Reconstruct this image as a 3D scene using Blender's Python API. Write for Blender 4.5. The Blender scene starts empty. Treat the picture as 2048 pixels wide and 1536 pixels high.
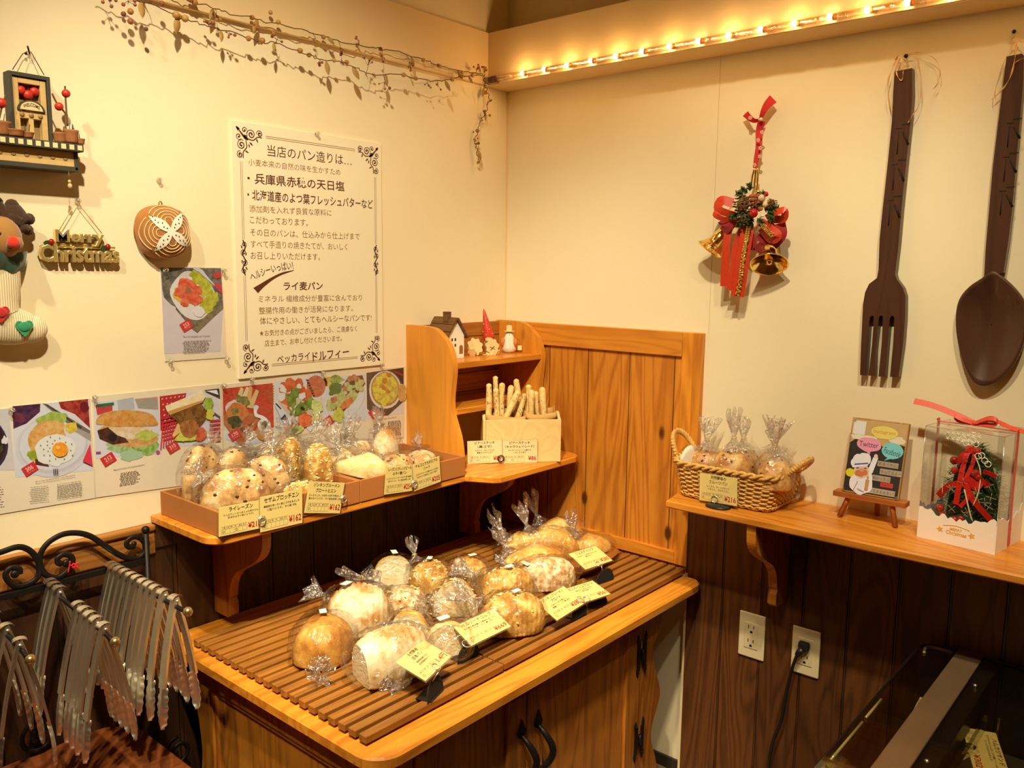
import bpy, bmesh, math, random
from mathutils import Vector, Matrix, noise
SC = bpy.context.scene
COL = SC.collection
V = Vector
rnd = random.Random(7)
R = math.radians

# ------------------------------------------------------------------ camera, world, lights, exposure
CAM = V((-2.0, -1.74, 1.41))
FPX = 1675.2
YAW, PIT, ROL = R(49.504), R(7.796), R(-0.710)
_f = V((math.sin(YAW) * math.cos(PIT), math.cos(YAW) * math.cos(PIT), -math.sin(PIT)))
_r = V((math.cos(YAW), -math.sin(YAW), 0))
_d = _f.cross(_r)
RIGHT = _r * math.cos(ROL) + _d * math.sin(ROL)
DOWN = -_r * math.sin(ROL) + _d * math.cos(ROL)
FWD = _f
cam_data = bpy.data.cameras.new('camera')
cam_data.sensor_width = 36.0
cam_data.lens = FPX / 2048 * 36.0
cam_data.clip_start = 0.02
cam = bpy.data.objects.new('camera', cam_data)
COL.objects.link(cam)
cam.matrix_world = Matrix(((RIGHT.x, -DOWN.x, -FWD.x, CAM.x), (RIGHT.y, -DOWN.y, -FWD.y, CAM.y),
                           (RIGHT.z, -DOWN.z, -FWD.z, CAM.z), (0, 0, 0, 1)))
SC.camera = cam

world = bpy.data.worlds.new('world')
SC.world = world
world.use_nodes = True
world.node_tree.nodes['Background'].inputs[0].default_value = (1.0, 0.42, 0.05, 1)
world.node_tree.nodes['Background'].inputs[1].default_value = 0.05

def spot(name, loc, target, power, size=75, blend=0.8, radius=0.03, color=(1.0, 0.85, 0.57)):
    l = bpy.data.lights.new(name, 'SPOT')
    l.energy = power
    l.spot_size = R(size)
    l.spot_blend = blend
    l.shadow_soft_size = radius
    l.color = color
    o = bpy.data.objects.new(name, l)
    COL.objects.link(o)
    o.location = loc
    o.rotation_euler = (V(target) - V(loc)).to_track_quat('-Z', 'Y').to_euler()
    return o

spot('ceiling_spotlight', (-1.75, -1.25, 2.66), (-0.62, -0.02, 0.93), 98, 60)
spot('ceiling_spotlight', (-1.30, -1.30, 2.66), (-0.02, -0.70, 0.90), 56, 56)
spot('ceiling_spotlight', (-2.35, -0.95, 2.66), (-1.15, -0.02, 0.80), 46, 58)
spot('ceiling_spotlight', (-1.30, -1.75, 2.66), (-0.02, -1.35, 0.85), 36, 55)
spot('ceiling_spotlight', (-1.60, -1.10, 2.66), (-0.70, -0.45, 0.65), 130, 34)
spot('ceiling_spotlight', (-1.45, -2.15, 2.66), (-.35, -1.52, 0.5), 42, 36)
spot('ceiling_spotlight', (-2.15, -1.25, 2.66), (-1.36, -.20, 0.62), 75, 30)
SC.view_settings.view_transform = 'Standard'
SC.view_settings.look = 'None'
SC.view_settings.exposure = 0.72
SC.view_settings.gamma = 1.0
SC.view_settings.use_curve_mapping = False
SC.cycles.transparent_max_bounces = 40
SC.cycles.max_bounces = 8
SC.cycles.caustics_reflective = False
SC.cycles.caustics_refractive = False
SC.cycles.sample_clamp_indirect = 4.0

# ------------------------------------------------------------------ measuring helpers: a photo pixel seen on a real plane
def ray(p):
    return (RIGHT * ((p[0] - 1024) / FPX) + DOWN * ((p[1] - 768) / FPX) + FWD)
def onx(p, x=0.0):
    v = ray(p)
    return CAM + v * ((x - CAM.x) / v.x)
def ony(p, y=0.0):
    v = ray(p)
    return CAM + v * ((y - CAM.y) / v.y)
def onz(p, z):
    v = ray(p)
    return CAM + v * ((z - CAM.z) / v.z)

# ------------------------------------------------------------------ mesh helpers
_bev = {}
def bev_box(b, seg):
    k = (round(b, 5), seg)
    bm = bmesh.new()
    return bm
class MB:
    def __init__(s):
        s.v = []; s.f = []; s.m = []; s.s = []
    def add(s, vs, fs, m=0, sm=False, M=None):
        o = len(s.v)
        for p in vs:
            p = V(p)
            s.v.append(M @ p if M is not None else p)
        for f in fs:
            s.f.append([i + o for i in f]); s.m.append(m); s.s.append(sm)
        return s
    def box(s, x0, x1, y0, y1, z0, z1, m=0, b=0.0, M=None, seg=2):
        x0, x1 = min(x0, x1), max(x0, x1); y0, y1 = min(y0, y1), max(y0, y1); z0, z1 = min(z0, z1), max(z0, z1)
        if b <= 0:
            vs = [(x, y, z) for z in (z0, z1) for y in (y0, y1) for x in (x0, x1)]
            return s.add(vs, [(0, 2, 3, 1), (4, 5, 7, 6), (0, 1, 5, 4), (2, 6, 7, 3), (0, 4, 6, 2), (1, 3, 7, 5)], m, False, M)
        b = min(b, (x1 - x0) * .49, (y1 - y0) * .49, (z1 - z0) * .49)
        bm = bmesh.new()
        bmesh.ops.create_cube(bm, size=1)
        for v in bm.verts:
            v.co = V(((x0 + x1) / 2 + v.co.x * (x1 - x0), (y0 + y1) / 2 + v.co.y * (y1 - y0), (z0 + z1) / 2 + v.co.z * (z1 - z0)))
        bmesh.ops.bevel(bm, geom=bm.edges[:], offset=b, segments=seg, affect='EDGES', profile=0.5)
        bm.verts.index_update()
        s.add([v.co.copy() for v in bm.verts], [[v.index for v in f.verts] for f in bm.faces], m, False, M)
        bm.free()
        return s
    def tube(s, pts, r, n=8, m=0, closed=False, M=None, flat=1.0):
        pts = [V(p) for p in pts]
        N = len(pts)
        rr = r if isinstance(r, (list, tuple)) else [r] * N
        vs = []; fs = []
        prev = None
        for i in range(N):
            if closed:
                t = pts[(i + 1) % N] - pts[i - 1]
            else:
                t = pts[min(i + 1, N - 1)] - pts[max(i - 1, 0)]
            if t.length < 1e-9:
                t = V((0, 0, 1))
            t.normalize()
            if prev is None:
                a = V((0, 0, 1)) if abs(t.z) < .9 else V((1, 0, 0))
                u = t.cross(a).normalized()
            else:
                u = prev - t * prev.dot(t)
                u = u.normalized() if u.length > 1e-6 else t.orthogonal().normalized()
            prev = u
            w = t.cross(u)
            for k in range(n):
                a = 2 * math.pi * k / n
                vs.append(pts[i] + (u * math.cos(a) + w * math.sin(a) * flat) * rr[i])
        for i in range(N if closed else N - 1):
            j = (i + 1) % N
            for k in range(n):
                l = (k + 1) % n
                fs.append((i * n + k, i * n + l, j * n + l, j * n + k))
        if not closed:
            fs.append(tuple(range(n - 1, -1, -1)))
            fs.append(tuple((N - 1) * n + k for k in range(n)))
        return s.add(vs, fs, m, True, M)
    def lathe(s, prof, n=20, m=0, M=None, sm=True):
        vs = []; fs = []
        for r, z in prof:
            for k in range(n):
                a = 2 * math.pi * k / n
                vs.append((r * math.cos(a), r * math.sin(a), z))
        for i in range(len(prof) - 1):
            for k in range(n):
                l = (k + 1) % n
                fs.append((i * n + k, i * n + l, (i + 1) * n + l, (i + 1) * n + k))
        if prof[0][0] > 1e-5:
            fs.append(tuple(range(n - 1, -1, -1)))
        if prof[-1][0] > 1e-5:
            fs.append(tuple((len(prof) - 1) * n + k for k in range(n)))
        return s.add(vs, fs, m, sm, M)
    def ell(s, c, rx, ry=None, rz=None, m=0, n=14, M=None, wob=0.0, seed=0):
        ry = rx if ry is None else ry
        rz = rx if rz is None else rz
        h = max(4, n // 2)
        vs = []; fs = []
        c = V(c)
        for i in range(h + 1):
            p = math.pi * i / h
            for k in range(n):
                a = 2 * math.pi * k / n
                d = V((math.sin(p) * math.cos(a), math.sin(p) * math.sin(a), math.cos(p)))
                q = 1 + (wob * noise.noise(d * 2.3 + V((seed * 7.1, 0, 0))) if wob else 0)
                vs.append(c + V((d.x * rx, d.y * ry, d.z * rz)) * q)
        for i in range(h):
            for k in range(n):
                l = (k + 1) % n
                fs.append((i * n + k, (i + 1) * n + k, (i + 1) * n + l, i * n + l))
        return s.add(vs, fs, m, True, M)
    def prism(s, poly, h0, h1, m=0, M=None, sm=False):
        n = len(poly)
        A = sum(poly[i][0] * poly[(i + 1) % n][1] - poly[(i + 1) % n][0] * poly[i][1] for i in range(n))
        if A < 0:
            poly = poly[::-1]
        vs = [(p[0], p[1], h0) for p in poly] + [(p[0], p[1], h1) for p in poly]
        fs = [tuple(range(n - 1, -1, -1)), tuple(range(n, 2 * n))]
        s.add(vs, fs, m, False, M)
        o = len(s.v) - 2 * n
        for i in range(n):
            j = (i + 1) % n
            s.f.append([o + i, o + j, o + n + j, o + n + i]); s.m.append(m); s.s.append(sm)
        return s
    def poly(s, pts, m=0, M=None):
        return s.add(pts, [tuple(range(len(pts)))], m, False, M)
    def grid(s, fn, nu, nv, m=0, sm=True, closed_u=False, M=None):
        vs = [fn(i / nu, j / nv) for j in range(nv + 1) for i in range(nu + 1)]
        fs = [(j * (nu + 1) + i, j * (nu + 1) + i + 1, (j + 1) * (nu + 1) + i + 1, (j + 1) * (nu + 1) + i) for j in range(nv) for i in range(nu)]
        return s.add(vs, fs, m, sm, M)
    def build(s, name, mats, parent=None, local=False, label=None, fix=True):
        me = bpy.data.meshes.new(name)
        me.from_pydata([tuple(p) for p in s.v], [], s.f)
        if not isinstance(mats, (list, tuple)):
            mats = [mats]
        for a in mats:
            me.materials.append(a)
        for p, mi, sm in zip(me.polygons, s.m, s.s):
            p.material_index = min(mi, len(mats) - 1)
            p.use_smooth = sm
        if fix:
            bm = bmesh.new(); bm.from_mesh(me)
            bmesh.ops.remove_doubles(bm, verts=bm.verts, dist=1e-6)
            bmesh.ops.recalc_face_normals(bm, faces=bm.faces)
            bm.to_mesh(me); bm.free()
        me.update()
        o = bpy.data.objects.new(name, me)
        COL.objects.link(o)
        WM[o.name] = Matrix.Identity(4)
        if parent is not None:
            o.parent = parent
            if local:
                WM[o.name] = WM[parent.name].copy()
            else:
                o.matrix_parent_inverse = WM[parent.name].inverted()
        if label:
            o['label'] = label
        return o
WM = {}
def tag(o, label=None, cat=None, group=None, kind=None):
    if label: o['label'] = label
    if cat: o['category'] = cat
    if group: o['group'] = group
    if kind: o['kind'] = kind
    return o
def thing(name, label, cat, loc=(0, 0, 0), rz=0.0, group=None):
    o = bpy.data.objects.new(name, None)
    o.empty_display_size = 0.05
    COL.objects.link(o)
    o.location = loc
    o.rotation_euler = (0, 0, rz)
    WM[o.name] = Matrix.Translation(V(loc)) @ Matrix.Rotation(rz, 4, 'Z')
    return tag(o, label, cat, group)
def frame(o, x, y, z):
    """matrix with the given axes as columns and origin o"""
    return Matrix(((x.x, y.x, z.x, o.x), (x.y, y.y, z.y, o.y), (x.z, y.z, z.z, o.z), (0, 0, 0, 1)))
def mxf(loc=(0, 0, 0), rx=0, ry=0, rz=0, s=1.0):
    return Matrix.Translation(V(loc)) @ Matrix.Rotation(rz, 4, 'Z') @ Matrix.Rotation(ry, 4, 'Y') @ Matrix.Rotation(rx, 4, 'X') @ Matrix.Scale(s, 4)
# plane frames: wall A is y=0 seen from -y (u=+x, v=+z, n=-y); wall B is x=0 seen from -x (u=-y, v=+z, n=-x)
FA = lambda x, z, off=0.0: frame(V((x, -off, z)), V((1, 0, 0)), V((0, 0, 1)), V((0, -1, 0)))
FB = lambda y, z, off=0.0: frame(V((-off, y, z)), V((0, -1, 0)), V((0, 0, 1)), V((-1, 0, 0)))
def smooth_path(pts, n=6, closed=False):
    """Catmull-Rom through pts"""
    P = [V(p) if len(p) == 3 else V((p[0], p[1], 0)) for p in pts]
    out = []
    N = len(P)
    for i in range(N if closed else N - 1):
        p0 = P[(i - 1) % N] if (closed or i > 0) else P[i] * 2 - P[i + 1]
        p1 = P[i]; p2 = P[(i + 1) % N]
        p3 = P[(i + 2) % N] if (closed or i + 2 < N) else p2 * 2 - p1
        for k in range(n):
            t = k / n
            out.append(.5 * ((2 * p1) + (p2 - p0) * t + (2 * p0 - 5 * p1 + 4 * p2 - p3) * t * t + (3 * p1 - p0 - 3 * p2 + p3) * t ** 3))
    if not closed:
        out.append(P[-1].copy())
    return out
def sp2(pts, n=6, closed=False):
    return [(p.x, p.y) for p in smooth_path(pts, n, closed)]

# ------------------------------------------------------------------ text
_tc = {}
def glyphs(txt, bold=0.0):
    k = (txt, bold)
    if k in _tc:
        return _tc[k]
    cu = bpy.data.curves.new('t', 'FONT')
    cu.body = txt
    cu.size = 1.0
    cu.resolution_u = 2
    cu.offset = bold
    ob = bpy.data.objects.new('t', cu)
    COL.objects.link(ob)
    dg = bpy.context.evaluated_depsgraph_get()
    me = bpy.data.meshes.new_from_object(ob.evaluated_get(dg))
    vs = [(v.co.x, v.co.y) for v in me.vertices]
    fs = [tuple(p.vertices) for p in me.polygons]
    bpy.data.objects.remove(ob); bpy.data.curves.remove(cu); bpy.data.meshes.remove(me)
    _tc[k] = (vs, fs)
    return _tc[k]
def put_text(mb, txt, O, ux, uy, width, height, m=0, bold=0.0, anchor='l', bend=None):
    """glyphs fitted into a box width x height whose lower corner is O (metres, axes ux, uy unit vectors)"""
    vs, fs = glyphs(txt, bold)
    if not vs:
        return mb
    x0 = min(v[0] for v in vs); x1 = max(v[0] for v in vs)
    y0 = min(v[1] for v in vs); y1 = max(v[1] for v in vs)
    if width is None:
        width = height * (x1 - x0) / max(y1 - y0, 1e-6)
    if height is None:
        height = width * (y1 - y0) / max(x1 - x0, 1e-6)
    if anchor == 'c':
        O = O - ux * (width / 2)
    out = []
    for x, y in vs:
        a = (x - x0) / max(x1 - x0, 1e-6); b = (y - y0) / max(y1 - y0, 1e-6)
        q = bend(a) if bend else 0
        out.append(O + ux * (a * width) + uy * (b * height + q))
    return mb.add(out, fs, m)
# ------------------------------------------------------------------ materials
_mats = {}
LIT = (1.0, 0.84, 0.52)
def lin(c):
    c = c / 255.0
    return c / 12.92 if c <= .04045 else ((c + .055) / 1.055) ** 2.4
def C(r, g, b, k=1.0):
    """albedo of a thing that looks r,g,b (0-255) under the warm lamps"""
    return tuple(min(.92, max(.003, lin(v) / l * k)) for v, l in zip((r, g, b), LIT))
def base_mat(name):
    m = bpy.data.materials.new(name)
    m.use_nodes = True
    nt = m.node_tree
    return m, nt, nt.nodes['Principled BSDF']
def mat(name, col, rough=.55, metal=0.0, var=0.12, scale=25.0, bump=0.0, bscale=None, spec=.4, emit=None, sheen=0.0, trans=0.0, alpha=None, stretch=None, coat=0.0):
    if name in _mats:
        return _mats[name]
    m, nt, p = base_mat(name)
    N = nt.nodes; L = nt.links
    p.inputs['Roughness'].default_value = rough
    p.inputs['Metallic'].default_value = metal
    p.inputs['Specular IOR Level'].default_value = spec
    if coat: p.inputs['Coat Weight'].default_value = coat
    if sheen: p.inputs['Sheen Weight'].default_value = sheen
    if trans: p.inputs['Transmission Weight'].default_value = trans
    tc = N.new('ShaderNodeTexCoord')
    src = tc.outputs['Object']
    if stretch:
        mp = N.new('ShaderNodeMapping'); mp.inputs['Scale'].default_value = stretch
        L.new(src, mp.inputs['Vector']); src = mp.outputs['Vector']
    if var > 0:
        nz = N.new('ShaderNodeTexNoise'); nz.inputs['Scale'].default_value = scale; nz.inputs['Detail'].default_value = 4
        L.new(src, nz.inputs['Vector'])
        mx = N.new('ShaderNodeMix'); mx.data_type = 'RGBA'
        mx.inputs[6].default_value = (*[c * (1 - var) for c in col], 1)
        mx.inputs[7].default_value = (*[min(1, c * (1 + var)) for c in col], 1)
        L.new(nz.outputs['Fac'], mx.inputs[0]); L.new(mx.outputs[2], p.inputs['Base Color'])
    else:
        p.inputs['Base Color'].default_value = (*col, 1)
    if bump:
        nb = N.new('ShaderNodeTexNoise'); nb.inputs['Scale'].default_value = bscale or scale; nb.inputs['Detail'].default_value = 5
        L.new(src, nb.inputs['Vector'])
        b = N.new('ShaderNodeBump'); b.inputs['Strength'].default_value = min(1, bump); b.inputs['Distance'].default_value = .004
        L.new(nb.outputs['Fac'], b.inputs['Height']); L.new(b.outputs['Normal'], p.inputs['Normal'])
    if emit:
        p.inputs['Emission Color'].default_value = (*emit[:3], 1)
        p.inputs['Emission Strength'].default_value = emit[3]
    if alpha is not None:
        p.inputs['Alpha'].default_value = alpha
    _mats[name] = m
    return m
def wood(name, light, dark, axis=2, rough=.42, ring=26.0, board=None, groove=0.0, knots=0.0, coat=0.0, contrast=1.0, varb=.25, across=None, knot_col=None):
    """grain along axis; board=(axis, width, offset) gives boards of differing tone; groove darkens the joint; knots>0 adds dark knots"""
    if name in _mats:
        return _mats[name]
    m, nt, p = base_mat(name)
    N = nt.nodes; L = nt.links
    def math_(op, a, b=None, c=None):
        n = N.new('ShaderNodeMath'); n.operation = op
        for i, q in enumerate((a, b, c)):
            if q is None: continue
            if isinstance(q, (int, float)): n.inputs[i].default_value = q
            else: L.new(q, n.inputs[i])
        return n.outputs[0]
    tc = N.new('ShaderNodeTexCoord')
    sep = N.new('ShaderNodeSeparateXYZ'); L.new(tc.outputs['Object'], sep.inputs[0])
    ax = [sep.outputs[i] for i in range(3)]
    seed = None
    if board:
        q = math_('DIVIDE', math_('ADD', ax[board[0]], board[2] if len(board) > 2 else 0.0), board[1])
        fl = math_('FLOOR', q)
        wn = N.new('ShaderNodeTexWhiteNoise'); wn.noise_dimensions = '1D'; L.new(fl, wn.inputs['W'])
        seed = wn.outputs['Value']
        fr = math_('FRACT', q)
    cx = N.new('ShaderNodeCombineXYZ')
    for i in range(3):
        s = math_('MULTIPLY', ax[i], 0.11 if i == axis else 1.0)
        if seed is not None:
            s = math_('ADD', s, math_('MULTIPLY', seed, 9.7 + 3.1 * i))
        L.new(s, cx.inputs[i])
    vec = cx.outputs[0]
    n1 = N.new('ShaderNodeTexNoise'); n1.inputs['Scale'].default_value = 7.0; n1.inputs['Detail'].default_value = 2; n1.inputs['Distortion'].default_value = .6
    L.new(vec, n1.inputs['Vector'])
    rings = math_('MULTIPLY', n1.outputs['Fac'], ring)
    sn = math_('SINE', math_('MULTIPLY', rings, 3.0))
    sn = math_('MULTIPLY_ADD', sn, .5, .5)
    sn = math_('POWER', sn, 1.8)
    n2 = N.new('ShaderNodeTexNoise'); n2.inputs['Scale'].default_value = 140.0; n2.inputs['Detail'].default_value = 3
    L.new(vec, n2.inputs['Vector'])
    fac = math_('ADD', math_('MULTIPLY', sn, .55 * contrast), math_('MULTIPLY', math_('SUBTRACT', n2.outputs['Fac'], .3), .75 * contrast))
    mx = N.new('ShaderNodeMix'); mx.data_type = 'RGBA'; mx.clamp_factor = True
    mx.inputs[6].default_value = (*light, 1); mx.inputs[7].default_value = (*dark, 1)
    L.new(fac, mx.inputs[0])
    colr = mx.outputs[2]
    def mul(colr, facsock):
        mm = N.new('ShaderNodeVectorMath'); mm.operation = 'SCALE'
        L.new(colr, mm.inputs[0]); L.new(facsock, mm.inputs[3])
        return mm.outputs[0]
    if seed is not None:
        colr = mul(colr, math_('MULTIPLY_ADD', seed, varb * 2, 1 - varb))
        if groove > 0:
            e = math_('MINIMUM', fr, math_('SUBTRACT', 1.0, fr))
            g = math_('GREATER_THAN', e, groove)
            colr = mul(colr, math_('MULTIPLY_ADD', g, .75, .25))
    if knots > 0:
        kx = N.new('ShaderNodeCombineXYZ')
        for i in range(3):
            L.new(math_('MULTIPLY', ax[i], .5 if i == axis else 1.0), kx.inputs[i])
        vo = N.new('ShaderNodeTexVoronoi'); vo.inputs['Scale'].default_value = knots; vo.feature = 'F1'
        L.new(kx.outputs[0], vo.inputs['Vector'])
        sp = N.new('ShaderNodeSeparateColor'); L.new(vo.outputs['Color'], sp.inputs[0])
        rad = math_('MULTIPLY_ADD', sp.outputs[0], .17, .0)
        mr = N.new('ShaderNodeMapRange'); mr.inputs['From Min'].default_value = 0; mr.inputs['From Max'].default_value = .07
        mr.interpolation_type = 'SMOOTHSTEP'
        L.new(math_('SUBTRACT', vo.outputs['Distance'], math_('SUBTRACT', rad, .08)), mr.inputs['Value'])
        mk = N.new('ShaderNodeMix'); mk.data_type = 'RGBA'; mk.clamp_factor = True
        mk.inputs[6].default_value = (*(knot_col or [c * .22 for c in dark]), 1)
        L.new(mr.outputs[0], mk.inputs[0]); L.new(colr, mk.inputs[7])
        colr = mk.outputs[2]
    L.new(colr, p.inputs['Base Color'])
    p.inputs['Roughness'].default_value = rough
    p.inputs['Specular IOR Level'].default_value = .35
    if coat: p.inputs['Coat Weight'].default_value = coat
    bu = N.new('ShaderNodeBump'); bu.inputs['Strength'].default_value = .12; bu.inputs['Distance'].default_value = .002
    L.new(n2.outputs['Fac'], bu.inputs['Height']); L.new(bu.outputs['Normal'], p.inputs['Normal'])
    _mats[name] = m
    return m
def film(name, tint=(1, 1, 1), base=.05, edge=.55, rough=.10, bump=.6, bscale=22.0):
    """clear plastic film: mostly see-through, glossy where it turns or creases"""
    if name in _mats:
        return _mats[name]
    m = bpy.data.materials.new(name); m.use_nodes = True
    nt = m.node_tree; N = nt.nodes; L = nt.links
    for n in list(N):
        N.remove(n)
    out = N.new('ShaderNodeOutputMaterial')
    tr = N.new('ShaderNodeBsdfTransparent'); tr.inputs[0].default_value = (*tint, 1)
    gl = N.new('ShaderNodeBsdfGlossy'); gl.inputs['Roughness'].default_value = rough; gl.inputs['Color'].default_value = (1, 1, 1, 1)
    mix = N.new('ShaderNodeMixShader')
    lw = N.new('ShaderNodeLayerWeight'); lw.inputs['Blend'].default_value = .35
    ma = N.new('ShaderNodeMath'); ma.operation = 'MULTIPLY_ADD'; ma.inputs[1].default_value = edge; ma.inputs[2].default_value = base
    ma.use_clamp = True
    if bump:
        tc = N.new('ShaderNodeTexCoord')
        nz = N.new('ShaderNodeTexNoise'); nz.inputs['Scale'].default_value = bscale; nz.inputs['Detail'].default_value = 3; nz.inputs['Distortion'].default_value = 1.5
        L.new(tc.outputs['Object'], nz.inputs['Vector'])
        b = N.new('ShaderNodeBump'); b.inputs['Strength'].default_value = bump; b.inputs['Distance'].default_value = .02
        L.new(nz.outputs['Fac'], b.inputs['Height'])
        L.new(b.outputs['Normal'], gl.inputs['Normal']); L.new(b.outputs['Normal'], lw.inputs['Normal'])
    L.new(lw.outputs['Facing'], ma.inputs[0]); L.new(ma.outputs[0], mix.inputs[0])
    L.new(tr.outputs[0], mix.inputs[1]); L.new(gl.outputs[0], mix.inputs[2]); L.new(mix.outputs[0], out.inputs[0])
    _mats[name] = m
    return m
def prn(r, g, b, k=.85):
    """printed or painted flat colour as it looks in the photo"""
    n = 'print_%d_%d_%d' % (r, g, b)
    return mat(n, C(r, g, b, k), rough=.6, var=.06, scale=60)
def mott(name, c1, c2, scale=40, rough=.6, bump=.3, c3=None, bscale=None, lo=.41, hi=.57):
    """two or three toned mottled surface (crusts, printed food)"""
    if name in _mats:
        return _mats[name]
    m, nt, p = base_mat(name)
    N = nt.nodes; L = nt.links
    tc = N.new('ShaderNodeTexCoord')
    nz = N.new('ShaderNodeTexNoise'); nz.inputs['Scale'].default_value = scale; nz.inputs['Detail'].default_value = 5; nz.inputs['Roughness'].default_value = .6
    L.new(tc.outputs['Object'], nz.inputs['Vector'])
    cr = N.new('ShaderNodeValToRGB')
    cr.color_ramp.elements[0].position = lo; cr.color_ramp.elements[0].color = (*c1, 1)
    cr.color_ramp.elements[1].position = hi; cr.color_ramp.elements[1].color = (*c2, 1)
    if c3:
        e = cr.color_ramp.elements.new(min(.95, hi + .12)); e.color = (*c3, 1)
    L.new(nz.outputs['Fac'], cr.inputs[0]); L.new(cr.outputs[0], p.inputs['Base Color'])
    p.inputs['Roughness'].default_value = rough
    p.inputs['Specular IOR Level'].default_value = .3
    if bump:
        nb = N.new('ShaderNodeTexNoise'); nb.inputs['Scale'].default_value = bscale or scale * 2; nb.inputs['Detail'].default_value = 5
        L.new(tc.outputs['Object'], nb.inputs['Vector'])
        b = N.new('ShaderNodeBump'); b.inputs['Strength'].default_value = bump; b.inputs['Distance'].default_value = .004
        L.new(nb.outputs['Fac'], b.inputs['Height']); L.new(b.outputs['Normal'], p.inputs['Normal'])
    _mats[name] = m
    return m

PINE_L, PINE_D = (.78, .31, .030), (.48, .145, .012)
PLASTER = mat('cream_plaster', (.90, .79, .55), rough=.85, var=.035, scale=6, bump=.05, bscale=90, spec=.1)
PLASTER2 = mat('cream_board_dimmed', (.86, .66, .37), rough=.8, var=.03, scale=5, bump=.03, spec=.1)  # tanner than the walls: dimmer light on the beams put into the colour
PINE_Z = wood('pine_vertical', PINE_L, PINE_D, 2, board=(1, .052), knots=7.0, varb=.10, coat=.15)
PINE_PANEL = wood('knotty_pine_panel', (.72, .28, .030), (.40, .105, .010), 2, ring=34, board=(1, .142, .05), groove=.012, knots=9.5, varb=.10, contrast=.95, coat=.1)
PINE_PX = wood('pine_vertical_side', PINE_L, (.55, .20, .03), 2, board=(1, .048), knots=6.0, varb=.12, coat=.15, contrast=.7)
PINE_X = wood('pine_along_x', PINE_L, PINE_D, 0, board=(1, .07), knots=5.0, varb=.10, coat=.25)
PINE_Y = wood('pine_along_y', PINE_L, PINE_D, 1, board=(0, .085), knots=5.0, varb=.10, coat=.25)
PINE_RAIL = wood('pine_rail', (.70, .27, .028), (.46, .14, .013), 1, knots=6.0, coat=.15, contrast=.8)
PINE_DOOR = wood('pine_door', (.50, .18, .022), (.24, .068, .008), 2, board=(0, .085), knots=8.0, varb=.2, coat=.1)
PINE_SIDE = wood('pine_cabinet_side', (.62, .23, .026), (.34, .105, .011), 2, board=(1, .11), knots=6.0, varb=.14)
SLAT_W = wood('brown_slat', (.36, .145, .024), (.20, .070, .011), 0, board=(1, .0293, .0), varb=.16, contrast=.8, rough=.45)
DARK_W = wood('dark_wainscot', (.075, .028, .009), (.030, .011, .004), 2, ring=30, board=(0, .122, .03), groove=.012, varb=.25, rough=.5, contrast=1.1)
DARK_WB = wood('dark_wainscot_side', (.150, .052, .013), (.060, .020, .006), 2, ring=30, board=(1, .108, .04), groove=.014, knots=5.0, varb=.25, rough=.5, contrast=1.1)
DARK_RAIL = wood('brown_rail', (.42, .17, .035), (.20, .07, .015), 0, rough=.4, contrast=.9)
REDWOOD = wood('reddish_tray_wood', (.26, .075, .020), (.16, .040, .010), 0, rough=.3, coat=.3, contrast=.8)
OLIVE = wood('brown_serving_wood', (.34, .11, .022), (.20, .058, .012), 0, rough=.3, coat=.3, contrast=.9)
CRATE_W = wood('pale_crate_wood', (.86, .62, .27), (.74, .46, .15), 1, rough=.6, contrast=.6)
CARDB = mat('brown_tray_board', (.40, .145, .032), rough=.75, var=.10, scale=60, bump=.1, stretch=(3, 40, 40))
IRON = mat('black_iron', (.018, .014, .012), rough=.5, metal=.6, var=.2)
STEEL = mat('stainless_steel', (.95, .90, .80), rough=.36, metal=1.0, var=.1, scale=12)
GOLD = mat('gold_metal', (.95, .70, .22), rough=.14, metal=1.0, var=.03)
GOLDP = mat('gold_plastic', (.93, .74, .30), rough=.25, metal=.75, var=.04)
WHITE = mat('white_paint', (.90, .84, .70), rough=.6, var=.03)
IVORY = mat('ivory_plastic', (.86, .74, .46), rough=.4, var=.02)
BLACKP = mat('black_plastic', (.015, .013, .012), rough=.35, var=.1)
RED = mat('red_satin', (.62, .018, .010), rough=.4, var=.18, scale=60)
REDR = mat('red_organza', (.64, .055, .018), rough=.4, var=.15, scale=80)
GREEN = mat('green_felt', (.03, .30, .13), rough=.9, var=.1, scale=200, sheen=.4)
DGREEN = mat('dark_green_leaf', (.020, .065, .018), rough=.5, var=.35, scale=60)
CLEAR = film('clear_sheet', base=.03, edge=.35, rough=.12, bump=.15, bscale=9)
BAG = film('clear_bag', base=.03, edge=.46, rough=.16, bump=.75, bscale=26)
BAGT = film('clear_bag_tail', base=.22, edge=.65, rough=.22, bump=.9, bscale=60)
GLASS = film('clear_glass', tint=(.92, .90, .80), base=.03, edge=.5, rough=.02, bump=0)
PIN = film('clear_pin', base=.25, edge=.7, rough=.1, bump=0)
INK = mat('brown_ink', (.11, .028, .010), rough=.6, var=0)
INK2 = mat('light_brown_ink', (.30, .125, .035), rough=.6, var=0)
BLACKINK = mat('black_ink', (.02, .012, .008), rough=.6, var=0)
REDINK = mat('red_ink', (.45, .012, .010), rough=.6, var=0)
GREYINK = mat('grey_ink', (.26, .21, .15), rough=.6, var=0)
CARD = mat('yellow_card', (.92, .73, .27), rough=.55, var=.02)
CARD2 = mat('pale_card', (.92, .78, .42), rough=.55, var=.02)
PAPER = mat('white_page', (.88, .80, .66), rough=.5, var=.04, scale=12)
BOARD = mat('cream_board', (.91, .83, .62), rough=.45, var=.015, scale=4)
KRAFT = mat('kraft_paper', (.62, .36, .12), rough=.8, var=.12, scale=50, bump=.2)
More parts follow.
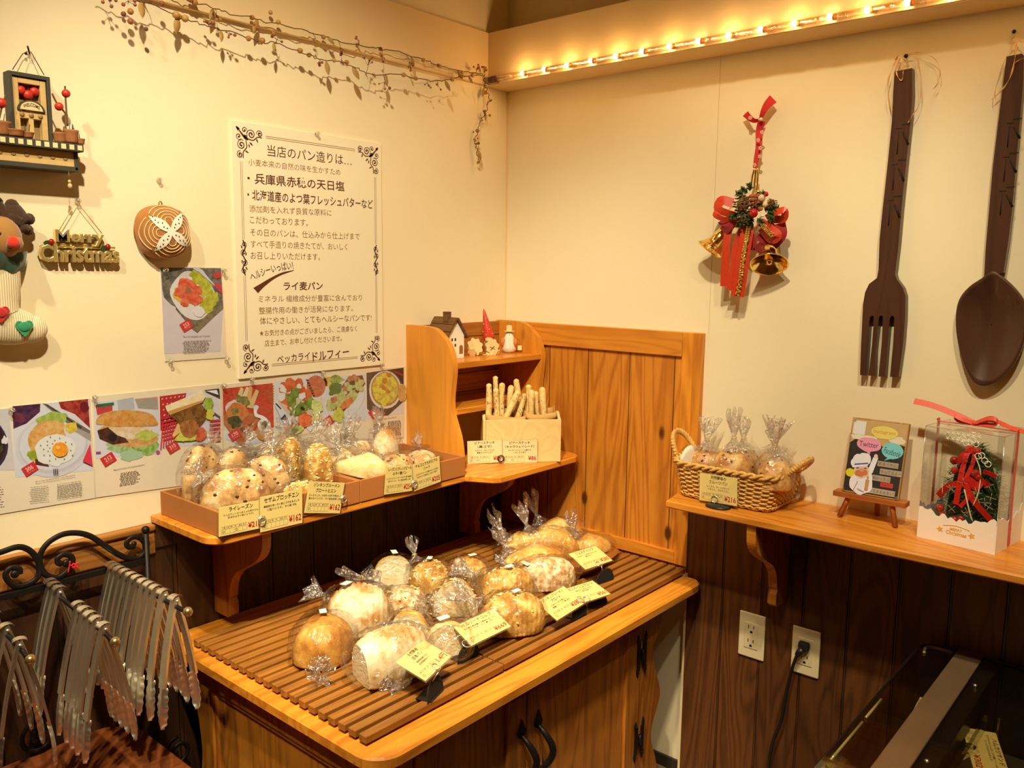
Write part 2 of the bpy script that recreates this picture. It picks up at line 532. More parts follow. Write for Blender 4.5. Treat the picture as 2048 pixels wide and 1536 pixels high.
# ------------------------------------------------------------------ the room
def struct(name, mb, mats):
    return tag(mb.build(name, mats), kind='structure')
struct('floor', MB().box(-4, .1, -3.2, .1, -.08, 0), mat('pale_floor', (.30, .19, .10), rough=.5, var=.15, scale=12))
struct('wall_left', MB().box(-4, .1, 0, .1, -.02, 3.0), PLASTER)
struct('wall_right', MB().box(0, .1, -3.2, 0, -.02, 3.0), PLASTER)
struct('trim_1', MB().box(-4, -.103, -.014, 0, 1.945, 2.094, 0, .002), PLASTER2)
struct('trim_2', MB().box(-.103, 0, -3.2, 0, 1.945, 2.094, 0, .002), PLASTER2)
# the rest of the shop, behind the photographer
struct('ceiling', MB().box(-4, .1, -3.2, .1, 2.75, 2.85), mat('ceiling_paint', (.70, .50, .25), rough=.9, var=.03))
struct('wall_front', MB().box(-4, .1, -3.3, -3.2, -.02, 2.75), mat('tan_plaster', (.50, .30, .11), rough=.8, var=.05, scale=5))
struct('wall_side', MB().box(-4.1, -4, -3.3, .1, -.02, 2.75), mat('tan_plaster', (.50, .30, .11)))
# dark plank wainscot and its rail, wall A
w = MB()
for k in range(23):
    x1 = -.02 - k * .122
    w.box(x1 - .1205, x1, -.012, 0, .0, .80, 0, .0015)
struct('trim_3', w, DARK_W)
struct('trim_4', MB().box(-4, -1.168, -.020, 0, .790, .842, 0, .003).box(-4, -1.168, -.026, 0, .842, .856, 0, .004), DARK_RAIL)
struct('trim_5', MB().box(-1.168, -.02, -.018, 0, .800, .853, 0, .002), DARK_W)
# dark plank wainscot, wall B (its pale core shows at the end)
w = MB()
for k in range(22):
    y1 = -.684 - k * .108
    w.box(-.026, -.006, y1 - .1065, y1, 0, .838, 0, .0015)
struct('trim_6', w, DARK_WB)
struct('trim_7', MB().box(-.0265, 0, -.690, -.6835, 0, .60, 0), mat('pale_board_core', (.80, .62, .36), rough=.8, var=.05))
struct('trim_8', MB().box(-.006, 0, -3.2, -.69, 0, .838, 0), PLASTER2)
struct('trim_9', MB().box(-.0265, -.006, -.6835 - .0025, -.6835, .60, .838), DARK_WB)
struct('baseboard_right', MB().box(-.008, 0, -.683, 0, 0, .034), mat('dark_baseboard', (.03, .022, .015), rough=.5, var=.1))
# hairline joint of the plaster boards on wall B
struct('trim_10', MB().box(-.0004, 0, -.7075, -.7065, 1.25, 1.945), mat('plaster_joint', (.62, .47, .26), rough=.9, var=0))
struct('trim_11', MB().box(-.003, 0, -.004, 0, 1.25, 1.945), PLASTER2)

# ------------------------------------------------------------------ knotty pine back panel on wall B
t = thing('pine_wall_panel', 'knotty pine framed panel fixed to the wall at the end of the slatted bread table', 'panel', (-.01, -.35, .62))
MB().box(-.012, -.0005, -.66, -.002, .594, 1.22).build('board', PINE_PANEL, t)
MB().box(-.022, -.0005, -.642, -.002, 1.185, 1.2505, 0, .002).build('rail', PINE_RAIL, t)
MB().box(-.022, -.0005, -.642, -.002, .613, .648, 0, .002).build('rail', PINE_RAIL, t)
MB().box(-.022, -.0005, -.699, -.6425, .6125, 1.2505, 0, .002).build('stile', PINE_Z, t)
MB().box(-.022, -.0005, -.060, -.002, .649, 1.184, 0, .002).build('stile', PINE_Z, t)

# ------------------------------------------------------------------ low display cabinet
t = thing('bread_cabinet', 'low pine cabinet under the slatted bread racks with black iron handles', 'cabinet', (-.6, -.4, 0))
def rounded(x0, x1, y0, y1, rs, n=8):
    """outline with corner radii rs = (x0y0, x1y0, x1y1, x0y1)"""
    out = []
    for (cx, cy, a0), r in zip(((x0, y0, 180), (x1, y0, 270), (x1, y1, 0), (x0, y1, 90)), rs):
        if r <= 0:
            out.append((cx, cy)); continue
        ox = cx + r if cx == x0 else cx - r
        oy = cy + r if cy == y0 else cy - r
        for k in range(n + 1):
            a = R(a0 + 90 * k / n)
            out.append((ox + r * math.cos(a), oy + r * math.sin(a)))
    return out
def slab(mb, outline, z0, z1, ch=.003, m=0):
    """plank with softened edges"""
    n = len(outline)
    cx = sum(p[0] for p in outline) / n; cy = sum(p[1] for p in outline) / n
    A = sum(outline[i][0] * outline[(i + 1) % n][1] - outline[(i + 1) % n][0] * outline[i][1] for i in range(n))
    if A < 0: outline = outline[::-1]
    def inset(d):
        out = []
        for i in range(n):
            a = V((*outline[i - 1], 0)); b = V((*outline[i], 0)); c = V((*outline[(i + 1) % n], 0))
            e1 = (b - a); e2 = (c - b)
            if e1.length < 1e-9: e1 = e2
            if e2.length < 1e-9: e2 = e1
            nn = V((-e1.y, e1.x, 0)).normalized() + V((-e2.y, e2.x, 0)).normalized()
            nn = nn.normalized() if nn.length > 1e-6 else V((0, 0, 0))
            out.append((b.x + nn.x * d, b.y + nn.y * d))
        return out
    i1 = inset(ch)
    rings = [(i1, z0), (outline, z0 + ch), (outline, z1 - ch), (i1, z1)]
    vs = [(p[0], p[1], z) for o, z in rings for p in o]
    fs = [tuple(range(n - 1, -1, -1)), tuple(3 * n + k for k in range(n))]
    for r in range(3):
        for k in range(n):
            l = (k + 1) % n
            fs.append((r * n + k, r * n + l, (r + 1) * n + l, (r + 1) * n + k))
    return mb.add(vs, fs, m)
slab(MB(), rounded(-1.162, -.030, -.741, -.0135, (.055, .035, 0, 0)), .567, .592, .004).build('worktop', PINE_X, t)
# left side: framed panel with moulding
def wavy(pts, n=5): return sp2(pts, n)
side = MB()
side.box(-1.125, -1.115, -.66, -.13, .05, .56)
side.build('side_panel', PINE_SIDE, t)
fr = MB()
# wavy back stile, front stile, top rail (in the plane x = -1.13), thickness 15 mm
edge = wavy([(-.118, .05), (-.105, .12), (-.100, .2), (-.116, .30), (-.122, .36), (-.112, .43), (-.098, .47), (-.098, .52), (-.112, .566)])
poly = [(y, z) for y, z in edge] + [(-.17, .566), (-.17, .05)]
FX = Matrix(((0, 0, 1, 0), (1, 0, 0, 0), (0, 1, 0, 0), (0, 0, 0, 1)))
fr.prism(poly, -1.135, -1.120, 0, FX)
fr.box(-1.135, -1.120, -.70, -.645, .05, .566, 0, .002)
fr.box(-1.135, -1.120, -.645, -.17, .515, .566, 0, .002)
fr.box(-1.135, -1.120, -.645, -.17, .05, .11, 0, .002)
fr.build('side_frame', PINE_SIDE, t)
fr = MB()
fr.box(-1.131, -1.115, -.645, -.17, .502, .515, 0, .004).box(-1.131, -1.115, -.645, -.632, .11, .502, 0, .004).box(-1.131, -1.115, -.183, -.17, .11, .502, 0, .004)
fr.build('moulding', PINE_SIDE, t)
MB().box(-1.115, -.30, -.10, -.09, .05, .56).box(-1.115, -.30, -.69, -.10, .05, .065).box(-.30, -.285, -.69, -.10, .05, .56).build('carcass', PINE_SIDE, t)
FZ = Matrix(((1, 0, 0, 0), (0, 0, -1, 0), (0, 1, 0, 0), (0, 0, 0, 1)))   # prism in x,z, extruded along -y
wav = wavy([(-.181, .0), (-.176, .08), (-.181, .13), (-.209, .20), (-.207, .24), (-.176, .30), (-.176, .335), (-.205, .40), (-.216, .435), (-.213, .465), (-.184, .492), (-.178, .52), (-.180, .566)])
stile = MB().prism([(x, z) for x, z in wav] + [(-.281, .566), (-.281, .0)], .685, .702, 0, FZ)
stile.build('stile', PINE_DOOR, t)
wl = [(-1.13 - (x + .18) - .0, z) for x, z in wav]
MB().prism([(-1.125, .0), (-1.125, .566), (-1.046, .566), (-1.046, .0)], .685, .702, 0, FZ).build('stile', PINE_DOOR, t)
MB().box(-1.046, -.281, -.70, -.686, .540, .566, 0, .001).build('rail', PINE_DOOR, t)
def door(x0, x1, hinge_right):
    d = MB()
    d.box(x0 + .05, x1 - .05, -.692, -.684, .07, .53).build('x', PINE_DOOR) if False else None
    dm = MB()
    dm.box(x0, x0 + .054, -.706, -.688, .04, .537, 0, .003)
    dm.box(x1 - .062, x1, -.706, -.688, .04, .537, 0, .003)
    dm.box(x0 + .054, x1 - .062, -.706, -.688, .04, .10, 0, .003)
    o = dm.build('door', PINE_DOOR, t)
    MB().box(x0 + .05, x1 - .058, -.699, -.690, .09, .535).build('panel', PINE_DOOR, o)
    hx = x0 + .034 if hinge_right else x1 - .018
    h = MB()
    pts = smooth_path([(hx, -.708, .452), (hx + .002, -.726, .438), (hx + .012, -.738, .410), (hx + .014, -.736, .385), (hx + .006, -.724, .362), (hx, -.709, .352)], 5)
    h.tube(pts, [.0042 + .0035 * math.sin(math.pi * i / (len(pts) - 1)) for i in range(len(pts))], 8)
    for z, sgn in ((.455, 1), (.348, -1)):
        FH = frame(V((hx, -.7065, z)), V((1, 0, 0)), V((0, 0, 1)), V((0, -1, 0)))
        leaf = [(0, .032 * sgn), (.007, .016 * sgn), (.013, .004 * sgn), (.008, -.006 * sgn), (0, -.010 * sgn), (-.008, -.006 * sgn), (-.013, .004 * sgn), (-.007, .016 * sgn)]
        h.prism(leaf, 0, .004, 0, FH)
    h.build('handle', IRON, o)
    return o
def hinge(zc):
    h = MB()
    F = frame(V((-.280, -.7065, zc)), V((1, 0, 0)), V((0, 0, 1)), V((0, -1, 0)))
    for s in (-1, 1):
        arm = [(s * .008, -.034), (s * .008, .034), (s * .012, .040), (s * .0135, .046), (s * .0175, .056), (s * .022, .046), (s * .023, .038), (s * .0205, .030), (s * .0205, -.030), (s * .023, -.038), (s * .022, -.046), (s * .0175, -.056), (s * .0135, -.046), (s * .012, -.040)]
        h.prism(arm, 0, .003, 0, F)
    h.prism([(-.009, -.014), (.009, -.014), (.009, .014), (-.009, .014)], 0, .0035, 0, F)
    h.tube([(-.280, -.711, zc - .014), (-.280, -.711, zc + .014)], .003, 8)
    for s in (-1, 1):
        for q in (-1, 1):
            h.ell((-.280 + s * .0165, -.7095, zc + q * .040), .0025, .0015, .0025, 0, 8)
    return h.build('hinge', IRON, t)
door(-1.044, -.729, False)
door(-.726, -.2825, True)
hinge(.463); hinge(.235)

# ------------------------------------------------------------------ slatted racks on the worktop
def slat_rack(x0, x1, label):
    g = thing('slat_rack', label, 'rack', ((x0 + x1) / 2, -.39, .592), 0, 'slatted racks on the bread cabinet')
    m = MB()
    for k in range(20):
        y = -.683 + k * .0293
        m.box(x0, x1, y, y + .0195, .5965, .6105, 0, .0012, seg=1)
    m.build('slat_panel', SLAT_W, g)
    for f in (.06, .5, .94):
        xc = x0 + (x1 - x0) * f
        c = MB()
        c.box(xc - .012, xc + .012, -.678, -.105, .5922, .5972)
        c.build('crossbar', SLAT_W, g)
    return g
slat_rack(-1.137, -.777, 'brown slatted rack nearest the steel tongs, two bagged pale loaves on it')
slat_rack(-.773, -.399, 'middle brown slatted rack, holding most of the bagged loaves')
slat_rack(-.395, -.026, 'brown slatted rack under the wooden serving tray, against the pine panel')

# ------------------------------------------------------------------ wall shelf A with deep corner, brackets
t = thing('wall_shelf', 'pine shelf along the notice board wall with the brown trays on it', 'shelf', (-.6, -.12, .863))
o = [(-1.167, -.0005)] + [(-1.167 + .045 - .045 * math.cos(R(a)), -.253 + .045 - .045 * math.sin(R(a))) for a in range(0, 91, 10)] + [(-.445, -.253), (-.408, -.322), (-.392, -.333), (-.062, -.333), (-.038, -.322), (-.0225, -.295), (-.0225, -.0005)]
slab(MB(), o, .854, .872, .003).build('plank', PINE_X, t)
def bracket(M, mt, name='bracket'):
    """scalloped shelf bracket: outline in (depth, drop)"""
    p = [(0, 0), (.205, 0)] + sp2([(.205, -.022), (.200, -.050), (.180, -.075), (.130, -.105), (.095, -.125), (.072, -.155), (.064, -.190)], 5) + [(.060, -.196), (.066, -.206), (.066, -.232), (.056, -.240), (0, -.240)]
    b = MB(); b.prism(p, -.011, .011, 0, M)
    return b.build(name, mt, t)
for xb in (-1.02, -.205):
    bracket(frame(V((xb, -.012 if xb < -.5 else -.012, .854)), V((0, -1, 0)), V((0, 0, 1)), V((-1, 0, 0))), PINE_SIDE)

# ------------------------------------------------------------------ shelf B
t = thing('wall_shelf', 'long pine shelf under the giant wooden fork and spoon', 'shelf', (-.12, -1.3, .847))
o = [(-.0005, -.7215), (-.160, -.7215), (-.2, -.729), (-.242, -.738), (-.2435, -2.6), (-.0005, -2.6)]
slab(MB(), o, .838, .856, .003).build('plank', PINE_Y, t)
bracket(frame(V((-.026, -.955, .838)), V((-1, 0, 0)), V((0, 0, 1)), V((0, 1, 0))), PINE_SIDE)
bracket(frame(V((-.026, -1.75, .838)), V((-1, 0, 0)), V((0, 0, 1)), V((0, 1, 0))), PINE_SIDE)

# ------------------------------------------------------------------ corner hutch on shelf A
t = thing('corner_hutch', 'small pine hutch with scalloped sides standing on the corner of the wall shelf', 'hutch', (-.23, -.1, .872))
prof = sp2([(0, 1.2535), (.05, 1.2535), (.09, 1.252), (.118, 1.246), (.145, 1.228), (.168, 1.203), (.181, 1.168), (.184, 1.140), (.180, 1.105), (.176, 1.07), (.176, 1.045), (.180, 1.018), (.191, .991), (.204, .956), (.211, .915), (.212, .873)], 4)
for xs, nm in ((-.420, 0), (-.0415, 1)):
    p = [(d, z) for d, z in prof] + [(.0005, .873)]
    F = frame(V((xs, -.0005, 0)), V((0, -1, 0)), V((0, 0, 1)), V((-1, 0, 0)))
    MB().prism(p, -.018, 0, 0, F).build('side_panel', PINE_PX, t)
MB().box(-.402, -.0415, -.181, -.012, 1.143, 1.160, 0, .002).build('shelf', PINE_X, t)
MB().box(-.402, -.0415, -.182, -.012, 1.018, 1.034, 0, .002).build('shelf', PINE_X, t)
MB().box(-.402, -.0415, -.012, -.0005, 1.02, 1.14).box(-.402, -.0415, -.012, -.0005, 1.16, 1.250).build('back_board', wood('hutch_back', (.50, .19, .03), (.30, .10, .015), 0, board=(2, .055), groove=.03), t)
# ------------------------------------------------------------------ wall A: tools for things traced on the wall plane
def A(p, off=0.0): return ony(p, -off)
def B(p, off=0.0): return onx(p, -off)
UA, UZ = V((1, 0, 0)), V((0, 0, 1))
UB = V((0, -1, 0))
FA0 = FA(0, 0); FB0 = FB(0, 0)
def solidA(mb, pxs, o0, o1, m=0):
    pts = [A(p, o1) for p in pxs]
    return mb.prism([(q.x, q.z) for q in pts], o0, o1, m, FA0)
def solidB(mb, pxs, o0, o1, m=0):
    pts = [B(p, o1) for p in pxs]
    return mb.prism([(-q.y, q.z) for q in pts], o0, o1, m, FB0)
def flatA(mb, pxs, off, m=0):
    pts = [A(p, off) for p in pxs]
    n = len(pts)
    ar = sum(pts[i].x * pts[(i + 1) % n].z - pts[(i + 1) % n].x * pts[i].z for i in range(n))
    return mb.poly(pts if ar > 0 else pts[::-1], m)
def ellpx(cx, cy, rx, ry, rot=0, n=22, wob=0, seed=0):
    out = []
    for k in range(n):
        a = 2 * math.pi * k / n
        q = 1 + (wob * noise.noise(V((math.cos(a) * 1.7 + seed * 3.3, math.sin(a) * 1.7, seed))) * 1.6 if wob else 0)
        x = rx * q * math.cos(a); y = ry * q * math.sin(a)
        c, s = math.cos(R(rot)), math.sin(R(rot))
        out.append((cx + x * c - y * s, cy + x * s + y * c))
    return out
def zz(ox, oy, s):
    return lambda *xy: (ox + xy[0] * s, oy + xy[1] * s)
z5 = zz(0, 730, .234375); z6 = zz(420, 700, .234375); z2 = zz(0, 380, .234375); z1 = zz(0, 60, .234375); z3 = zz(440, 220, .17578); z4 = zz(440, 490, .17578)
class Print:
    """layered flat print on a plane; each colour its own material slot"""
    def __init__(s, z, off, plane='A'):
        s.z = z; s.off = off; s.k = 0; s.mb = MB(); s.mats = []; s.idx = {}
        s.P = A if plane == 'A' else B
    def col(s, c):
        if c not in s.idx:
            s.idx[c] = len(s.mats)
            if isinstance(c, tuple) and len(c) == 3:
                s.mats.append(prn(*c))
            elif isinstance(c, tuple):
                a = c[:3]; d = c[3:]
                s.mats.append(mott('printm_%d_%d_%d_%d_%d_%d' % (*a, *d), C(*a, .85), C(*d, .85), scale=95, bump=0))
            else:
                s.mats.append(c)
        return s.idx[c]
    def poly(s, pts, c):
        s.k += 1
        pts = [s.P(s.z(*p), s.off + s.k * .00006) for p in pts]
        s.mb.poly(pts, s.col(c)); return s
    def ell(s, cx, cy, rx, ry, c, rot=0, wob=.10, seed=0):
        return s.poly(ellpx(cx, cy, rx, ry, rot, 22, wob, seed or cx * .01), c)
    def blobs(s, pts, r, c, wob=.25):
        for i, p in enumerate(pts):
            s.ell(p[0], p[1], r * (1 + .3 * math.sin(i * 2.1)), r * (.8 + .2 * math.cos(i * 1.7)), c, i * 47, wob, i + 1)
        return s
    def stripes(s, a, b, c_, n, w, c):
        for i in range(n):
            pass
        return s
    def words(s, x0, y0, x1, y1, rows, slope, c, seed=1, h=4.5, ragged=True):
        rr = random.Random(seed)
        s.k += 1
        for r in range(rows):
            y = y0 + (y1 - y0) * r / max(1, rows - 1)
            end = x1 - (rr.random() * .25 * (x1 - x0) if ragged else 0)
            x = x0 + (rr.random() * .1 * (x1 - x0) if ragged else 0)
            while x < end - 6:
                w = min(rr.uniform(9, 30), end - x)
                q = [(x, y + (x - x0) * slope), (x + w, y + (x + w - x0) * slope), (x + w, y + h + (x + w - x0) * slope), (x, y + h + (x - x0) * slope)]
                s.mb.poly([s.P(s.z(*p), s.off + s.k * .00006) for p in q][::-1], s.col(c))
                x += w + 5
        return s
    def text(s, txt, a, b, h, c, bold=0):
        """baseline from a to b (zoom px), cap height h (zoom px)"""
        s.k += 1
        P0 = s.P(s.z(*a), s.off + s.k * .00006); P1 = s.P(s.z(*b), s.off + s.k * .00006); P2 = s.P(s.z(a[0], a[1] - h), s.off + s.k * .00006)
        ux = (P1 - P0).normalized(); n = V((0, -1, 0)) if s.P is A else V((-1, 0, 0))
        uy = n.cross(ux)
        put_text(s.mb, txt, P0, ux, uy, (P1 - P0).length, (P2 - P0).length, s.col(c), bold)
        return s
    def build(s, name, parent):
        return s.mb.build(name, s.mats, parent, fix=False)
def price_tag(z, cx, cy, w, h, rot, txt, parent, off=.0032):
    pr = Print(z, off)
    c, s_ = math.cos(R(rot)), math.sin(R(rot))
    q = [(cx + x * c - y * s_, cy + x * s_ + y * c) for x, y in ((-w, h), (w, h), (w, -h), (-w, -h))]
    pr.poly(q, (222, 48, 42))
    a = (cx + (-w * .55) * c - (h * .30) * s_, cy + (-w * .55) * s_ + (h * .30) * c)
    b = (cx + (w * .55) * c - (h * .30) * s_, cy + (w * .55) * s_ + (h * .30) * c)
    pr.text(txt, a, b, h * .95, (246, 200, 160), .02)
    a2 = (cx + (-w * .5) * c - (h * .72) * s_, cy + (-w * .5) * s_ + (h * .72) * c)
    b2 = (cx + (w * .6) * c - (h * .72) * s_, cy + (w * .6) * s_ + (h * .72) * c)
    pr.text('JPY 税込', a2, b2, h * .24, (246, 200, 160))
    return pr.build('price_label', parent)

# ------------------------------------------------------------------ the notice board
t = thing('notice_board', 'large cream notice board with brown Japanese lettering and scroll border', 'sign', (-.727, -.003, 1.44))
bq = [(460.2, 242.9), (760.8, 286), (762.8, 729), (474.3, 758.1)]
bm_ = MB(); bm_.box(-.9455, -.5085, -.006, -.0005, 1.149, 1.7325, 0, .0008)
bm_.build('board', BOARD, t)
NB = lambda p: A(p, .0064)
let = MB()
def nb_line(txt, a, b, h, m=0, bold=0.0, bend=None):
    P0, P1 = NB(a), NB(b)
    ux = (P1 - P0).normalized(); uy = V((0, -1, 0)).cross(ux)
    sc = (NB((a[0], a[1] - h)) - P0).length
    put_text(let, txt, P0, ux, uy, (P1 - P0).length, sc, m, bold, bend=bend)
nb_line('当店のパン造りは…', (535, 312), (703, 332), 23, 0, .0)
nb_line('小麦本来の自然の味を生かすため', (497, 330.5), (681, 351), 14, 1, -.006)
nb_line('・兵庫県赤穂の天日塩', (495, 367), (689, 383), 22, 0, .010)
nb_line('・北海道産のよつ葉フレッシュバターなど', (495, 400), (746, 418.5), 22, 0, .010)
nb_line('添加剤を入れず良質な原料に', (499, 424.5), (663, 432.5), 14.5, 1, -.004)
nb_line('こだわっております。', (500, 446.5), (616, 452.3), 14.5, 1, -.002)
nb_line('その日のパンは、仕込みから仕上げまで', (500.6, 471.8), (719.5, 479.8), 15, 1, -.004)
nb_line('すべて手造りの焼きたてが、おいしく', (501.5, 495.3), (695, 500.5), 15, 1, -.004)
nb_line('お召し上りいただけます。', (501.5, 518), (640, 521), 15, 1, -.002)
nb_line('ヘルシーいっぱい！', (503, 563), (588, 538.5), 17, 0, .006, bend=lambda a: .006 * math.sin(math.pi * a))
nb_line('ライ麦パン', (567.5, 581), (645.7, 580), 17.5, 0, .014)
nb_line('ミネラル 繊維成分が豊富に含んでおり', (517.4, 605), (724, 601.3), 14, 1, -.004)
nb_line('整腸作用の働きが活発になります。', (518, 628.5), (705.5, 622.5), 14, 1, -.004)
nb_line('体にやさしい、とてもヘルシーなパンです!', (520, 649.5), (743, 641.7), 15, 1, .0)
nb_line('★お気付きの点がございましたら、ご遠慮なく', (519, 673), (714, 662.7), 13, 1, -.002)
nb_line('店主まで、お申し付けくださいませ。', (529.7, 693.2), (683.5, 682), 13, 1, -.002)
nb_line('ベッカライ', (555, 727.5), (620, 719.6), 16, 0, .008)
nb_line('ドルフィー', (626, 723.8), (698.5, 712.6), 19, 0, .012)
sw = sp2([(380, 488), (450, 448), (560, 383), (700, 315), (845, 284)], 5) + sp2([(840, 292), (700, 342), (600, 398), (500, 478), (432, 548)], 5)
let.build('lettering', [INK, INK2], t, fix=False)
MB().poly([NB(z4(*p)) for p in sw][::-1], 0).build('swoosh_mark', INK, t, fix=False)
brd = MB()
def stroke(mb, pts, w, m=0):
    """flat ribbon through 3-D points lying on the board"""
    n = len(pts)
    for i in range(n - 1):
        d = (pts[i + 1] - pts[i])
        if d.length < 1e-7: continue
        s_ = V((0, -1, 0)).cross(d.normalized())
        wa = w[i] if isinstance(w, list) else w; wb = w[i + 1] if isinstance(w, list) else w
        mb.poly([pts[i] - s_ * wa, pts[i + 1] - s_ * wb, pts[i + 1] + s_ * wb, pts[i] + s_ * wa], m)
BX0, BX1, BZ0, BZ1 = -.9455, -.5085, 1.149, 1.7325
def bp(u, v): return V((BX0 + u, -.0064, BZ1 - v))
BWd, BHt = BX1 - BX0, BZ1 - BZ0
for d in (.0245, .0285):
    stroke(brd, [bp(.088, d), bp(BWd - .088, d)], .0005, 1)
    stroke(brd, [bp(.088, BHt - d), bp(BWd - .088, BHt - d)], .0005, 1)
    for (v0, v1) in ((.088, .262), (.345, BHt - .088)):
        stroke(brd, [bp(d - .004, v0), bp(d - .004, v1)], .0005, 1)
        stroke(brd, [bp(BWd - d + .004, v0), bp(BWd - d + .004, v1)], .0005, 1)
def curl(c, r, a0, turns, sgn, mp, w=.0014):
    pts = []
    n = 26
    for k in range(n + 1):
        f = k / n
        a = R(a0) + sgn * 2 * math.pi * turns * f
        rr = r * (1 - .82 * f)
        pts.append(mp(c[0] + rr * math.cos(a), c[1] + rr * math.sin(a)))
    stroke(brd, pts, [w * (.45 + .9 * f / n) for f in range(n + 1)])
    e = pts[-1]
    brd.poly([e + V((math.cos(q) * .0022, 0, math.sin(q) * .0022)) for q in [k * math.pi / 4 for k in range(8)]])
def leafp(c, ang, l, mp, w=.36):
    ca, sa = math.cos(R(ang)), math.sin(R(ang))
    o = [(0, 0), (.35 * l, .5 * w * l), (.7 * l, .35 * w * l), (l, 0), (.7 * l, -.35 * w * l), (.35 * l, -.5 * w * l)]
    brd.poly([mp(c[0] + x * ca - y * sa, c[1] + x * sa + y * ca) for x, y in o])
for cu, cv, sx, sy in ((0, 0, 1, 1), (BWd, 0, -1, 1), (0, BHt, 1, -1), (BWd, BHt, -1, -1)):
    mp = lambda u, v, cu=cu, cv=cv, sx=sx, sy=sy: bp(cu + sx * u, cv + sy * v)
    curl((.050, .0255), .0115, 150, 1.6, 1, mp)
    curl((.0245, .051), .0115, -60, 1.6, -1, mp)
    curl((.072, .022), .0085, 170, 1.4, 1, mp)
    curl((.020, .073), .0085, -80, 1.4, -1, mp)
    curl((.033, .018), .008, 60, 1.2, -1, mp, .0011)
    curl((.018, .033), .008, 30, 1.2, 1, mp, .0011)
    stroke(brd, [mp(u, v) for u, v in ((.018, .018), (.030, .031), (.040, .038))], [.0012, .0026, .0012])
    stroke(brd, [mp(u, v) for u, v in sp2([(.04, .036), (.055, .038), (.066, .030), (.078, .030)], 4)], .0012)
    stroke(brd, [mp(u, v) for u, v in sp2([(.036, .04), (.038, .055), (.029, .066), (.028, .080)], 4)], .0012)
    for a, c in ((45, (.012, .012)), (20, (.011, .013)), (70, (.013, .011))): leafp(c, a, .012, mp)
    leafp((.030, .028), 45, .017, mp, .6)
    leafp((.063, .033), 65, .011, mp); leafp((.033, .063), 25, .011, mp)
    leafp((.045, .043), 40, .012, mp); leafp((.043, .047), 75, .010, mp)
for u in (.0225, BWd - .0225):
    s_ = 1 if u < .1 else -1
    mp = lambda a, b, u=u, s_=s_: bp(u + s_ * a, .3035 + b)
    for q in (1, -1):
        mq = lambda a, b, mp=mp, q=q: mp(a * q, b * q)
        curl((.001, .012), .008, -90, 1.4, 1, mq, .0012)
        curl((-.001, .030), .007, -90, 1.4, -1, mq, .0012)
        stroke(brd, [mq(a, b) for a, b in sp2([(0, 0), (.004, .010), (-.004, .024), (.002, .040)], 4)], [.0016] * 13)
        leafp((.003, .020), 60, .010, mq); leafp((-.004, .004), 110, .009, mq)
brd.build('border', [INK, INK2], t, fix=False)

# ------------------------------------------------------------------ push pins
def push_pin(p, off, label):
    c = A(p, 0)
    F = FA(c.x, c.z, off)
    m = MB().lathe([(.0012, -.001), (.0012, .003), (.0045, .003), (.0050, .0045), (.0030, .006), (.0028, .010), (.0042, .0115), (.0042, .0135), (.0, .0142)], 12, 0, F)
    return tag(m.build('push_pin', PIN), label, 'pin', 'clear push pins')
for p, off, l in (((628, 268), .006, 'clear push pin at the upper edge of the notice board'),
                  ((498.5, 757), .006, 'clear push pin under the lower scroll corner of the notice board, above the asparagus page'),
                  ((757.5, 729.5), .006, 'clear push pin under the notice board corner nearest the hutch'),
                  ((641, 745), .004, 'clear push pin between the tomato salad page and the lettuce toast page'),
                  ((443.5, 769.5), .004, 'clear push pin between the checked cloth page and the asparagus page'),
                  ((185, 793), .004, 'clear push pin between the fried egg page and the bun page'),
                  ((19, 818), .004, 'clear push pin at the top of the fried egg page'),
                  ((326, 540), .004, 'clear push pin in the single recipe page, upper corner below the bread ornament'),
                  ((443, 541), .004, 'clear push pin in the single recipe page, upper corner beside the notice board'),
                  ((337, 721), .004, 'clear push pin in the single recipe page, lower corner away from the notice board'),
                  ((449, 716), .004, 'clear push pin in the single recipe page, lower corner beside the notice board'),
                  ((315.5, 360), 0, 'clear push pin alone on the plaster above the round bread ornament'),
                  ((153, 402), 0, 'push pin holding the cord of the gold Merry Christmas sign')):
    push_pin(p, off, l)

# ------------------------------------------------------------------ recipe pages
def sheet(name, label, pages, outline, z, group='recipe pages pinned to the wall'):
    """outline: zoom px of the sleeve (TL,TR,BR,BL)"""
    c = A(z(*[sum(p[i] for p in outline) / 4 for i in (0, 1)]))
    g = thing(name, label, 'poster', (c.x, -.002, c.z), 0, group)
    m = MB(); solidA(m, [z(*p) for p in outline], .0005, .0016); m.build('page', PAPER, g)
    for nm, fn in pages:
        fn(g, z)
    m = MB()
    cx = sum(p[0] for p in outline) / 4; cy = sum(p[1] for p in outline) / 4
    q = [(cx + (p[0] - cx) * 1.015, cy + (p[1] - cy) * 1.02) for p in outline]
    flatA(m, [z(*p) for p in q], .0040); m.build('clear_sleeve', CLEAR, g, fix=False)
    return g
OFF = .0018
def pg_plate(g, z):
    p = Print(z, OFF)
    p.poly([(-160, 380), (75, 375), (128, 900), (-160, 900)], (225, 210, 180))
    p.ell(-120, 690, 190, 225, (58, 44, 62), 0, .02); p.ell(-120, 680, 168, 205, (52, 26, 22), 0, .02)
    p.ell(40, 640, 30, 32, (240, 228, 205), 0, .3); p.ell(5, 715, 24, 30, (70, 70, 30), 0, .3)
    p.words(-150, 1060, 60, 1230, 9, -.13, (120, 100, 70), 2)
    p.build('recipe_print', g)
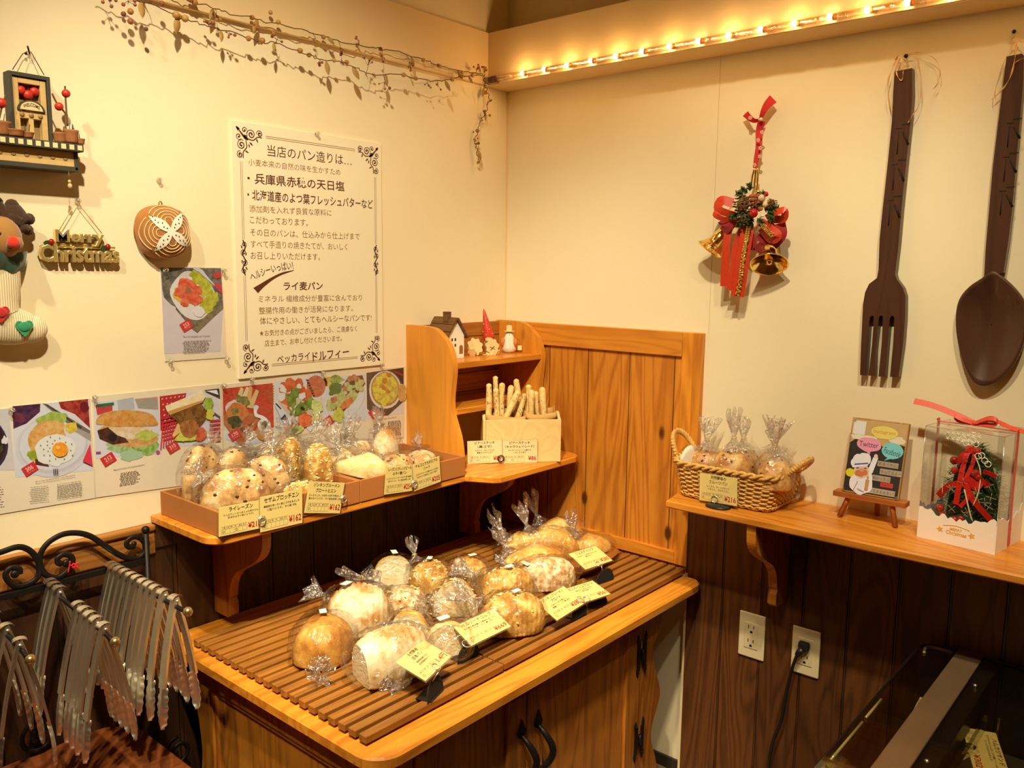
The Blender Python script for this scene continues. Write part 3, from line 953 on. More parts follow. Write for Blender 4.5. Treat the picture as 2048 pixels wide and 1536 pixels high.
def pg_egg(g, z):
    p = Print(z, OFF)
    p.poly([(105, 352), (762, 288), (790, 860), (795, 900), (130, 960)], (232, 222, 200))
    p.poly([(105, 352), (345, 330), (340, 400), (225, 500), (115, 545)], (62, 34, 52, 96, 48, 70)); p.ell(160, 450, 55, 42, (120, 50, 60), 20)
    p.poly([(500, 315), (750, 290), (768, 540), (640, 420), (520, 370)], (150, 40, 34, 190, 70, 50)); p.ell(720, 360, 40, 46, (120, 26, 26))
    p.ell(455, 690, 325, 265, (226, 214, 190), -12, .01); p.ell(455, 680, 300, 240, (214, 202, 176), -12, .01); p.ell(450, 670, 285, 225, (230, 220, 198), -12, .01)
    p.poly([(360, 325), (405, 335), (770, 560), (772, 630), (700, 600)], (128, 110, 84)); p.poly([(375, 330), (395, 333), (700, 530), (690, 545)], (70, 56, 44))
    p.poly([(620, 520), (775, 590), (776, 650), (600, 545)], (176, 160, 136))
    p.ell(440, 470, 125, 62, (158, 176, 60, 188, 196, 86), -8, .2)
    p.poly([(560, 500), (650, 485), (660, 560), (600, 585), (558, 560)], (222, 176, 40, 240, 206, 70))
    p.ell(400, 640, 160, 165, (222, 150, 62, 238, 180, 92), 20, .06); p.ell(430, 540, 120, 60, (232, 164, 76, 240, 188, 104), -10)
    p.ell(290, 770, 60, 42, (150, 160, 40, 200, 190, 50), 20, .3); p.poly([(300, 800), (400, 830), (420, 868), (300, 850)], (96, 44, 22))
    p.ell(480, 722, 178, 130, (244, 234, 208), -8, .10); p.poly([(380, 800), (560, 790), (500, 870), (440, 860)], (244, 234, 208))
    for i in range(30):
        a = i * 2.4; r = 40 + i * 4
        p.ell(480 + r * math.cos(a), 715 + r * .72 * math.sin(a), 6, 5, (150, 160, 60))
    p.ell(512, 722, 68, 64, (232, 136, 26, 240, 160, 40), 0, .03); p.ell(495, 702, 20, 16, (246, 182, 80))
    p.poly([(705, 820), (770, 670), (790, 860)], (214, 52, 60))
    for x in (455, 470, 486): p.poly([(x, 885), (x + 8, 884), (x + 8, 935), (x, 936)], (70, 60, 56))
    p.text('Brot mit Kalbsbraten und Spiegelei', (305, 1008), (640, 950), 18, (90, 66, 46))
    p.words(250, 1045, 430, 1165, 9, -.10, (130, 108, 78), 3); p.words(488, 1018, 700, 1135, 10, -.14, (130, 108, 78), 4, ragged=False)
    p.build('recipe_print', g)
    price_tag(z, 255, 888, 62, 42, -32, '306', g)
def pg_bun(g, z):
    p = Print(z, OFF)
    p.poly([(805, 315), (1350, 270), (1375, 760), (815, 800)], (232, 220, 196))
    p.poly([(815, 340), (960, 320), (960, 390), (830, 430)], (206, 70, 56)); p.poly([(830, 335), (970, 318), (975, 345), (835, 362)], (60, 110, 60))
    p.poly([(1000, 300), (1140, 275), (1150, 380), (1010, 390)], (196, 190, 170)); p.poly([(1150, 290), (1345, 272), (1350, 380), (1180, 370)], (150, 170, 130, 210, 150, 120))
    p.ell(1120, 700, 210, 60, (150, 178, 96, 190, 206, 130), 6, .25); p.ell(1240, 680, 110, 90, (120, 160, 60, 170, 196, 90), 0, .2); p.ell(1120, 770, 90, 46, (176, 200, 140), 0, .3)
    p.ell(1090, 600, 265, 95, (214, 150, 70, 230, 176, 96), 6, .05)
    p.poly([(830, 560), (920, 530), (1040, 590), (1100, 660), (960, 680), (850, 630)], (62, 36, 26, 96, 52, 34)); p.ell(960, 620, 36, 34, (40, 24, 24))
    p.poly([(925, 535), (1120, 525), (1300, 545), (1260, 600), (1120, 640), (1000, 600)], (240, 196, 128, 246, 218, 168))
    p.ell(1250, 600, 85, 45, (184, 190, 60, 210, 206, 90), -10, .3)
    p.poly(sp2([(820, 500), (850, 430), (950, 395), (1110, 385), (1270, 410), (1330, 460), (1340, 515), (1200, 522), (1050, 528), (900, 512)], 4, True), (218, 140, 50, 232, 166, 80))
    p.poly([(820, 740), (860, 738), (860, 758), (820, 760)], (176, 60, 120)); p.ell(1348, 745, 18, 18, (214, 70, 120))
    p.text('Baguettesnack mit Schweinebraten', (970, 905), (1235, 858), 15, (90, 66, 46))
    p.words(1015, 925, 1200, 1030, 10, -.16, (130, 108, 78), 6)
    p.build('recipe_print', g)
    price_tag(z, 925, 805, 58, 42, -32, '213', g)
def pg_check(g, z):
    p = Print(z, OFF)
    p.poly([(1362, 270), (1870, 205), (1885, 650), (1385, 720)], (234, 222, 204))
    p.poly([(1362, 268), (1590, 238), (1560, 440), (1400, 560), (1370, 560)], (206, 46, 40)); 
    for i in range(6):
        for j in range(5):
            p.ell(1385 + i * 36 + j * 6, 290 + j * 46 - i * 5, 5, 9, (236, 190, 176), 40)
    for i in range(8):
        y = 470 + i * 30
        p.poly([(1372 + i * 2, y), (1380 + i * 2, y - 14), (1560, y - 60), (1560, y - 44)], (210, 50, 44)) if i < 7 else None
    for i in range(8):
        x = 1385 + i * 22
        p.poly([(x, 500), (x + 10, 495), (x - 8 + 60 * (i % 2) * 0, 720 - i * 16), (x - 18, 722 - i * 16)], (210, 50, 44))
    for i in range(6):
        y = 470 + i * 34
        p.poly([(1790, y), (1880, y - 8), (1882, y + 8), (1788, y + 16)], (210, 50, 44))
    p.poly([(1740, 215), (1870, 200), (1878, 280)], (60, 50, 44)); p.poly([(1760, 222), (1850, 212), (1865, 255)], (232, 222, 200))
    p.poly([(1800, 380), (1880, 440), (1878, 452), (1795, 395)], (96, 84, 66))
    p.ell(1700, 590, 70, 60, (196, 70, 40, 214, 100, 60), 0, .15)
    p.poly([(1530, 470), (1640, 420), (1560, 560), (1480, 620), (1470, 600)], (232, 178, 96))
    p.ell(1590, 610, 90, 44, (176, 190, 50, 214, 206, 80), -10, .3)
    p.ell(1780, 330, 40, 62, (130, 150, 40, 170, 184, 60), 0, .2); p.ell(1790, 420, 36, 50, (206, 196, 60), 0, .3)
    p.poly(sp2([(1450, 430), (1560, 380), (1700, 330), (1760, 400), (1740, 480), (1640, 560), (1560, 540), (1500, 470)], 3, True), (104, 62, 22, 140, 92, 36))
    p.poly(sp2([(1540, 500), (1650, 470), (1700, 540), (1640, 620), (1560, 600)], 3, True), (150, 84, 32, 180, 116, 54))
    p.poly([(1410, 350), (1720, 222), (1755, 270), (1730, 312), (1450, 425), (1425, 395)], (240, 206, 130, 246, 222, 160)); p.poly([(1425, 398), (1450, 428), (1735, 315), (1730, 300)], (206, 146, 66))
    p.text('Tramezzini', (1662, 768), (1728, 755), 16, (90, 66, 46))
    p.words(1600, 800, 1800, 900, 8, -.12, (130, 108, 78), 8)
    p.build('recipe_print', g)
    price_tag(z, 1475, 702, 52, 40, -32, '310', g)
def pg_asp(g, z):
    p = Print(z, OFF)
    p.poly([(108, 330), (535, 282), (545, 640), (545, 690), (118, 690)], (206, 60, 36, 216, 76, 46))
    p.poly([(118, 640), (300, 830), (545, 660), (548, 760), (125, 760)], (236, 226, 206))
    for i in range(9):
        p.poly([(385 + i * 18, 390 + i * 8), (395 + i * 18, 388 + i * 8), (545, 300 + i * 22), (545, 312 + i * 22)], (186, 110, 50)) if i < 8 else None
    p.poly([(118, 520), (250, 460), (420, 590), (280, 835), (240, 800), (120, 640)], (186, 96, 40, 206, 124, 60))
    for i in range(7): p.poly([(150 + i * 22, 640 + i * 22), (158 + i * 22, 636 + i * 22), (330 + i * 8, 560 + i * 16), (322 + i * 8, 566 + i * 16)], (150, 64, 26))
    for i, (a, b) in enumerate((((230, 470), (270, 330)), ((270, 460), (320, 325)), ((320, 470), (345, 320)), ((340, 490), (400, 350)))):
        p.poly([(a[0] - 26, a[1]), (a[0] + 26, a[1] + 10), (b[0] + 18, b[1]), (b[0] - 8, b[1] - 14)], ((240, 206, 130), (244, 214, 150), (232, 176, 96), (238, 196, 120))[i])
    p.ell(200, 490, 70, 60, (238, 214, 180), -40, .15); p.ell(240, 560, 95, 110, (214, 110, 50, 226, 140, 70), -20, .12)
    p.blobs([(290, 430), (250, 420), (320, 450), (215, 520), (220, 590), (215, 630)], 34, (112, 108, 40, 150, 140, 60)); p.ell(215, 610, 55, 50, (50, 60, 26, 90, 84, 34), 0, .3)
    p.ell(330, 600, 60, 30, (196, 100, 50), -30, .3); p.ell(285, 680, 30, 16, (110, 80, 40), 20, .4)
    p.ell(462, 700, 70, 72, (214, 140, 60), 0, .03); p.ell(462, 640, 56, 54, (244, 236, 214), 0, .04); p.ell(462, 640, 24, 34, (96, 86, 50, 140, 120, 70), 20, .2)
    p.poly(sp2([(375, 480), (410, 480), (400, 540), (450, 560), (490, 590), (470, 605), (420, 580), (380, 560)], 3, True), (240, 226, 200)); p.ell(392, 490, 22, 22, (226, 208, 180))
    p.text('Brot mit Parmesan und Tomate', (218, 872), (432, 840), 17, (90, 66, 46)); p.words(210, 890, 430, 950, 7, -.11, (130, 108, 78), 11)
    p.build('recipe_print', g)
    price_tag(z, 213, 725, 50, 38, -32, '170', g)
def pg_tom(g, z):
    p = Print(z, OFF)
    p.poly([(552, 270), (935, 225), (948, 650), (552, 690)], (236, 226, 206))
    p.ell(905, 310, 100, 120, (238, 226, 200), 0, .02); p.ell(905, 310, 80, 95, (206, 104, 60, 220, 130, 80), 0, .03)
    for i in range(7): p.poly([(818 + i * 9, 250 + i * 22), (838 + i * 9, 252 + i * 22), (846 + i * 9, 264 + i * 22), (824 + i * 9, 268 + i * 22)], (56, 40, 34))
    p.ell(750, 470, 150, 215, (226, 200, 150), -28, .05)
    p.blobs([(640, 330), (700, 300), (760, 280), (820, 380), (660, 420), (700, 490), (790, 560), (820, 610), (770, 340)], 55, (214, 84, 40, 232, 116, 60), .2)
    p.blobs([(610, 400), (620, 330), (760, 310), (790, 390), (720, 500), (740, 590), (850, 660), (690, 380)], 32, (242, 232, 206), .35)
    p.blobs([(720, 370), (690, 420), (730, 350), (800, 490), (850, 460), (780, 470), (700, 450), (740, 520), (860, 440)], 42, (96, 122, 40, 138, 158, 60), .4)
    p.blobs([(900, 470), (910, 560), (880, 600), (930, 500), (730, 680), (780, 660)], 40, (188, 190, 90, 214, 210, 120), .4)
    p.ell(810, 600, 62, 56, (218, 90, 40, 236, 126, 66), 20, .08); p.ell(790, 500, 20, 14, (40, 36, 24), 30)
    p.poly([(552, 470), (580, 455), (700, 590), (690, 640), (640, 650)], (214, 206, 186)); p.poly([(556, 460), (566, 452), (610, 500), (602, 508)], (60, 54, 50)); p.poly([(600, 590), (640, 545), (660, 590), (640, 600)], (60, 54, 50))
    p.text('Salat mit Käse und Tomaten', (690, 745), (900, 712), 15, (90, 66, 46)); p.words(700, 765, 900, 850, 8, -.13, (130, 108, 78), 13)
    p.build('recipe_print', g)
    price_tag(z, 670, 642, 45, 36, -34, '345', g)
def pg_let(g, z):
    p = Print(z, OFF)
    p.poly([(952, 240), (1330, 205), (1332, 600), (960, 640)], (234, 222, 200))
    p.ell(1010, 270, 56, 40, (232, 176, 40, 240, 200, 80), 0, .2); p.ell(1090, 290, 90, 60, (130, 146, 50, 180, 184, 90), 20, .3)
    p.ell(1160, 430, 210, 150, (240, 230, 208), -48, .01); p.ell(1160, 432, 196, 138, (224, 212, 188), -48, .01); p.ell(1160, 428, 184, 128, (238, 228, 206), -48, .01)
    p.poly([(1000, 490), (1180, 230), (1300, 215), (1325, 290), (1140, 530), (1050, 520)], (120, 66, 30, 150, 90, 44))
    p.blobs([(1030, 470), (1080, 400), (1140, 350), (1200, 300), (1250, 270), (1290, 330), (1220, 380), (1180, 420), (1100, 450), (1130, 400), (1270, 290)], 46, (182, 186, 84, 214, 208, 130), .4)
    p.blobs([(1200, 250), (1240, 240), (1150, 330), (1060, 420)], 28, (196, 110, 60, 214, 140, 90), .3)
    p.poly([(1110, 480), (1150, 430), (1210, 400), (1225, 430), (1180, 490), (1130, 505)], (226, 120, 50, 236, 146, 76))
    p.blobs([(1080, 540), (1110, 520), (1130, 560), (1070, 570), (1100, 590)], 30, (206, 196, 60, 226, 214, 90), .4)
    p.ell(1070, 330, 60, 40, (96, 122, 44), -40, .3); p.ell(1215, 280, 26, 18, (80, 70, 30), 0, .3)
    p.text('Toast mit Hähnchensalat', (1075, 695), (1235, 662), 14, (90, 66, 46)); p.words(1060, 715, 1140, 800, 8, -.13, (130, 108, 78), 15); p.words(1148, 690, 1240, 800, 11, -.13, (130, 108, 78), 16, ragged=False)
    p.build('recipe_print', g)
    price_tag(z, 1012, 605, 38, 36, -36, '235', g)
def pg_soup(g, z):
    p = Print(z, OFF)
    p.poly([(1335, 195), (1652, 150), (1652, 540), (1345, 590)], (236, 226, 206))
    p.poly([(1335, 195), (1652, 150), (1652, 440), (1520, 560), (1400, 565), (1340, 500)], (80, 62, 46, 100, 78, 58))
    p.poly([(1560, 170), (1650, 150), (1652, 300), (1600, 220)], (44, 34, 34)); p.poly([(1570, 172), (1645, 205), (1648, 225), (1580, 195)], (170, 40, 36))
    p.ell(1495, 340, 138, 162, (240, 226, 190), 0, .01); p.ell(1495, 335, 122, 146, (176, 140, 60), 0, .01); p.ell(1495, 330, 112, 134, (204, 172, 60, 222, 194, 90), 0, .03)
    p.blobs([(1440, 260), (1500, 230), (1555, 250), (1420, 330), (1460, 350), (1540, 330), (1570, 290), (1500, 420), (1430, 400), (1560, 380), (1485, 450)], 30, (228, 206, 50, 240, 222, 90), .5)
    p.blobs([(1490, 260), (1480, 320), (1520, 350), (1530, 210)], 20, (214, 130, 50), .4)
    p.ell(1640, 365, 40, 78, (214, 150, 70, 230, 180, 100), 0, .03)
    p.text('Suppe mit Gemüse', (1425, 604), (1590, 578), 13, (90, 66, 46)); p.words(1390, 635, 1500, 750, 10, -.10, (130, 108, 78), 18); p.words(1518, 610, 1630, 730, 12, -.10, (130, 108, 78), 19, ragged=False)
    p.build('recipe_print', g)
    price_tag(z, 1398, 540, 36, 36, -36, '250', g)
def pg_single(g, z):
    p = Print(z, OFF)
    p.poly([(1370, 660), (1885, 665), (1905, 1020), (1880, 1380), (1400, 1400), (1385, 1000)], (228, 206, 180))
    p.poly([(1372, 662), (1885, 667), (1905, 1010), (1685, 1222), (1640, 1190), (1500, 1020), (1400, 920), (1385, 850)], (92, 84, 66, 130, 116, 86))
    p.ell(1452, 1000, 52, 24, (226, 206, 180), 30, .2)
    p.poly([(1680, 1215), (1640, 1180), (1880, 960), (1905, 1015)], (110, 94, 60, 146, 124, 80))
    p.poly(sp2([(1450, 850), (1520, 740), (1610, 690), (1760, 760), (1850, 930), (1770, 1060), (1690, 1110), (1580, 1080), (1480, 960)], 3, True), (238, 220, 186))
    p.blobs([(1690, 740), (1750, 800), (1790, 880), (1820, 920), (1770, 960), (1660, 720), (1730, 850), (1760, 1000)], 56, (176, 170, 30, 208, 196, 60), .35)
    p.ell(1520, 890, 46, 56, (232, 176, 50), 0, .2)
    p.blobs([(1570, 810), (1640, 830), (1690, 860), (1600, 900), (1660, 930), (1580, 960), (1640, 880), (1560, 860)], 56, (220, 78, 40, 232, 120, 70), .25)
    p.ell(1610, 855, 24, 26, (150, 110, 60), 0, .3); p.ell(1700, 1040, 50, 46, (240, 226, 196), 0, .15)
    p.poly([(1660, 665), (1730, 690), (1850, 830), (1820, 810)], (216, 206, 186)); p.ell(1690, 680, 46, 16, (226, 216, 196), 20)
    p.ell(1858, 725, 34, 30, (206, 56, 46), 0, .15); p.poly([(1820, 790), (1890, 800), (1900, 890), (1850, 850)], (206, 60, 66))
    p.text('Brot mit Spiegelei und Tomaten', (1565, 1262), (1790, 1255), 18, (90, 66, 46))
    p.words(1555, 1290, 1810, 1390, 9, -.04, (140, 118, 88), 21)
    p.build('recipe_print', g)
    price_tag(z, 1592, 1158, 48, 40, -32, '253', g)
sheet('recipe_sheet', 'recipe page of a fried egg on bread beside a page with a dark plate', [(0, pg_plate), (0, pg_egg)], [(-160, 395), (765, 283), (812, 1135), (-160, 1300)], z5)
sheet('recipe_sheet', 'two recipe pages, a filled bun and a sandwich on red checked cloth', [(0, pg_bun), (0, pg_check)], [(790, 268), (1888, 158), (1908, 980), (816, 1132)], z5)
sheet('recipe_sheet', 'two recipe pages, asparagus on a red board and a tomato salad', [(0, pg_asp), (0, pg_tom)], [(95, 298), (941, 188), (958, 905), (120, 1000)], z6)
sheet('recipe_sheet', 'two recipe pages, lettuce toast on a plate and a bowl of yellow soup', [(0, pg_let), (0, pg_soup)], [(946, 184), (1657, 143), (1652, 745), (958, 855)], z6)
sheet('recipe_sheet', 'single recipe page of an open sandwich on grey slate, beside the notice board', [(0, pg_single)], [(1366, 657), (1888, 662), (1932, 1430), (1410, 1465)], z2)
# ------------------------------------------------------------------ berry garland along the beam
def garland(name, label, px, off, seed, nb, nl, extra=()):
    path = smooth_path([A(p, off) for p in px], 5)
    mid = path[len(path) // 2]
    g = thing(name, label, 'garland', mid, 0, 'dried berry garlands')
    rr = random.Random(seed)
    wob = [p + V((0, rr.uniform(-.006, .006), rr.uniform(-.002, .002))) for p in path]
    twig = MB(); twig.tube(wob, .0011, 6)
    cum = [0]
    for i in range(1, len(wob)): cum.append(cum[-1] + (wob[i] - wob[i - 1]).length)
    def at(s):
        for i in range(1, len(wob)):
            if cum[i] >= s:
                f = (s - cum[i - 1]) / max(1e-6, cum[i] - cum[i - 1])
                return wob[i - 1].lerp(wob[i], f)
        return wob[-1]
    bm_ = [mat('berry_%d' % i, c, rough=.45, var=.3, scale=200) for i, c in enumerate(((.42, .20, .05), (.34, .11, .04), (.20, .07, .03), (.52, .30, .09)))]
    protos = []
    for i in range(4):
        p = MB().ell((0, 0, 0), 1, 1, 1.04, 0, 12).build('berry', bm_[i], g, local=True)
        protos.append([p, False])
    cnt = 0
    def berry(pos, r, k):
        p, used = protos[k]
        if used:
            o = p.copy(); COL.objects.link(o)
        else:
            o = p; protos[k][1] = True
        o.location = pos - V(g.location); o.scale = (r, r, r)
        o.rotation_euler = (rr.random() * 3, rr.random() * 3, 0)
    s = .02
    L = cum[-1]
    step = L / max(1, nb / 3.2)
    while cnt < nb and s < L - .005:
        base = at(s)
        mode = rr.random()
        if mode < .35:
            berry(base + V((0, 0, rr.uniform(-.003, .003))), rr.uniform(.0050, .0068), rr.choice((0, 3))); cnt += 1
        else:
            k = rr.randint(2, 5)
            d = V((rr.uniform(-.5, .5), rr.uniform(-.6, .2), -1 if rr.random() < .6 else .8)).normalized()
            tip = base + d * rr.uniform(.012, .034)
            twig.tube(smooth_path([base, base.lerp(tip, .5) + V((.002, 0, .001)), tip], 3), .0006, 5)
            for j in range(k):
                if cnt >= nb: break
                q = tip + V((rr.uniform(-.012, .012), rr.uniform(-.010, .010), rr.uniform(-.012, .008)))
                twig.tube([base.lerp(tip, .6), q], .0005, 4)
                berry(q, rr.uniform(.0022, .0040), rr.choice((0, 1, 1, 2))); cnt += 1
        s += step * rr.uniform(.6, 1.4)
    for (p, r, k) in extra:
        berry(A(p, off), r, k)
    for q in protos:
        if not q[1]: bpy.data.objects.remove(q[0])
    twig.build('twig', mat('garland_twig', (.13, .06, .02), rough=.7, var=.2), g)
    lm = mat('garland_leaf', (.40, .24, .06), rough=.6, var=.25, scale=80)
    for i in range(nl):
        b = at(L * (i + .5 + rr.uniform(-.3, .3)) / nl)
        a = rr.uniform(-2.4, -.7); l = rr.uniform(.018, .034)
        d = V((math.cos(a), rr.uniform(-.5, .1), math.sin(a))).normalized()
        sd = d.cross(V((0, 1, .3))).normalized()
        def fn(u, v, b=b, d=d, sd=sd, l=l):
            w = math.sin(math.pi * min(1, v * 1.02 + .001)) ** .8 * l * .24
            x = (u - .5) * 2
            return b + d * (v * l) + sd * (x * w) + V((0, -1, 0)) * (.004 * (1 - x * x) * math.sin(3 * v)) + V((0, 0, -.004 * v * v))
        MB().grid(fn, 4, 7).build('leaf', lm, g, fix=False)
    return g
garland('berry_garland', 'dried berry garland, the upper strand along the beam above the notice board',
        [(300, -40), (340, -16), (376, -1), (430, 18), (462, 28), (507, 36), (544, 46), (612, 63), (647, 74), (682, 84), (733, 93), (761, 98), (795, 104), (847, 119), (877, 131), (914, 141), (946, 146), (967, 149)], .030, 5, 44, 5,
        (((381, 0), .0055, 1), ((504, 35), .0058, 0), ((541, 25), .005, 3), ((647, 74), .0056, 0), ((761, 98), .0055, 1), ((877, 131), .005, 0)))
garland('berry_garland', 'dried berry garland, the lower sagging strand between beam and notice board',
        [(190, -30), (230, -14), (272, 0), (305, 9), (347, 28), (371, 36), (408, 50), (451, 61), (493, 75), (526, 86), (547, 84), (582, 98), (618, 110), (637, 119), (672, 121), (704, 132), (731, 147), (761, 151), (795, 148), (832, 157), (867, 162), (904, 158), (924, 153), (966, 151)], .045, 11, 56, 9,
        (((352, 30), .0075, 3), ((370, 37), .0075, 3), ((261, 23), .0062, 0), ((261, 43), .0058, 1), ((247, 28), .005, 2), ((497, 77), .006, 0), ((618, 110), .0055, 0), ((832, 157), .0052, 0), ((924, 153), .0052, 0), ((292, 58), .0045, 2), ((324, 7), .0052, 1)))
garland('berry_garland', 'dried berry garland end hanging straight down at the beam corner',
        [(968, 150), (969, 165), (971, 174), (976, 192), (977, 206), (972, 223), (963, 240), (956, 255), (953, 270), (951, 283), (955, 304), (957, 329)], .020, 21, 18, 3,
        (((947, 264), .0026, 2), ((951, 281), .0035, 0), ((956, 325), .0042, 0)))

# ------------------------------------------------------------------ welcome window ornament
c = A((60, 250), .03)
t = thing('welcome_window_ornament', 'miniature wooden window with shelf and WELCOME plaque hanging on the plaster', 'ornament', c)
DK = mat('dark_teal_paint', (.055, .050, .035), rough=.6, var=.2)
CRM = mat('cream_wood_paint', (.62, .43, .17), rough=.6, var=.15, scale=80)
def rectA(mb, x0, y0, x1, y1, o0, o1, m=0, b=.001):
    P0 = A((x0, y0), o1); P1 = A((x1, y1), o1)
    mb.box(P0.x, P1.x, -o1, -o0, P1.z, P0.z, m, b)
a0, a1 = A((15, 139), .032), A((107, 285), .032)
X0, X1, Z1, Z0 = a0.x, a1.x, a0.z - .001, A((60, 283), .032).z
Wd = X1 - X0; Ht = Z1 - Z0
def W(u, v): return X0 + u * Wd, Z0 + v * Ht
m = MB()
for u0, u1, v0, v1 in ((0, .09, 0, 1), (.91, 1, 0, 1), (.091, .909, .94, 1)):
    m.box(X0 + u0 * Wd, X0 + u1 * Wd, -.034, -.008, Z0 + v0 * Ht, Z0 + v1 * Ht, 0, .001)
m.build('outer_frame', DK, t)
m = MB()
for u0, u1, v0, v1 in ((.10, .24, 0, .93), (.76, .90, 0, .93), (.241, .759, .85, .93), (.241, .759, .34, .45), (.44, .56, .051, .339), (.241, .759, 0, .05)):
    m.box(X0 + u0 * Wd, X0 + u1 * Wd, -.030, -.014, Z0 + v0 * Ht, Z0 + v1 * Ht, 0, .001)
m.build('window_frame', CRM, t)
MB().box(X0 + .08 * Wd, X1 - .08 * Wd, -.014, -.010, Z0, Z1 - .002).build('backing', mat('tan_backing', (.36, .24, .10), rough=.7, var=.2, scale=30), t)
apl = mat('red_berry_paint', (.55, .035, .02), rough=.4, var=.15)
for u, v, r in ((.33, .755, .0085), (.50, .70, .0090), (.66, .765, .0085)):
    x, z = W(u, v)
    a = MB().ell((x, -.022, z), r, r * .7, r, 0, 12).build('apple', apl, t)
    MB().tube([(x, -.022, z + r * .8), (x + .002, -.022, z + r * 1.5)], .0009, 5).build('stem', DK, a)
x, z = W(.50, .455)
arc = [(.0235 * math.cos(R(q)), .019 * math.sin(R(q))) for q in range(0, 181, 12)]
pl = MB().prism(arc, .030, .034, 0, FA(x, z)).build('welcome_plaque', DK, t)
q = MB().prism([(p[0] * .82, p[1] * .8 + .001) for p in arc], .034, .0345, 0, FA(x, z)).build('plaque_face', mat('plaque_cream', (.75, .6, .32), var=.05), pl)
lt = MB(); put_text(lt, 'WELCOME', V((x - .014, -.0347, z + .003)), UA, UZ, .028, .0065, 0, .02, bend=lambda a: .0045 * math.sin(math.pi * a)); lt.build('lettering', BLACKINK, pl, fix=False)
for u in (.28, .5, .72):
    x, z = W(u, .395)
    MB().ell((x, -.031, z), .0045, .002, .0045, 0, 10).build('rosette', mat('rosette_paint', (.36, .22, .08), var=.2), t)
# shelf
zt = A((60, 281), .06).z
sx0, sx1 = A((-62, 270), .062).x, A((166, 300), .062).x
zs = Z0 + .003
MB().box(sx0, sx1, -.066, -.004, zs - .016, zs - .002, 0, .001).build('shelf', DK, t)
m = MB()
n = 13
for k in range(n):
    x = sx0 + (sx1 - sx0) * (k + .5) / n
    m.box(x - .0042, x + .0042, -.0668, -.066, zs - .0135, zs - .0045)
m.build('check_pattern', mat('check_cream', (.72, .66, .36), var=.1), t)
m = MB()
m.box(sx0 + .012, sx1 - .012, -.050, -.004, zs - .046, zs - .016, 0, .001)
m.build('apron', CRM, t)
m = MB().box(sx0 + .006, sx1 - .006, -.0515, -.004, zs - .052, zs - .043, 0, .001).box(sx1 - .012, sx1 - .005, -.0515, -.004, zs - .05, zs - .016, 0, .001).box(sx0 + .005, sx0 + .012, -.0515, -.004, zs - .05, zs - .016, 0, .001)
m.build('apron_edge', DK, t)
m = MB()
for k in range(7):
    m.ell((sx0 + .028 + k * (sx1 - sx0 - .056) / 6, -.0503, zs - .030), .0045, .001, .004, 0, 8)
m.build('dot_pattern', mat('rosette_paint', (.36, .22, .08), var=.2), t)
terra = mat('terracotta_wicker', (.33, .13, .045), rough=.8, var=.3, scale=150)
def pot(x, y, r, h, twigs, seed):
    p = MB().lathe([(r * .8, 0), (r * .86, h * .15), (r * .9, h * .3), (r * .94, h * .5), (r * .98, h * .7), (r * 1.06, h * .85), (r * 1.1, h), (r * .9, h), (r * .9, h * .8), (0, h * .8)], 12, 0, mxf((x, y, zs))).build('basket_pot', terra, t)
    rr = random.Random(seed)
    b = MB()
    for k in range(twigs):
        a = rr.uniform(0, 6.28)
        b.tube([(x + r * .4 * math.cos(a), y + r * .4 * math.sin(a), zs + h * .7), (x + r * .8 * math.cos(a), y + r * .8 * math.sin(a), zs + h + rr.uniform(.006, .014))], .0007, 5)
    b.build('dry_stems', DK, p)
    return p
px_ = A((142, 268), .05).x
p1 = pot(px_, -.050, .0125, .024, 5, 1); pot(A((122, 270), .045).x, -.040, .012, .018, 3, 2); pot(A((165, 290), .05).x - .004, -.052, .0075, .010, 3, 3)
pot(A((30, 272), .05).x, -.052, .015, .012, 2, 4); pot(A((54, 276), .05).x, -.052, .011, .010, 2, 5); pot(A((4, 265), .05).x, -.046, .016, .024, 5, 6)
for base, pts, bl in ((p1, [(135, 252), (133, 225), (131, 195), (130, 172)], (132, 187)), (p1, [(135, 232), (124, 218), (113, 205), (104, 187)], (118, 213))):
    tr = MB(); tr.tube(smooth_path([A(q, .052) for q in pts], 4), .0016, 6); tr.build('branch', mat('garland_twig', (.13, .06, .02)), base)
    MB().ell(A(bl, .052), .0078, .0078, .0078, 0, 12).build('berry', apl, base)
tr = MB(); tr.tube(smooth_path([A(q, .052) for q in ((-6, 255), (0, 230), (6, 205), (12, 190))], 4), .0016, 6); b2 = tr.build('branch', mat('garland_twig', (.13, .06, .02)), t)
MB().ell(A((2, 206), .052), .009, .009, .009, 0, 12).build('berry', apl, b2)
hk = A((54, 103), .012)
m = MB(); m.tube([A((25, 139), .022), A((45, 108), .014), hk, A((62, 104), .012), A((88, 150), .022)], .0008, 6); m.build('hanging_wire', mat('garland_twig', (.13, .06, .02)), t)
m = MB(); m.tube([A((137, 325), .05), A((138, 356), .05)], .0004, 5); ch = m.build('thread', mat('thread', (.6, .45, .2), var=0), t)
MB().ell(A((140, 372), .05), .0042, .004, .0052, 0, 12).ell(A((139, 363), .05), .003, .003, .0034, 0, 10).build('snowman_charm', mat('charm', (.66, .46, .22), var=.35, scale=300), ch)
m = MB().tube([A((55, 92), .016), A((59, 106), .010), A((59, 107), -.005)], .0016, 6); m.ell(A((52, 107), .012), .0028, .0028, .0028, 0, 8)
tag(m.build('wall_nail', IRON), 'small bent nail holding the wire of the miniature welcome window', 'nail')

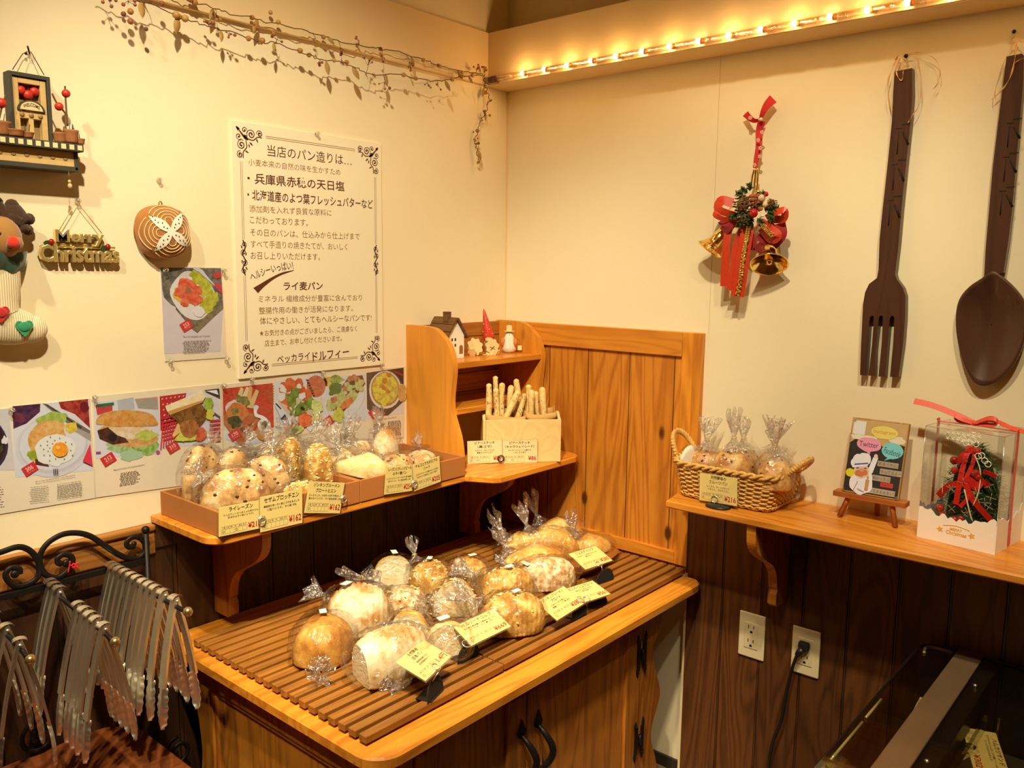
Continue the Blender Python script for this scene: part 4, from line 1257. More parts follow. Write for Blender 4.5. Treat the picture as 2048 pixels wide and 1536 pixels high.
# ------------------------------------------------------------------ reindeer stocking
c = A((10, 520), .03)
t = thing('reindeer_stocking', 'cream knitted stocking topped with a red-nosed reindeer head and green collar', 'stocking', c)
antl = mat('brown_felt', (.055, .024, .010), rough=.95, var=.15, scale=200, sheen=.3)
fur = mat('tan_felt', (.40, .20, .055), rough=.95, var=.12, scale=150, sheen=.4)
for sgn in (1, -1):
    X = lambda x: x if sgn > 0 else -2 * 4 - x
    m = MB()
    for pts, r in (([(8, 478), (18, 455), (26, 432)], [.017, .021, .024]), ([(22, 450), (26, 425), (24, 412)], [.022, .019, .013]), ([(20, 452), (44, 437), (58, 438)], [.019, .013, .011]), ([(22, 458), (42, 455), (56, 460)], [.019, .013, .010]), ([(10, 440), (2, 418), (-4, 404)], [.016, .012, .009])):
        m.tube(smooth_path([A((X(p[0]), p[1]), .030) for p in pts], 4), [r[0] + (r[-1] - r[0]) * k / 8 for k in range(9)], 10, flat=.7)
        e = A((X(pts[-1][0]), pts[-1][1]), .030); m.ell(e, r[-1] * 1.0, r[-1] * .75, r[-1], 0, 10)
    m.build('antler', antl, t)
hd = A((4, 475), .040)
hb = MB().ell(hd, .032, .030, .038, 0, 20).ell(A((20, 487), .052), .022, .020, .019, 0, 16).build('head', fur, t)
MB().ell(A((27, 485), .074), .0105, .009, .0110, 0, 14).build('nose', mat('red_pompom', (.72, .035, .012), rough=.9, var=.1, scale=200, sheen=.4), hb)
for q in ((1, 468), (-14, 466)): MB().ell(A(q, .066), .0030, .002, .004, 0, 10).build('eye', BLACKP, hb)
MB().tube(smooth_path([A(q, .072) for q in ((14, 494), (20, 498), (28, 494))], 4), .0007, 5).build('mouth', BLACKP, hb)
MB().tube(smooth_path([A(q, .040) for q in ((30, 464), (38, 468), (44, 469))], 4), [.008 - .006 * k / 8 for k in range(9)], 8, flat=.5).build('ear', fur, hb)
m = MB()
def collar(u, v):
    x = -52 + u * 104; y = 500 + v * 42 + 4 * math.sin(u * 9)
    return A((x + (v - .5) * -6, y), .012 + .040 * math.sin(math.pi * u) ** .6 + .006 * math.sin(v * 3.1) + .004 * math.sin(u * 14 + v * 3))
m.grid(collar, 24, 8); m.build('collar', mat('green_velvet', (.012, .055, .028), rough=.9, var=.25, scale=60, sheen=.5), t, fix=False)
def knit_mat():
    mm, nt, p = base_mat('cream_rib_knit')
    N = nt.nodes; L = nt.links
    p.inputs['Base Color'].default_value = (.86, .76, .50, 1); p.inputs['Roughness'].default_value = .9; p.inputs['Sheen Weight'].default_value = .3
    tc = N.new('ShaderNodeTexCoord'); wv = N.new('ShaderNodeTexWave'); wv.inputs['Scale'].default_value = 75; wv.inputs['Distortion'].default_value = .6; wv.inputs['Detail Scale'].default_value = .4
    L.new(tc.outputs['Object'], wv.inputs['Vector'])
    b = N.new('ShaderNodeBump'); b.inputs['Strength'].default_value = .45; b.inputs['Distance'].default_value = .003
    L.new(wv.outputs['Fac'], b.inputs['Height']); L.new(b.outputs['Normal'], p.inputs['Normal'])
    return mm
KN = knit_mat()
m = MB()
pth = smooth_path([A(p, .026) for p in ((-8, 535), (-8, 570), (-12, 610), (-4, 640), (28, 652), (58, 656), (72, 658))], 6)
rad = [.040, .041, .042, .043, .036, .028, .016]
rads = []
for i in range(len(pth)):
    f = i / (len(pth) - 1) * (len(rad) - 1); k = min(int(f), len(rad) - 2)
    rads.append(rad[k] + (rad[k + 1] - rad[k]) * (f - k))
m.tube(pth, rads, 20, flat=1.0)
sk = MB()
for v in m.v:
    q = V(v); q.y = -.026 + (q.y + .026) * .52; sk.v.append(q)
sk.f, sk.m, sk.s = m.f, m.m, m.s
sk.ell(A((62, 658), .026), .030, .015, .026, 0, 18)
sk.build('sock', KN, t, fix=False)
heart = sp2([(0, -1.05), (-.55, -.45), (-1, .2), (-.75, .75), (-.35, .75), (0, .38), (.35, .75), (.75, .75), (1, .2), (.55, -.45)], 4, True)
for (hx, hy), r, mt, nm in (((48, 655), .0155, GREEN, 0), ((0, 627), .0155, mat('red_felt', (.55, .02, .02), rough=.9, sheen=.4), 1)):
    q = A((hx, hy), .044 if nm == 0 else .050)
    hm = MB(); hm.prism([(x * r, z * r) for x, z in heart], -.004, .003, 0, FA(q.x, q.z, -q.y)).ell((q.x, q.y - .003, q.z + r * .1), r * .7, .003, r * .6, 0, 14)
    hm.build('heart', mt, t)

# ------------------------------------------------------------------ Merry Christmas sign
def solid_text(txt, depth, bev=.0):
    cu = bpy.data.curves.new('t', 'FONT'); cu.body = txt; cu.size = 1; cu.extrude = depth; cu.bevel_depth = bev; cu.resolution_u = 2; cu.bevel_resolution = 1; cu.offset = .012
    ob = bpy.data.objects.new('t', cu); COL.objects.link(ob)
    me = bpy.data.meshes.new_from_object(ob.evaluated_get(bpy.context.evaluated_depsgraph_get()))
    vs = [v.co.copy() for v in me.vertices]; fs = [tuple(p.vertices) for p in me.polygons]
    bpy.data.objects.remove(ob); bpy.data.curves.remove(cu); bpy.data.meshes.remove(me)
    return vs, fs
def solid_line(mb, txt, P0, ux, uy, un, w, h, d):
    vs, fs = solid_text(txt, .1, .03)
    x0 = min(v.x for v in vs); x1 = max(v.x for v in vs); y0 = min(v.y for v in vs); y1 = max(v.y for v in vs)
    mb.add([P0 + ux * ((v.x - x0) / (x1 - x0) * w) + uy * ((v.y - y0) / (y1 - y0) * h) + un * (v.z / .13 * d) for v in vs], fs, 0)
c = A((158, 495), .014)
t = thing('christmas_greeting_sign', 'gold plastic Merry Christmas sign hanging on a cord', 'sign', c)
m = MB()
P0 = A((110, 497), .012); P1 = A((212, 497), .012)
q0 = A((110, 495), .012); w_ = A((207, 480), .012).x - q0.x
sl = (A((207, 478), .012) - A((110, 489), .012)).normalized()
solid_line(m, 'Merry', V((q0.x, -.012, A((110, 491), .012).z)), UA, UZ, V((0, -1, 0)), w_, .031, .006)
e1 = m.build('greeting_word', GOLDP, t, fix=False)
m = MB()
q0 = A((78, 524), .012); w_ = A((237, 510), .012).x - q0.x
solid_line(m, 'Christmas', V((q0.x, -.012, q0.z)), UA, UZ, V((0, -1, 0)), w_, .034, .006)
m.build('greeting_word', GOLDP, t, fix=False)
m = MB(); a, b = A((80, 520), .008), A((236, 500), .008)
m.box(q0.x + .004, q0.x + w_ - .004, -.009, -.006, q0.z + .028, q0.z + .033, 0, .001).box(A((113, 480), .008).x, A((204, 480), .008).x, -.009, -.006, q0.z + .0325, q0.z + .0365, 0, .001)
m.build('backing_bar', GOLDP, t)
m = MB(); m.tube([A((118, 461), .012), A((153, 403), .012), A((204, 467), .012)], .0009, 6); m.build('cord', mat('gold_thread', (.75, .5, .18), rough=.4, metal=.4, var=0), t)
for p in ((103, 484), (216, 494)):
    bb = MB().ell(A(p, .018), .0055, .0045, .0065, 0, 10).build('berry', mat('dark_red_berry', (.30, .012, .012), rough=.3, var=.1), t)
    lf = MB()
    q = A(p, .016)
    lf.prism([(-.001, -.005), (-.010, -.009), (-.015, -.002), (-.011, .002), (-.002, .004)], 0, .001, 0, FA(q.x, q.z, .015)); lf.build('holly_leaf', DGREEN, bb)

# ------------------------------------------------------------------ round bread ornament
c = A((328, 464), .02)
t = thing('bread_ornament', 'round plush bread cushion with cream rings and a white cross on the wall', 'ornament', c)
RX = A((380, 470), .02).x - A((275, 470), .02).x; RX *= .5
RZ = (A((328, 411), .02).z - A((328, 519), .02).z) * .5
cb = V((c.x, -.004, c.z))
def bh(u, v):
    d = (abs(u) ** 2.6 + abs(v) ** 2.6)
    return .040 * max(0, 1 - d) ** .45
cr_, sr_ = math.cos(R(8)), math.sin(R(8))
def bpnt(u, v, e=0.0):
    return cb + V(((u * cr_ - v * sr_) * RX, -(.006 + bh(u, v) + e), (u * sr_ + v * cr_) * RZ))
m = MB()
def cush(a, r):
    an = a * 2 * math.pi; rr = r
    k = 1 / (abs(math.cos(an)) ** 2.6 + abs(math.sin(an)) ** 2.6) ** (1 / 2.6)
    return bpnt(math.cos(an) * k * rr, math.sin(an) * k * rr)
m.grid(cush, 40, 12)
m.build('cushion', mat('brown_plush', (.40, .16, .035), rough=.9, var=.18, scale=60, sheen=.3), t, fix=False)
MB().ell(cb, RX * 1.0, .010, RZ * 1.0, 0, 32).build('back', mat('brown_plush_back', (.30, .11, .025), rough=.9, var=.1), t)
rm = MB()
for q in range(4):
    qa = R(0 + 90 * q)
    ux_, uy_ = math.cos(qa), math.sin(qa)
    cx_, cy_ = ux_ * .42, uy_ * .42
    for rr in (.11, .22, .33, .44, .55):
        pts = []
        for k in range(41):
            a = qa + R(-118 + 236 * k / 40)
            x, y = cx_ + rr * math.cos(a), cy_ + rr * math.sin(a) * 1.25 if abs(ux_) > .5 else cy_ + rr * math.sin(a)
            if abs(uy_) > .5: x = cx_ + rr * math.cos(a) * 1.25
            ok = abs(x) ** 2.6 + abs(y) ** 2.6 < .93
            dia = abs(abs(x) - abs(y)) > .10
            same = (x * ux_ + y * uy_) > max(abs(x), abs(y)) - .02
            if ok and dia and same: pts.append(bpnt(x, y, .0006))
            else:
                if len(pts) > 2: rm.tube(pts, .0011, 5)
                pts = []
        if len(pts) > 2: rm.tube(pts, .0011, 5)
rm.build('ring_pattern', mat('cream_thread', (.86, .66, .36), rough=.9, var=.05), t, fix=False)
for k in range(4):
    a = R(45 + 90 * k)
    def pet(u, v, a=a):
        w = .185 * math.sin(math.pi * (v * .92 + .08)) ** .9 if v < 1 else 0
        x = (u - .5) * 2 * w; y = v * .98
        X, Y = y * math.cos(a) - x * math.sin(a), y * math.sin(a) + x * math.cos(a)
        return bpnt(X * .92, Y * .92, .0022)
    pm = MB(); pm.grid(pet, 5, 12)
    p_ = pm.build('cross_petal', mat('white_felt', (.90, .84, .72), rough=.95, var=.04, sheen=.3), t, fix=False)
    sd = MB()
    for i in range(6):
        f = .2 + .12 * i; o_ = .05 * math.sin(i * 2.3)
        X, Y = f * math.cos(a) - o_ * math.sin(a), f * math.sin(a) + o_ * math.cos(a)
        sd.ell(bpnt(X, Y, .003), .0014, .0008, .0014, 0, 6)
    sd.build('speck_pattern', BLACKINK, p_)
tb = A((321, 413), .02)
MB().tube([tb + V((-.004, 0, -.004)), tb + V((-.003, 0, .008)), tb + V((0, 0, .011)), tb + V((.003, 0, .008)), tb + V((.004, 0, -.004))], .0022, 6, flat=.6).build('hanging_loop', mat('olive_ribbon', (.36, .22, .02), var=.1), t)
# ------------------------------------------------------------------ little figures on the hutch
zt = 1.1602
t = thing('miniature_house', 'white miniature house with dark brown plank roof on the hutch', 'ornament', (-.30, -.10, zt))
hq = onz((913, 716.5), zt)
Mh = Matrix.Translation((hq.x, hq.y + .040, zt)) @ Matrix.Rotation(R(-4), 4, 'Z')
hw, hd_, hh, ap = .031, .040, .064, .108
m = MB()
gab = [(-hw, 0), (hw, 0), (hw, hh), (0, ap), (-hw, hh)]
Fg = Mh @ Matrix(((1, 0, 0, 0), (0, 0, -1, 0), (0, 1, 0, 0), (0, 0, 0, 1)))
m.prism(gab, -hd_, hd_, 0, Fg)
m.build('house_body', WHITE, t)
rf = wood('dark_roof_planks', (.16, .075, .022), (.09, .04, .012), 1, rough=.6)
sl = math.atan2(ap - hh, hw); Ls = math.hypot(ap - hh, hw) + .016
for s in (1, -1):
    m = MB()
    for k in range(3):
        a, b = Ls * k / 3, Ls * (k + 1) / 3 - .0008
        Mr = Mh @ Matrix.Translation((0, 0, ap + .003)) @ Matrix.Rotation(s * sl, 4, 'Y')
        m.box(s * a, s * b, -hd_ - .008, hd_ + .008, -.001, .006 - .0008 * k, 0, .0008, Mr)
    m.build('roof_side', rf, t)
m = MB(); m.box(-.017, -.001, -.022, -.004, .098, .130, 0, .001, Mh); m.build('chimney', rf, t)
m = MB()
for x, z in ((-.014, .053), (-.002, .053), (-.014, .037), (-.002, .037)):
    m.box(x - .0028, x + .0028, -hd_ - .0006, -hd_ + .001, z - .004, z + .004, 0, 0, Mh)
m.build('window_opening', mat('dark_hole', (.10, .05, .02), var=.1), t)
m = MB(); m.prism([(.013, .012), (.026, .012)] + [(.0195 + .0065 * math.cos(R(a)), .030 + .0065 * math.sin(R(a))) for a in range(0, 181, 20)], hd_ - .001, hd_ + .0007, 0, Fg); m.build('doorway', mat('door_brown', (.30, .13, .045), var=.15), t)

felt = mat('cream_felt', (.80, .66, .32), rough=.95, var=.12, scale=120, sheen=.3)
def scallop(n, r, d):
    return [(r * (1 + d * math.cos(n * a)) * math.cos(a), r * 1.15 * (1 + d * math.cos(n * a)) * math.sin(a)) for a in [2 * math.pi * k / (n * 6) for k in range(n * 6)]]
gb = onz((984, 708), zt)
t = thing('gnome_figure', 'wooden gnome figure with tall red pointed hat and felt beard', 'figurine', gb)
Mg = Matrix.Translation(gb) @ Matrix.Rotation(R(-50), 4, 'Z') @ Matrix.Rotation(R(-11), 4, 'Y')
MB().lathe([(.0, .001), (.019, .001), (.021, .012), (.019, .03), (.015, .046), (.0, .05)], 16, 0, Mg).build('body', mat('gnome_wood', (.46, .26, .09), rough=.6, var=.2), t)
m = MB().lathe([(.0175, .047), (.0185, .050), (.013, .078), (.008, .105), (.0035, .128), (.0, .137)], 18, 0, Mg); hat = m.build('hat', mat('red_hat_paint', (.60, .05, .015), rough=.45, var=.2), t)
dm = MB()
for k, (a, z, r) in enumerate(((-1.9, .060, .017), (-1.1, .075, .0142), (-2.3, .092, .0112), (-1.3, .108, .008), (-.7, .060, .0168), (-2.7, .07, .015))):
    dm.ell(Mg @ V((r * math.cos(a), r * math.sin(a), z)), .0013, .0013, .0013, 0, 8)
dm.build('dot_pattern', WHITE, hat)
MB().ell(Mg @ V((.0, -.010, .044)), .014, .012, .010, 0, 14).build('face', mat('wood_face', (.72, .48, .20), rough=.5, var=.1), t)
MB().ell(Mg @ V((.004, -.0225, .041)), .0045, .0045, .0045, 0, 10).build('nose', mat('wood_nose', (.62, .36, .12), rough=.5, var=.1), t)
m = MB(); m.prism(scallop(7, .019, .10), -.002, .002, 0, Mg @ frame(V((.006, -.022, .024)), V((1, 0, 0)), V((0, -.2, 1)).normalized(), V((0, -1, -.2)).normalized())); b_ = m.build('beard', felt, t)
m = MB()
for a in (-1, 1): m.tube([Mg @ V((.006 - a * .007, -.0256, .015)), Mg @ V((.006 + a * .007, -.0246, .024))], .0006, 5)
m.build('stitch', BLACKP, b_)
m = MB()
for k in range(5):
    q = Mg @ V((-.02 + .01 * k, -.020 - .004 * (k % 2), .004)); m.prism(scallop(5, .007, .12), -.001, .001, 0, Matrix.Translation(q) @ Matrix.Rotation(R(30 * k), 4, 'X'))
m.build('felt_scrap', felt, t)
gb = onz((949, 710.5), zt)
t = thing('felt_angel_figure', 'small wooden figure with scalloped cream felt wings, half hidden by the miniature house', 'figurine', gb)
Mg = Matrix.Translation(gb) @ Matrix.Rotation(R(-55), 4, 'Z')
MB().lathe([(.0, .001), (.015, .001), (.017, .012), (.012, .030), (.0, .036)], 14, 0, Mg).build('body', mat('gnome_wood', (.46, .26, .09)), t)
m = MB(); m.prism(scallop(8, .021, .11), -.0015, .0015, 0, Mg @ frame(V((.004, -.016, .027)), V((.9, 0, .3)).normalized(), V((-.3, -.1, .9)).normalized(), V((0, -1, -.1)).normalized())); m.build('wing', felt, t)
m = MB(); m.prism(scallop(6, .012, .14), -.001, .001, 0, Mg @ frame(V((-.004, -.02, .011)), V((1, 0, 0)), V((0, -.5, .8)).normalized(), V((0, -.8, -.5)).normalized())); m.build('felt_scrap', felt, t)
gb = onz((1018, 705), zt)
t = thing('snowman_figure', 'white pear-shaped snowman figure with orange coat and straw hat', 'figurine', gb)
Mg = Matrix.Translation(gb) @ Matrix.Rotation(R(-50), 4, 'Z')
MB().lathe([(.0, .0005), (.017, .0005), (.0215, .010), (.0225, .020), (.020, .034), (.013, .050), (.0095, .058), (.008, .066), (.0, .072)], 20, 0, Mg).build('body', mat('snowman_white', (.86, .78, .66), rough=.4, var=.05), t)
m = MB()
for s in (1, -1): m.ell(Mg @ V((s * .0185, -.010, .031)), .0085, .0085, .0145, 0, 12)
m.build('coat', mat('orange_coat', (.60, .20, .04), rough=.5, var=.35, scale=150), t)
m = MB(); m.prism([(-.003, .048), (.004, .048), (.003, .030), (.001, .014), (-.007, .012)], .0195, .0225, 0, Mg @ Matrix(((1, 0, 0, 0), (0, 0, -1, 0), (0, 1, 0, 0), (0, 0, 0, 1)))); m.build('scarf', WHITE, t)
MB().tube([Mg @ V((.000, -.0085, .056)), Mg @ V((.001, -.013, .050))], [.0018, .0006], 6).build('nose', BLACKP, t)
m = MB(); m.lathe([(.0, .064), (.0165, .0635), (.0165, .0655), (.0085, .067), (.008, .082), (.0, .083)], 18, 0, Mg); ht = m.build('straw_hat', mat('straw', (.74, .58, .26), rough=.8, var=.2, scale=200, bump=.3), t)
m = MB(); m.tube([Mg @ V((.006 * math.cos(a), -.0, .089 + .005 * math.sin(a))) for a in [k * .45 for k in range(14)]], .0007, 5, closed=True); m.build('wire_loop', GOLD, ht)
gl = MB()
for k in range(9): gl.ell(Mg @ V((.029 + .004 * math.sin(k * 2.2), .002 + .004 * math.cos(k * 3.1), .022 + .0025 * k)), .0026, .002, .0026, 0, 6)
gl.build('glitter_twig', GOLD, t)
m = MB(); m.box(.026, .038, -.002, -.001, .008, .022, 0, 0, Mg); m.build('price_label', CARD2, t)

# ------------------------------------------------------------------ crate of bread sticks
PR, PL = onz((1121, 923.5), .8723), onz((966, 926), .8723)
cu = (PR - PL); CW = cu.length; cu.normalize()
cv = V((0, 0, 1)).cross(cu)
CF = frame(PL, cu, cv, V((0, 0, 1)))            # crate frame: along the front, into the corner, up
CD, CH = .088, .1215
t = thing('bread_stick_crate', 'small pale wooden crate holding paper-wrapped bread sticks', 'crate', CF @ V((CW / 2, CD / 2, 0)))
cw_m = wood('pale_crate_x', (.86, .62, .27), (.74, .46, .15), 0, rough=.6, contrast=.6)
MB().box(.0075, CW, 0, .007, .0002, CH, 0, .001, CF).build('front_panel', cw_m, t)
MB().box(.0075, CW - .0075, CD - .007, CD, .0002, CH, 0, .001, CF).build('back_panel', cw_m, t)
for xa in (0, CW - .0075):
    pr = [(.0072, .0002), (CD - .0072, .0002), (CD - .0072, CH)] + [(CD - .012 - k * .011, CH + .016 * math.sin(math.pi * (k + .5) / 6)) for k in range(6)] + [(.0072, CH - .003)]
    m = MB(); m.prism(pr, xa, xa + .0074, 0, CF @ Matrix(((0, 0, 1, 0), (1, 0, 0, 0), (0, 1, 0, 0), (0, 0, 0, 1)))); m.build('end_panel', CRATE_W, t)
MB().box(.0078, CW - .0078, .0075, CD - .0075, .0005, .004, 0, 0, CF).build('bottom', CRATE_W, t)
def crate_plane(p, d):
    """photo pixel seen on the vertical plane d behind the crate front"""
    P0 = CF @ V((0, d, 0)); v = ray(p)
    return CAM + v * ((P0 - CAM).dot(cv) / v.dot(cv))
def bag_liner(xa, xb, lab, rot, tall):
    g = thing('paper_bag', lab, 'paper bag', CF @ V(((xa + xb) / 2, CD / 2, .005)), 0, 'paper bags in the bread stick crate')
    xc, yc = (xa + xb) / 2, CD / 2
    hx, hy = (xb - xa) / 2, CD / 2 - .0095
    def ring(a, z, gx=0.0, gy=0.0):
        k = 1 / (abs(math.cos(a)) ** 6 + abs(math.sin(a)) ** 6) ** (1 / 6)
        return CF @ V((xc + math.cos(a) * k * (hx + gx), yc + math.sin(a) * k * (hy + gy), z))
    def top(a): return tall + .007 * math.sin(a * 2 + rot) + (.020 if math.sin(a) > 0 else 0) + .006 * math.cos(a + rot)
    m = MB()
    m.grid(lambda u, v: ring(u * 2 * math.pi, .005 + v * (top(u * 2 * math.pi) - .005), -.004 * v * (1 - v) * math.sin(u * 31)), 40, 8)
    o = m.build('bag', KRAFT, g)
    mod = o.modifiers.new('s', 'SOLIDIFY'); mod.thickness = .0006
    m = MB()
    def cuff(u, v):
        a = math.pi * 1.02 + u * math.pi * .96
        return ring(a, top(a) + .0015 - v * .017, .001 + .003 * math.sin(v * 3), .001 + .0045 * math.sin(v * 2.6))
    m.grid(cuff, 30, 5); o = m.build('folded_edge', KRAFT, g); mod = o.modifiers.new('s', 'SOLIDIFY'); mod.thickness = .0006
bag_liner(.012, CW * .545, 'kraft paper bag with the black sesame bread sticks', .6, .128)
bag_liner(CW * .56, CW - .012, 'kraft paper bag with the pale caraway bread sticks', 2.2, .134)
STICK = mott('bread_stick_crust', (.80, .52, .17), (.92, .72, .32), 45, .55, .25, (.66, .34, .09))
SESAME = mat('black_sesame', (.05, .03, .015), rough=.5, var=.2)
def stick(px0, px1, dp, r, seeds, label, grp, seed):
    a = crate_plane(px1, dp) - V((0, 0, r)); b2 = crate_plane(px0, dp)
    d = (a - b2).normalized(); bb = a - d * ((a.z - .895) / max(.3, d.z))
    g = thing('bread_stick', label, 'bread stick', bb, 0, grp)
    n = 14
    pts = []; rad = []
    for k in range(n + 1):
        f = k / n
        pts.append(bb.lerp(a, f) + V((.004 * math.sin(f * 5 + seed), 0, 0)))
        rad.append(r * (.92 + .12 * math.sin(f * 7 + seed)))
    e = pts[-1]
    for q in (.45, .8, .97):
        pts.append(e + d * (r * q)); rad.append(r * math.sqrt(max(.01, 1 - q * q)))
    MB().tube(pts, rad, 12).build('stick', STICK, g)
    if seeds:
        rr = random.Random(seed); s_ = MB()
        for k in range(seeds):
            f = rr.uniform(.35, 1); an = rr.uniform(-2.9, .3)
            c_ = bb.lerp(a, f)
            s_.ell(c_ + V((math.cos(an) * r * 1.02, math.sin(an) * r * 1.02, 0)), .0009, .0009, .0018, 0, 6)
        tag(s_.build('sesame_seeds', SESAME, g), kind='stuff')
SS = [((978, 835), (976, 767), .028, .0090, 26, 'seeded bread stick at the end of the crate nearest the hutch side'), ((989, 835), (990, 752), .066, .0090, 26, 'tallest black sesame bread stick, behind its bag'),
      ((992, 835), (993, 776), .040, .0092, 40, 'sesame bread stick wedged in the middle of the first bag'), ((1002, 835), (1006, 765), .050, .0092, 30, 'sesame bread stick leaning against the tallest one'),
      ((1018, 838), (1023, 770), .062, .0088, 22, 'sesame bread stick behind the slanting ones'), ((1012, 840), (1034, 781), .022, .0092, 30, 'slanting sesame bread stick in front at the bag edge'),
      ((1042, 835), (1031, 758), .066, .0094, 16, 'hooked browned bread stick between the two paper bags'), ((1034, 838), (1047, 787), .042, .0086, 24, 'short sesame bread stick beside the second paper bag')]
for i, a in enumerate(SS): stick(*a, 'bread sticks with black sesame', i + 3)
PP = [((1054, 840), (1058, 769), .062, .0094, 0, 'plain pale bread stick nearest the sesame ones'), ((1061, 840), (1065, 779), .030, .0098, 0, 'plain pale bread stick standing at the front of its bag'),
      ((1077, 840), (1073, 782), .058, .0074, 0, 'thin plain bread stick between two thicker ones'), ((1091, 840), (1084, 774), .040, .0096, 0, 'plain pale bread stick nearest the pine panel')]
for i, a in enumerate(PP): stick(*a, 'plain caraway bread sticks', i + 30)

# ------------------------------------------------------------------ brown trays on shelf A
def tray(x0, x1, lab):
    g = thing('bread_tray', lab, 'tray', ((x0 + x1) / 2, -.13, .872), 0, 'brown trays on the wall shelf')
    m = MB()
    m.box(x0, x1, -.2555, -.2495, .8725, .924, 0, .001).build('front_side', CARDB, g)
    MB().box(x0, x1, -.020, -.014, .8725, .924, 0, .001).build('back_side', CARDB, g)
    MB().box(x0, x0 + .006, -.2495, -.020, .8725, .924, 0, .001).build('end_side', CARDB, g)
    MB().box(x1 - .006, x1, -.2495, -.020, .8725, .924, 0, .001).build('end_side', CARDB, g)
    MB().box(x0 + .006, x1 - .006, -.2495, -.020, .8725, .876).build('bottom', CARDB, g)
tray(-1.150, -.797, 'brown open tray at the free end of the wall shelf, holding rye and sunflower rolls')
tray(-.795, -.446, 'brown open tray beside the corner hutch, holding pale split and raisin breads')
# ------------------------------------------------------------------ loaves and their bags
CRUST = {
    'gold': mott('crust_gold', (.58, .26, .04), (.86, .55, .15), 16, .55, .45, (.92, .72, .30), bscale=70),
    'dark': mott('crust_dark', (.36, .13, .02), (.70, .36, .07), 14, .5, .5, (.88, .60, .20), bscale=60),
    'flour': mott('crust_floury', (.55, .28, .08), (.86, .70, .42), 18, .7, .3, (.92, .84, .62), bscale=80),
    'seed': mott('crust_seeded', (.40, .18, .03), (.72, .43, .11), 40, .6, .8, (.86, .62, .24), bscale=55),
    'oat': mott('crust_oat', (.50, .26, .09), (.84, .66, .40), 60, .7, .9, (.92, .84, .66), bscale=70),
    'pale': mott('crust_pale', (.80, .56, .22), (.92, .76, .42), 12, .55, .2, (.92, .84, .58)),
    'raisin': mott('crust_raisin', (.30, .12, .04), (.74, .46, .18), 30, .6, .5, (.88, .68, .38), bscale=60, lo=.34, hi=.55),
}
CRUMB = mott('bread_crumb', (.76, .56, .28), (.88, .72, .42), 70, .85, .5, (.92, .80, .54), bscale=180)
CRUMBP = mott('bread_crumb_pale', (.86, .70, .40), (.92, .82, .54), 60, .85, .4, (.90, .82, .60), bscale=160)
SEEDM = mat('sunflower_seed', (.90, .70, .32), rough=.5, var=.3, scale=120)
RAISIN = mat('raisin', (.06, .025, .012), rough=.4, var=.3)
def loaf_mesh(L, W_, H, M, t0=-1.0, t1=1.0, p=2.4, seed=0, nz=.035, n=26, na=28, slices=0, tip=0.0, ridge=0, bot=.10, jit=.0):
    """domed loaf along x; t0/t1 inside (-1,1) leave a cut face; slices>0 cuts it into leaning slices"""
    mb = MB()
    def sc(t):
        a = max(0.0, 1 - abs(t) ** p)
        s_ = a ** (1 / p)
        if tip: s_ = s_ * (1 - tip) + tip * max(0, 1 - abs(t)) ** .9
        return s_
    def ring(t, dx=0.0, rot=0.0, grow=1.0):
        s_ = max(.02, sc(t)) * grow
        out = []
        for k in range(na):
            a = 2 * math.pi * k / na
            ca, sa = math.cos(a), math.sin(a)
            y = math.copysign(abs(ca) ** .85, ca) * W_ / 2 * s_
            z = (H * (1 - bot) * abs(sa) ** .92 * s_ if sa >= 0 else -H * bot * abs(sa) ** .5 * min(1, s_ * 1.2)) + H * bot
            if ridge: z += .006 * max(0, math.sin(t * ridge + y * 18)) * (1 if sa > .2 else 0) * s_
            q = noise.noise(V((t * 2.2 + seed, y * 22, z * 22))) * nz
            y *= 1 + q; z = z * (1 + q * (1 if sa > 0 else 0))
            x = t * L / 2 + dx + (z * math.tan(rot) if rot else 0)
            out.append(M @ V((x, y, max(.0005, z))))
        return out
    def sweep(ta, tb, m, dx=0, rot=0, grow=1.0):
        rings = [ring(ta + (tb - ta) * i / m, dx, rot, grow) for i in range(m + 1)]
        vs = [q for r_ in rings for q in r_]
        fs = [(i * na + k, i * na + (k + 1) % na, (i + 1) * na + (k + 1) % na, (i + 1) * na + k) for i in range(m) for k in range(na)]
        mb.add(vs, fs, 0, True)
        for r_, tt in ((rings[0], ta), (rings[-1], tb)):
            c = sum(r_, V((0, 0, 0))) / na
            mid = [c.lerp(q, .80) for q in r_]
            o = len(mb.v)
            mb.add(r_ + mid + [c], [(k, (k + 1) % na, na + (k + 1) % na, na + k) for k in range(na)], 0 if abs(tt) > .97 else 1, False)
            o2 = o + na
            for k in range(na):
                mb.f.append([o2 + k, o2 + (k + 1) % na, o + 2 * na]); mb.m.append(0 if abs(tt) > .97 else 1); mb.s.append(False)
    if slices:
        rr = random.Random(seed)
        m_ = slices * 4
        jit_ = [rr.uniform(-.012, .012) for _ in range(slices + 1)]
        rings = []
        for q in range(m_ + 1):
            t = max(-.985, min(.985, t0 + (t1 - t0) * q / m_))
            k_ = min(slices - 1, q // 4)
            rings.append(ring(t, 0, jit * (q / m_ - .3), (1 + jit_[k_]) * (.968 if q % 4 == 0 and 0 < q < m_ else 1)))
        mb.add([v_ for r_ in rings for v_ in r_], [(q * na + k, q * na + (k + 1) % na, (q + 1) * na + (k + 1) % na, (q + 1) * na + k) for q in range(m_) for k in range(na)], 0, True)
        for r_, tt in ((rings[0], t0), (rings[-1], t1)):
            c = sum(r_, V((0, 0, 0))) / na
            mb.add([c.lerp(v_, .999) for v_ in r_] + [c.lerp(v_, .88) for v_ in r_] + [c], [(k, (k + 1) % na, na + (k + 1) % na, na + k) for k in range(na)] + [(na + k, na + (k + 1) % na, 2 * na) for k in range(na)], 0 if abs(tt) > .97 else 1, False)
    else:
        sweep(t0, t1, n)
    return mb
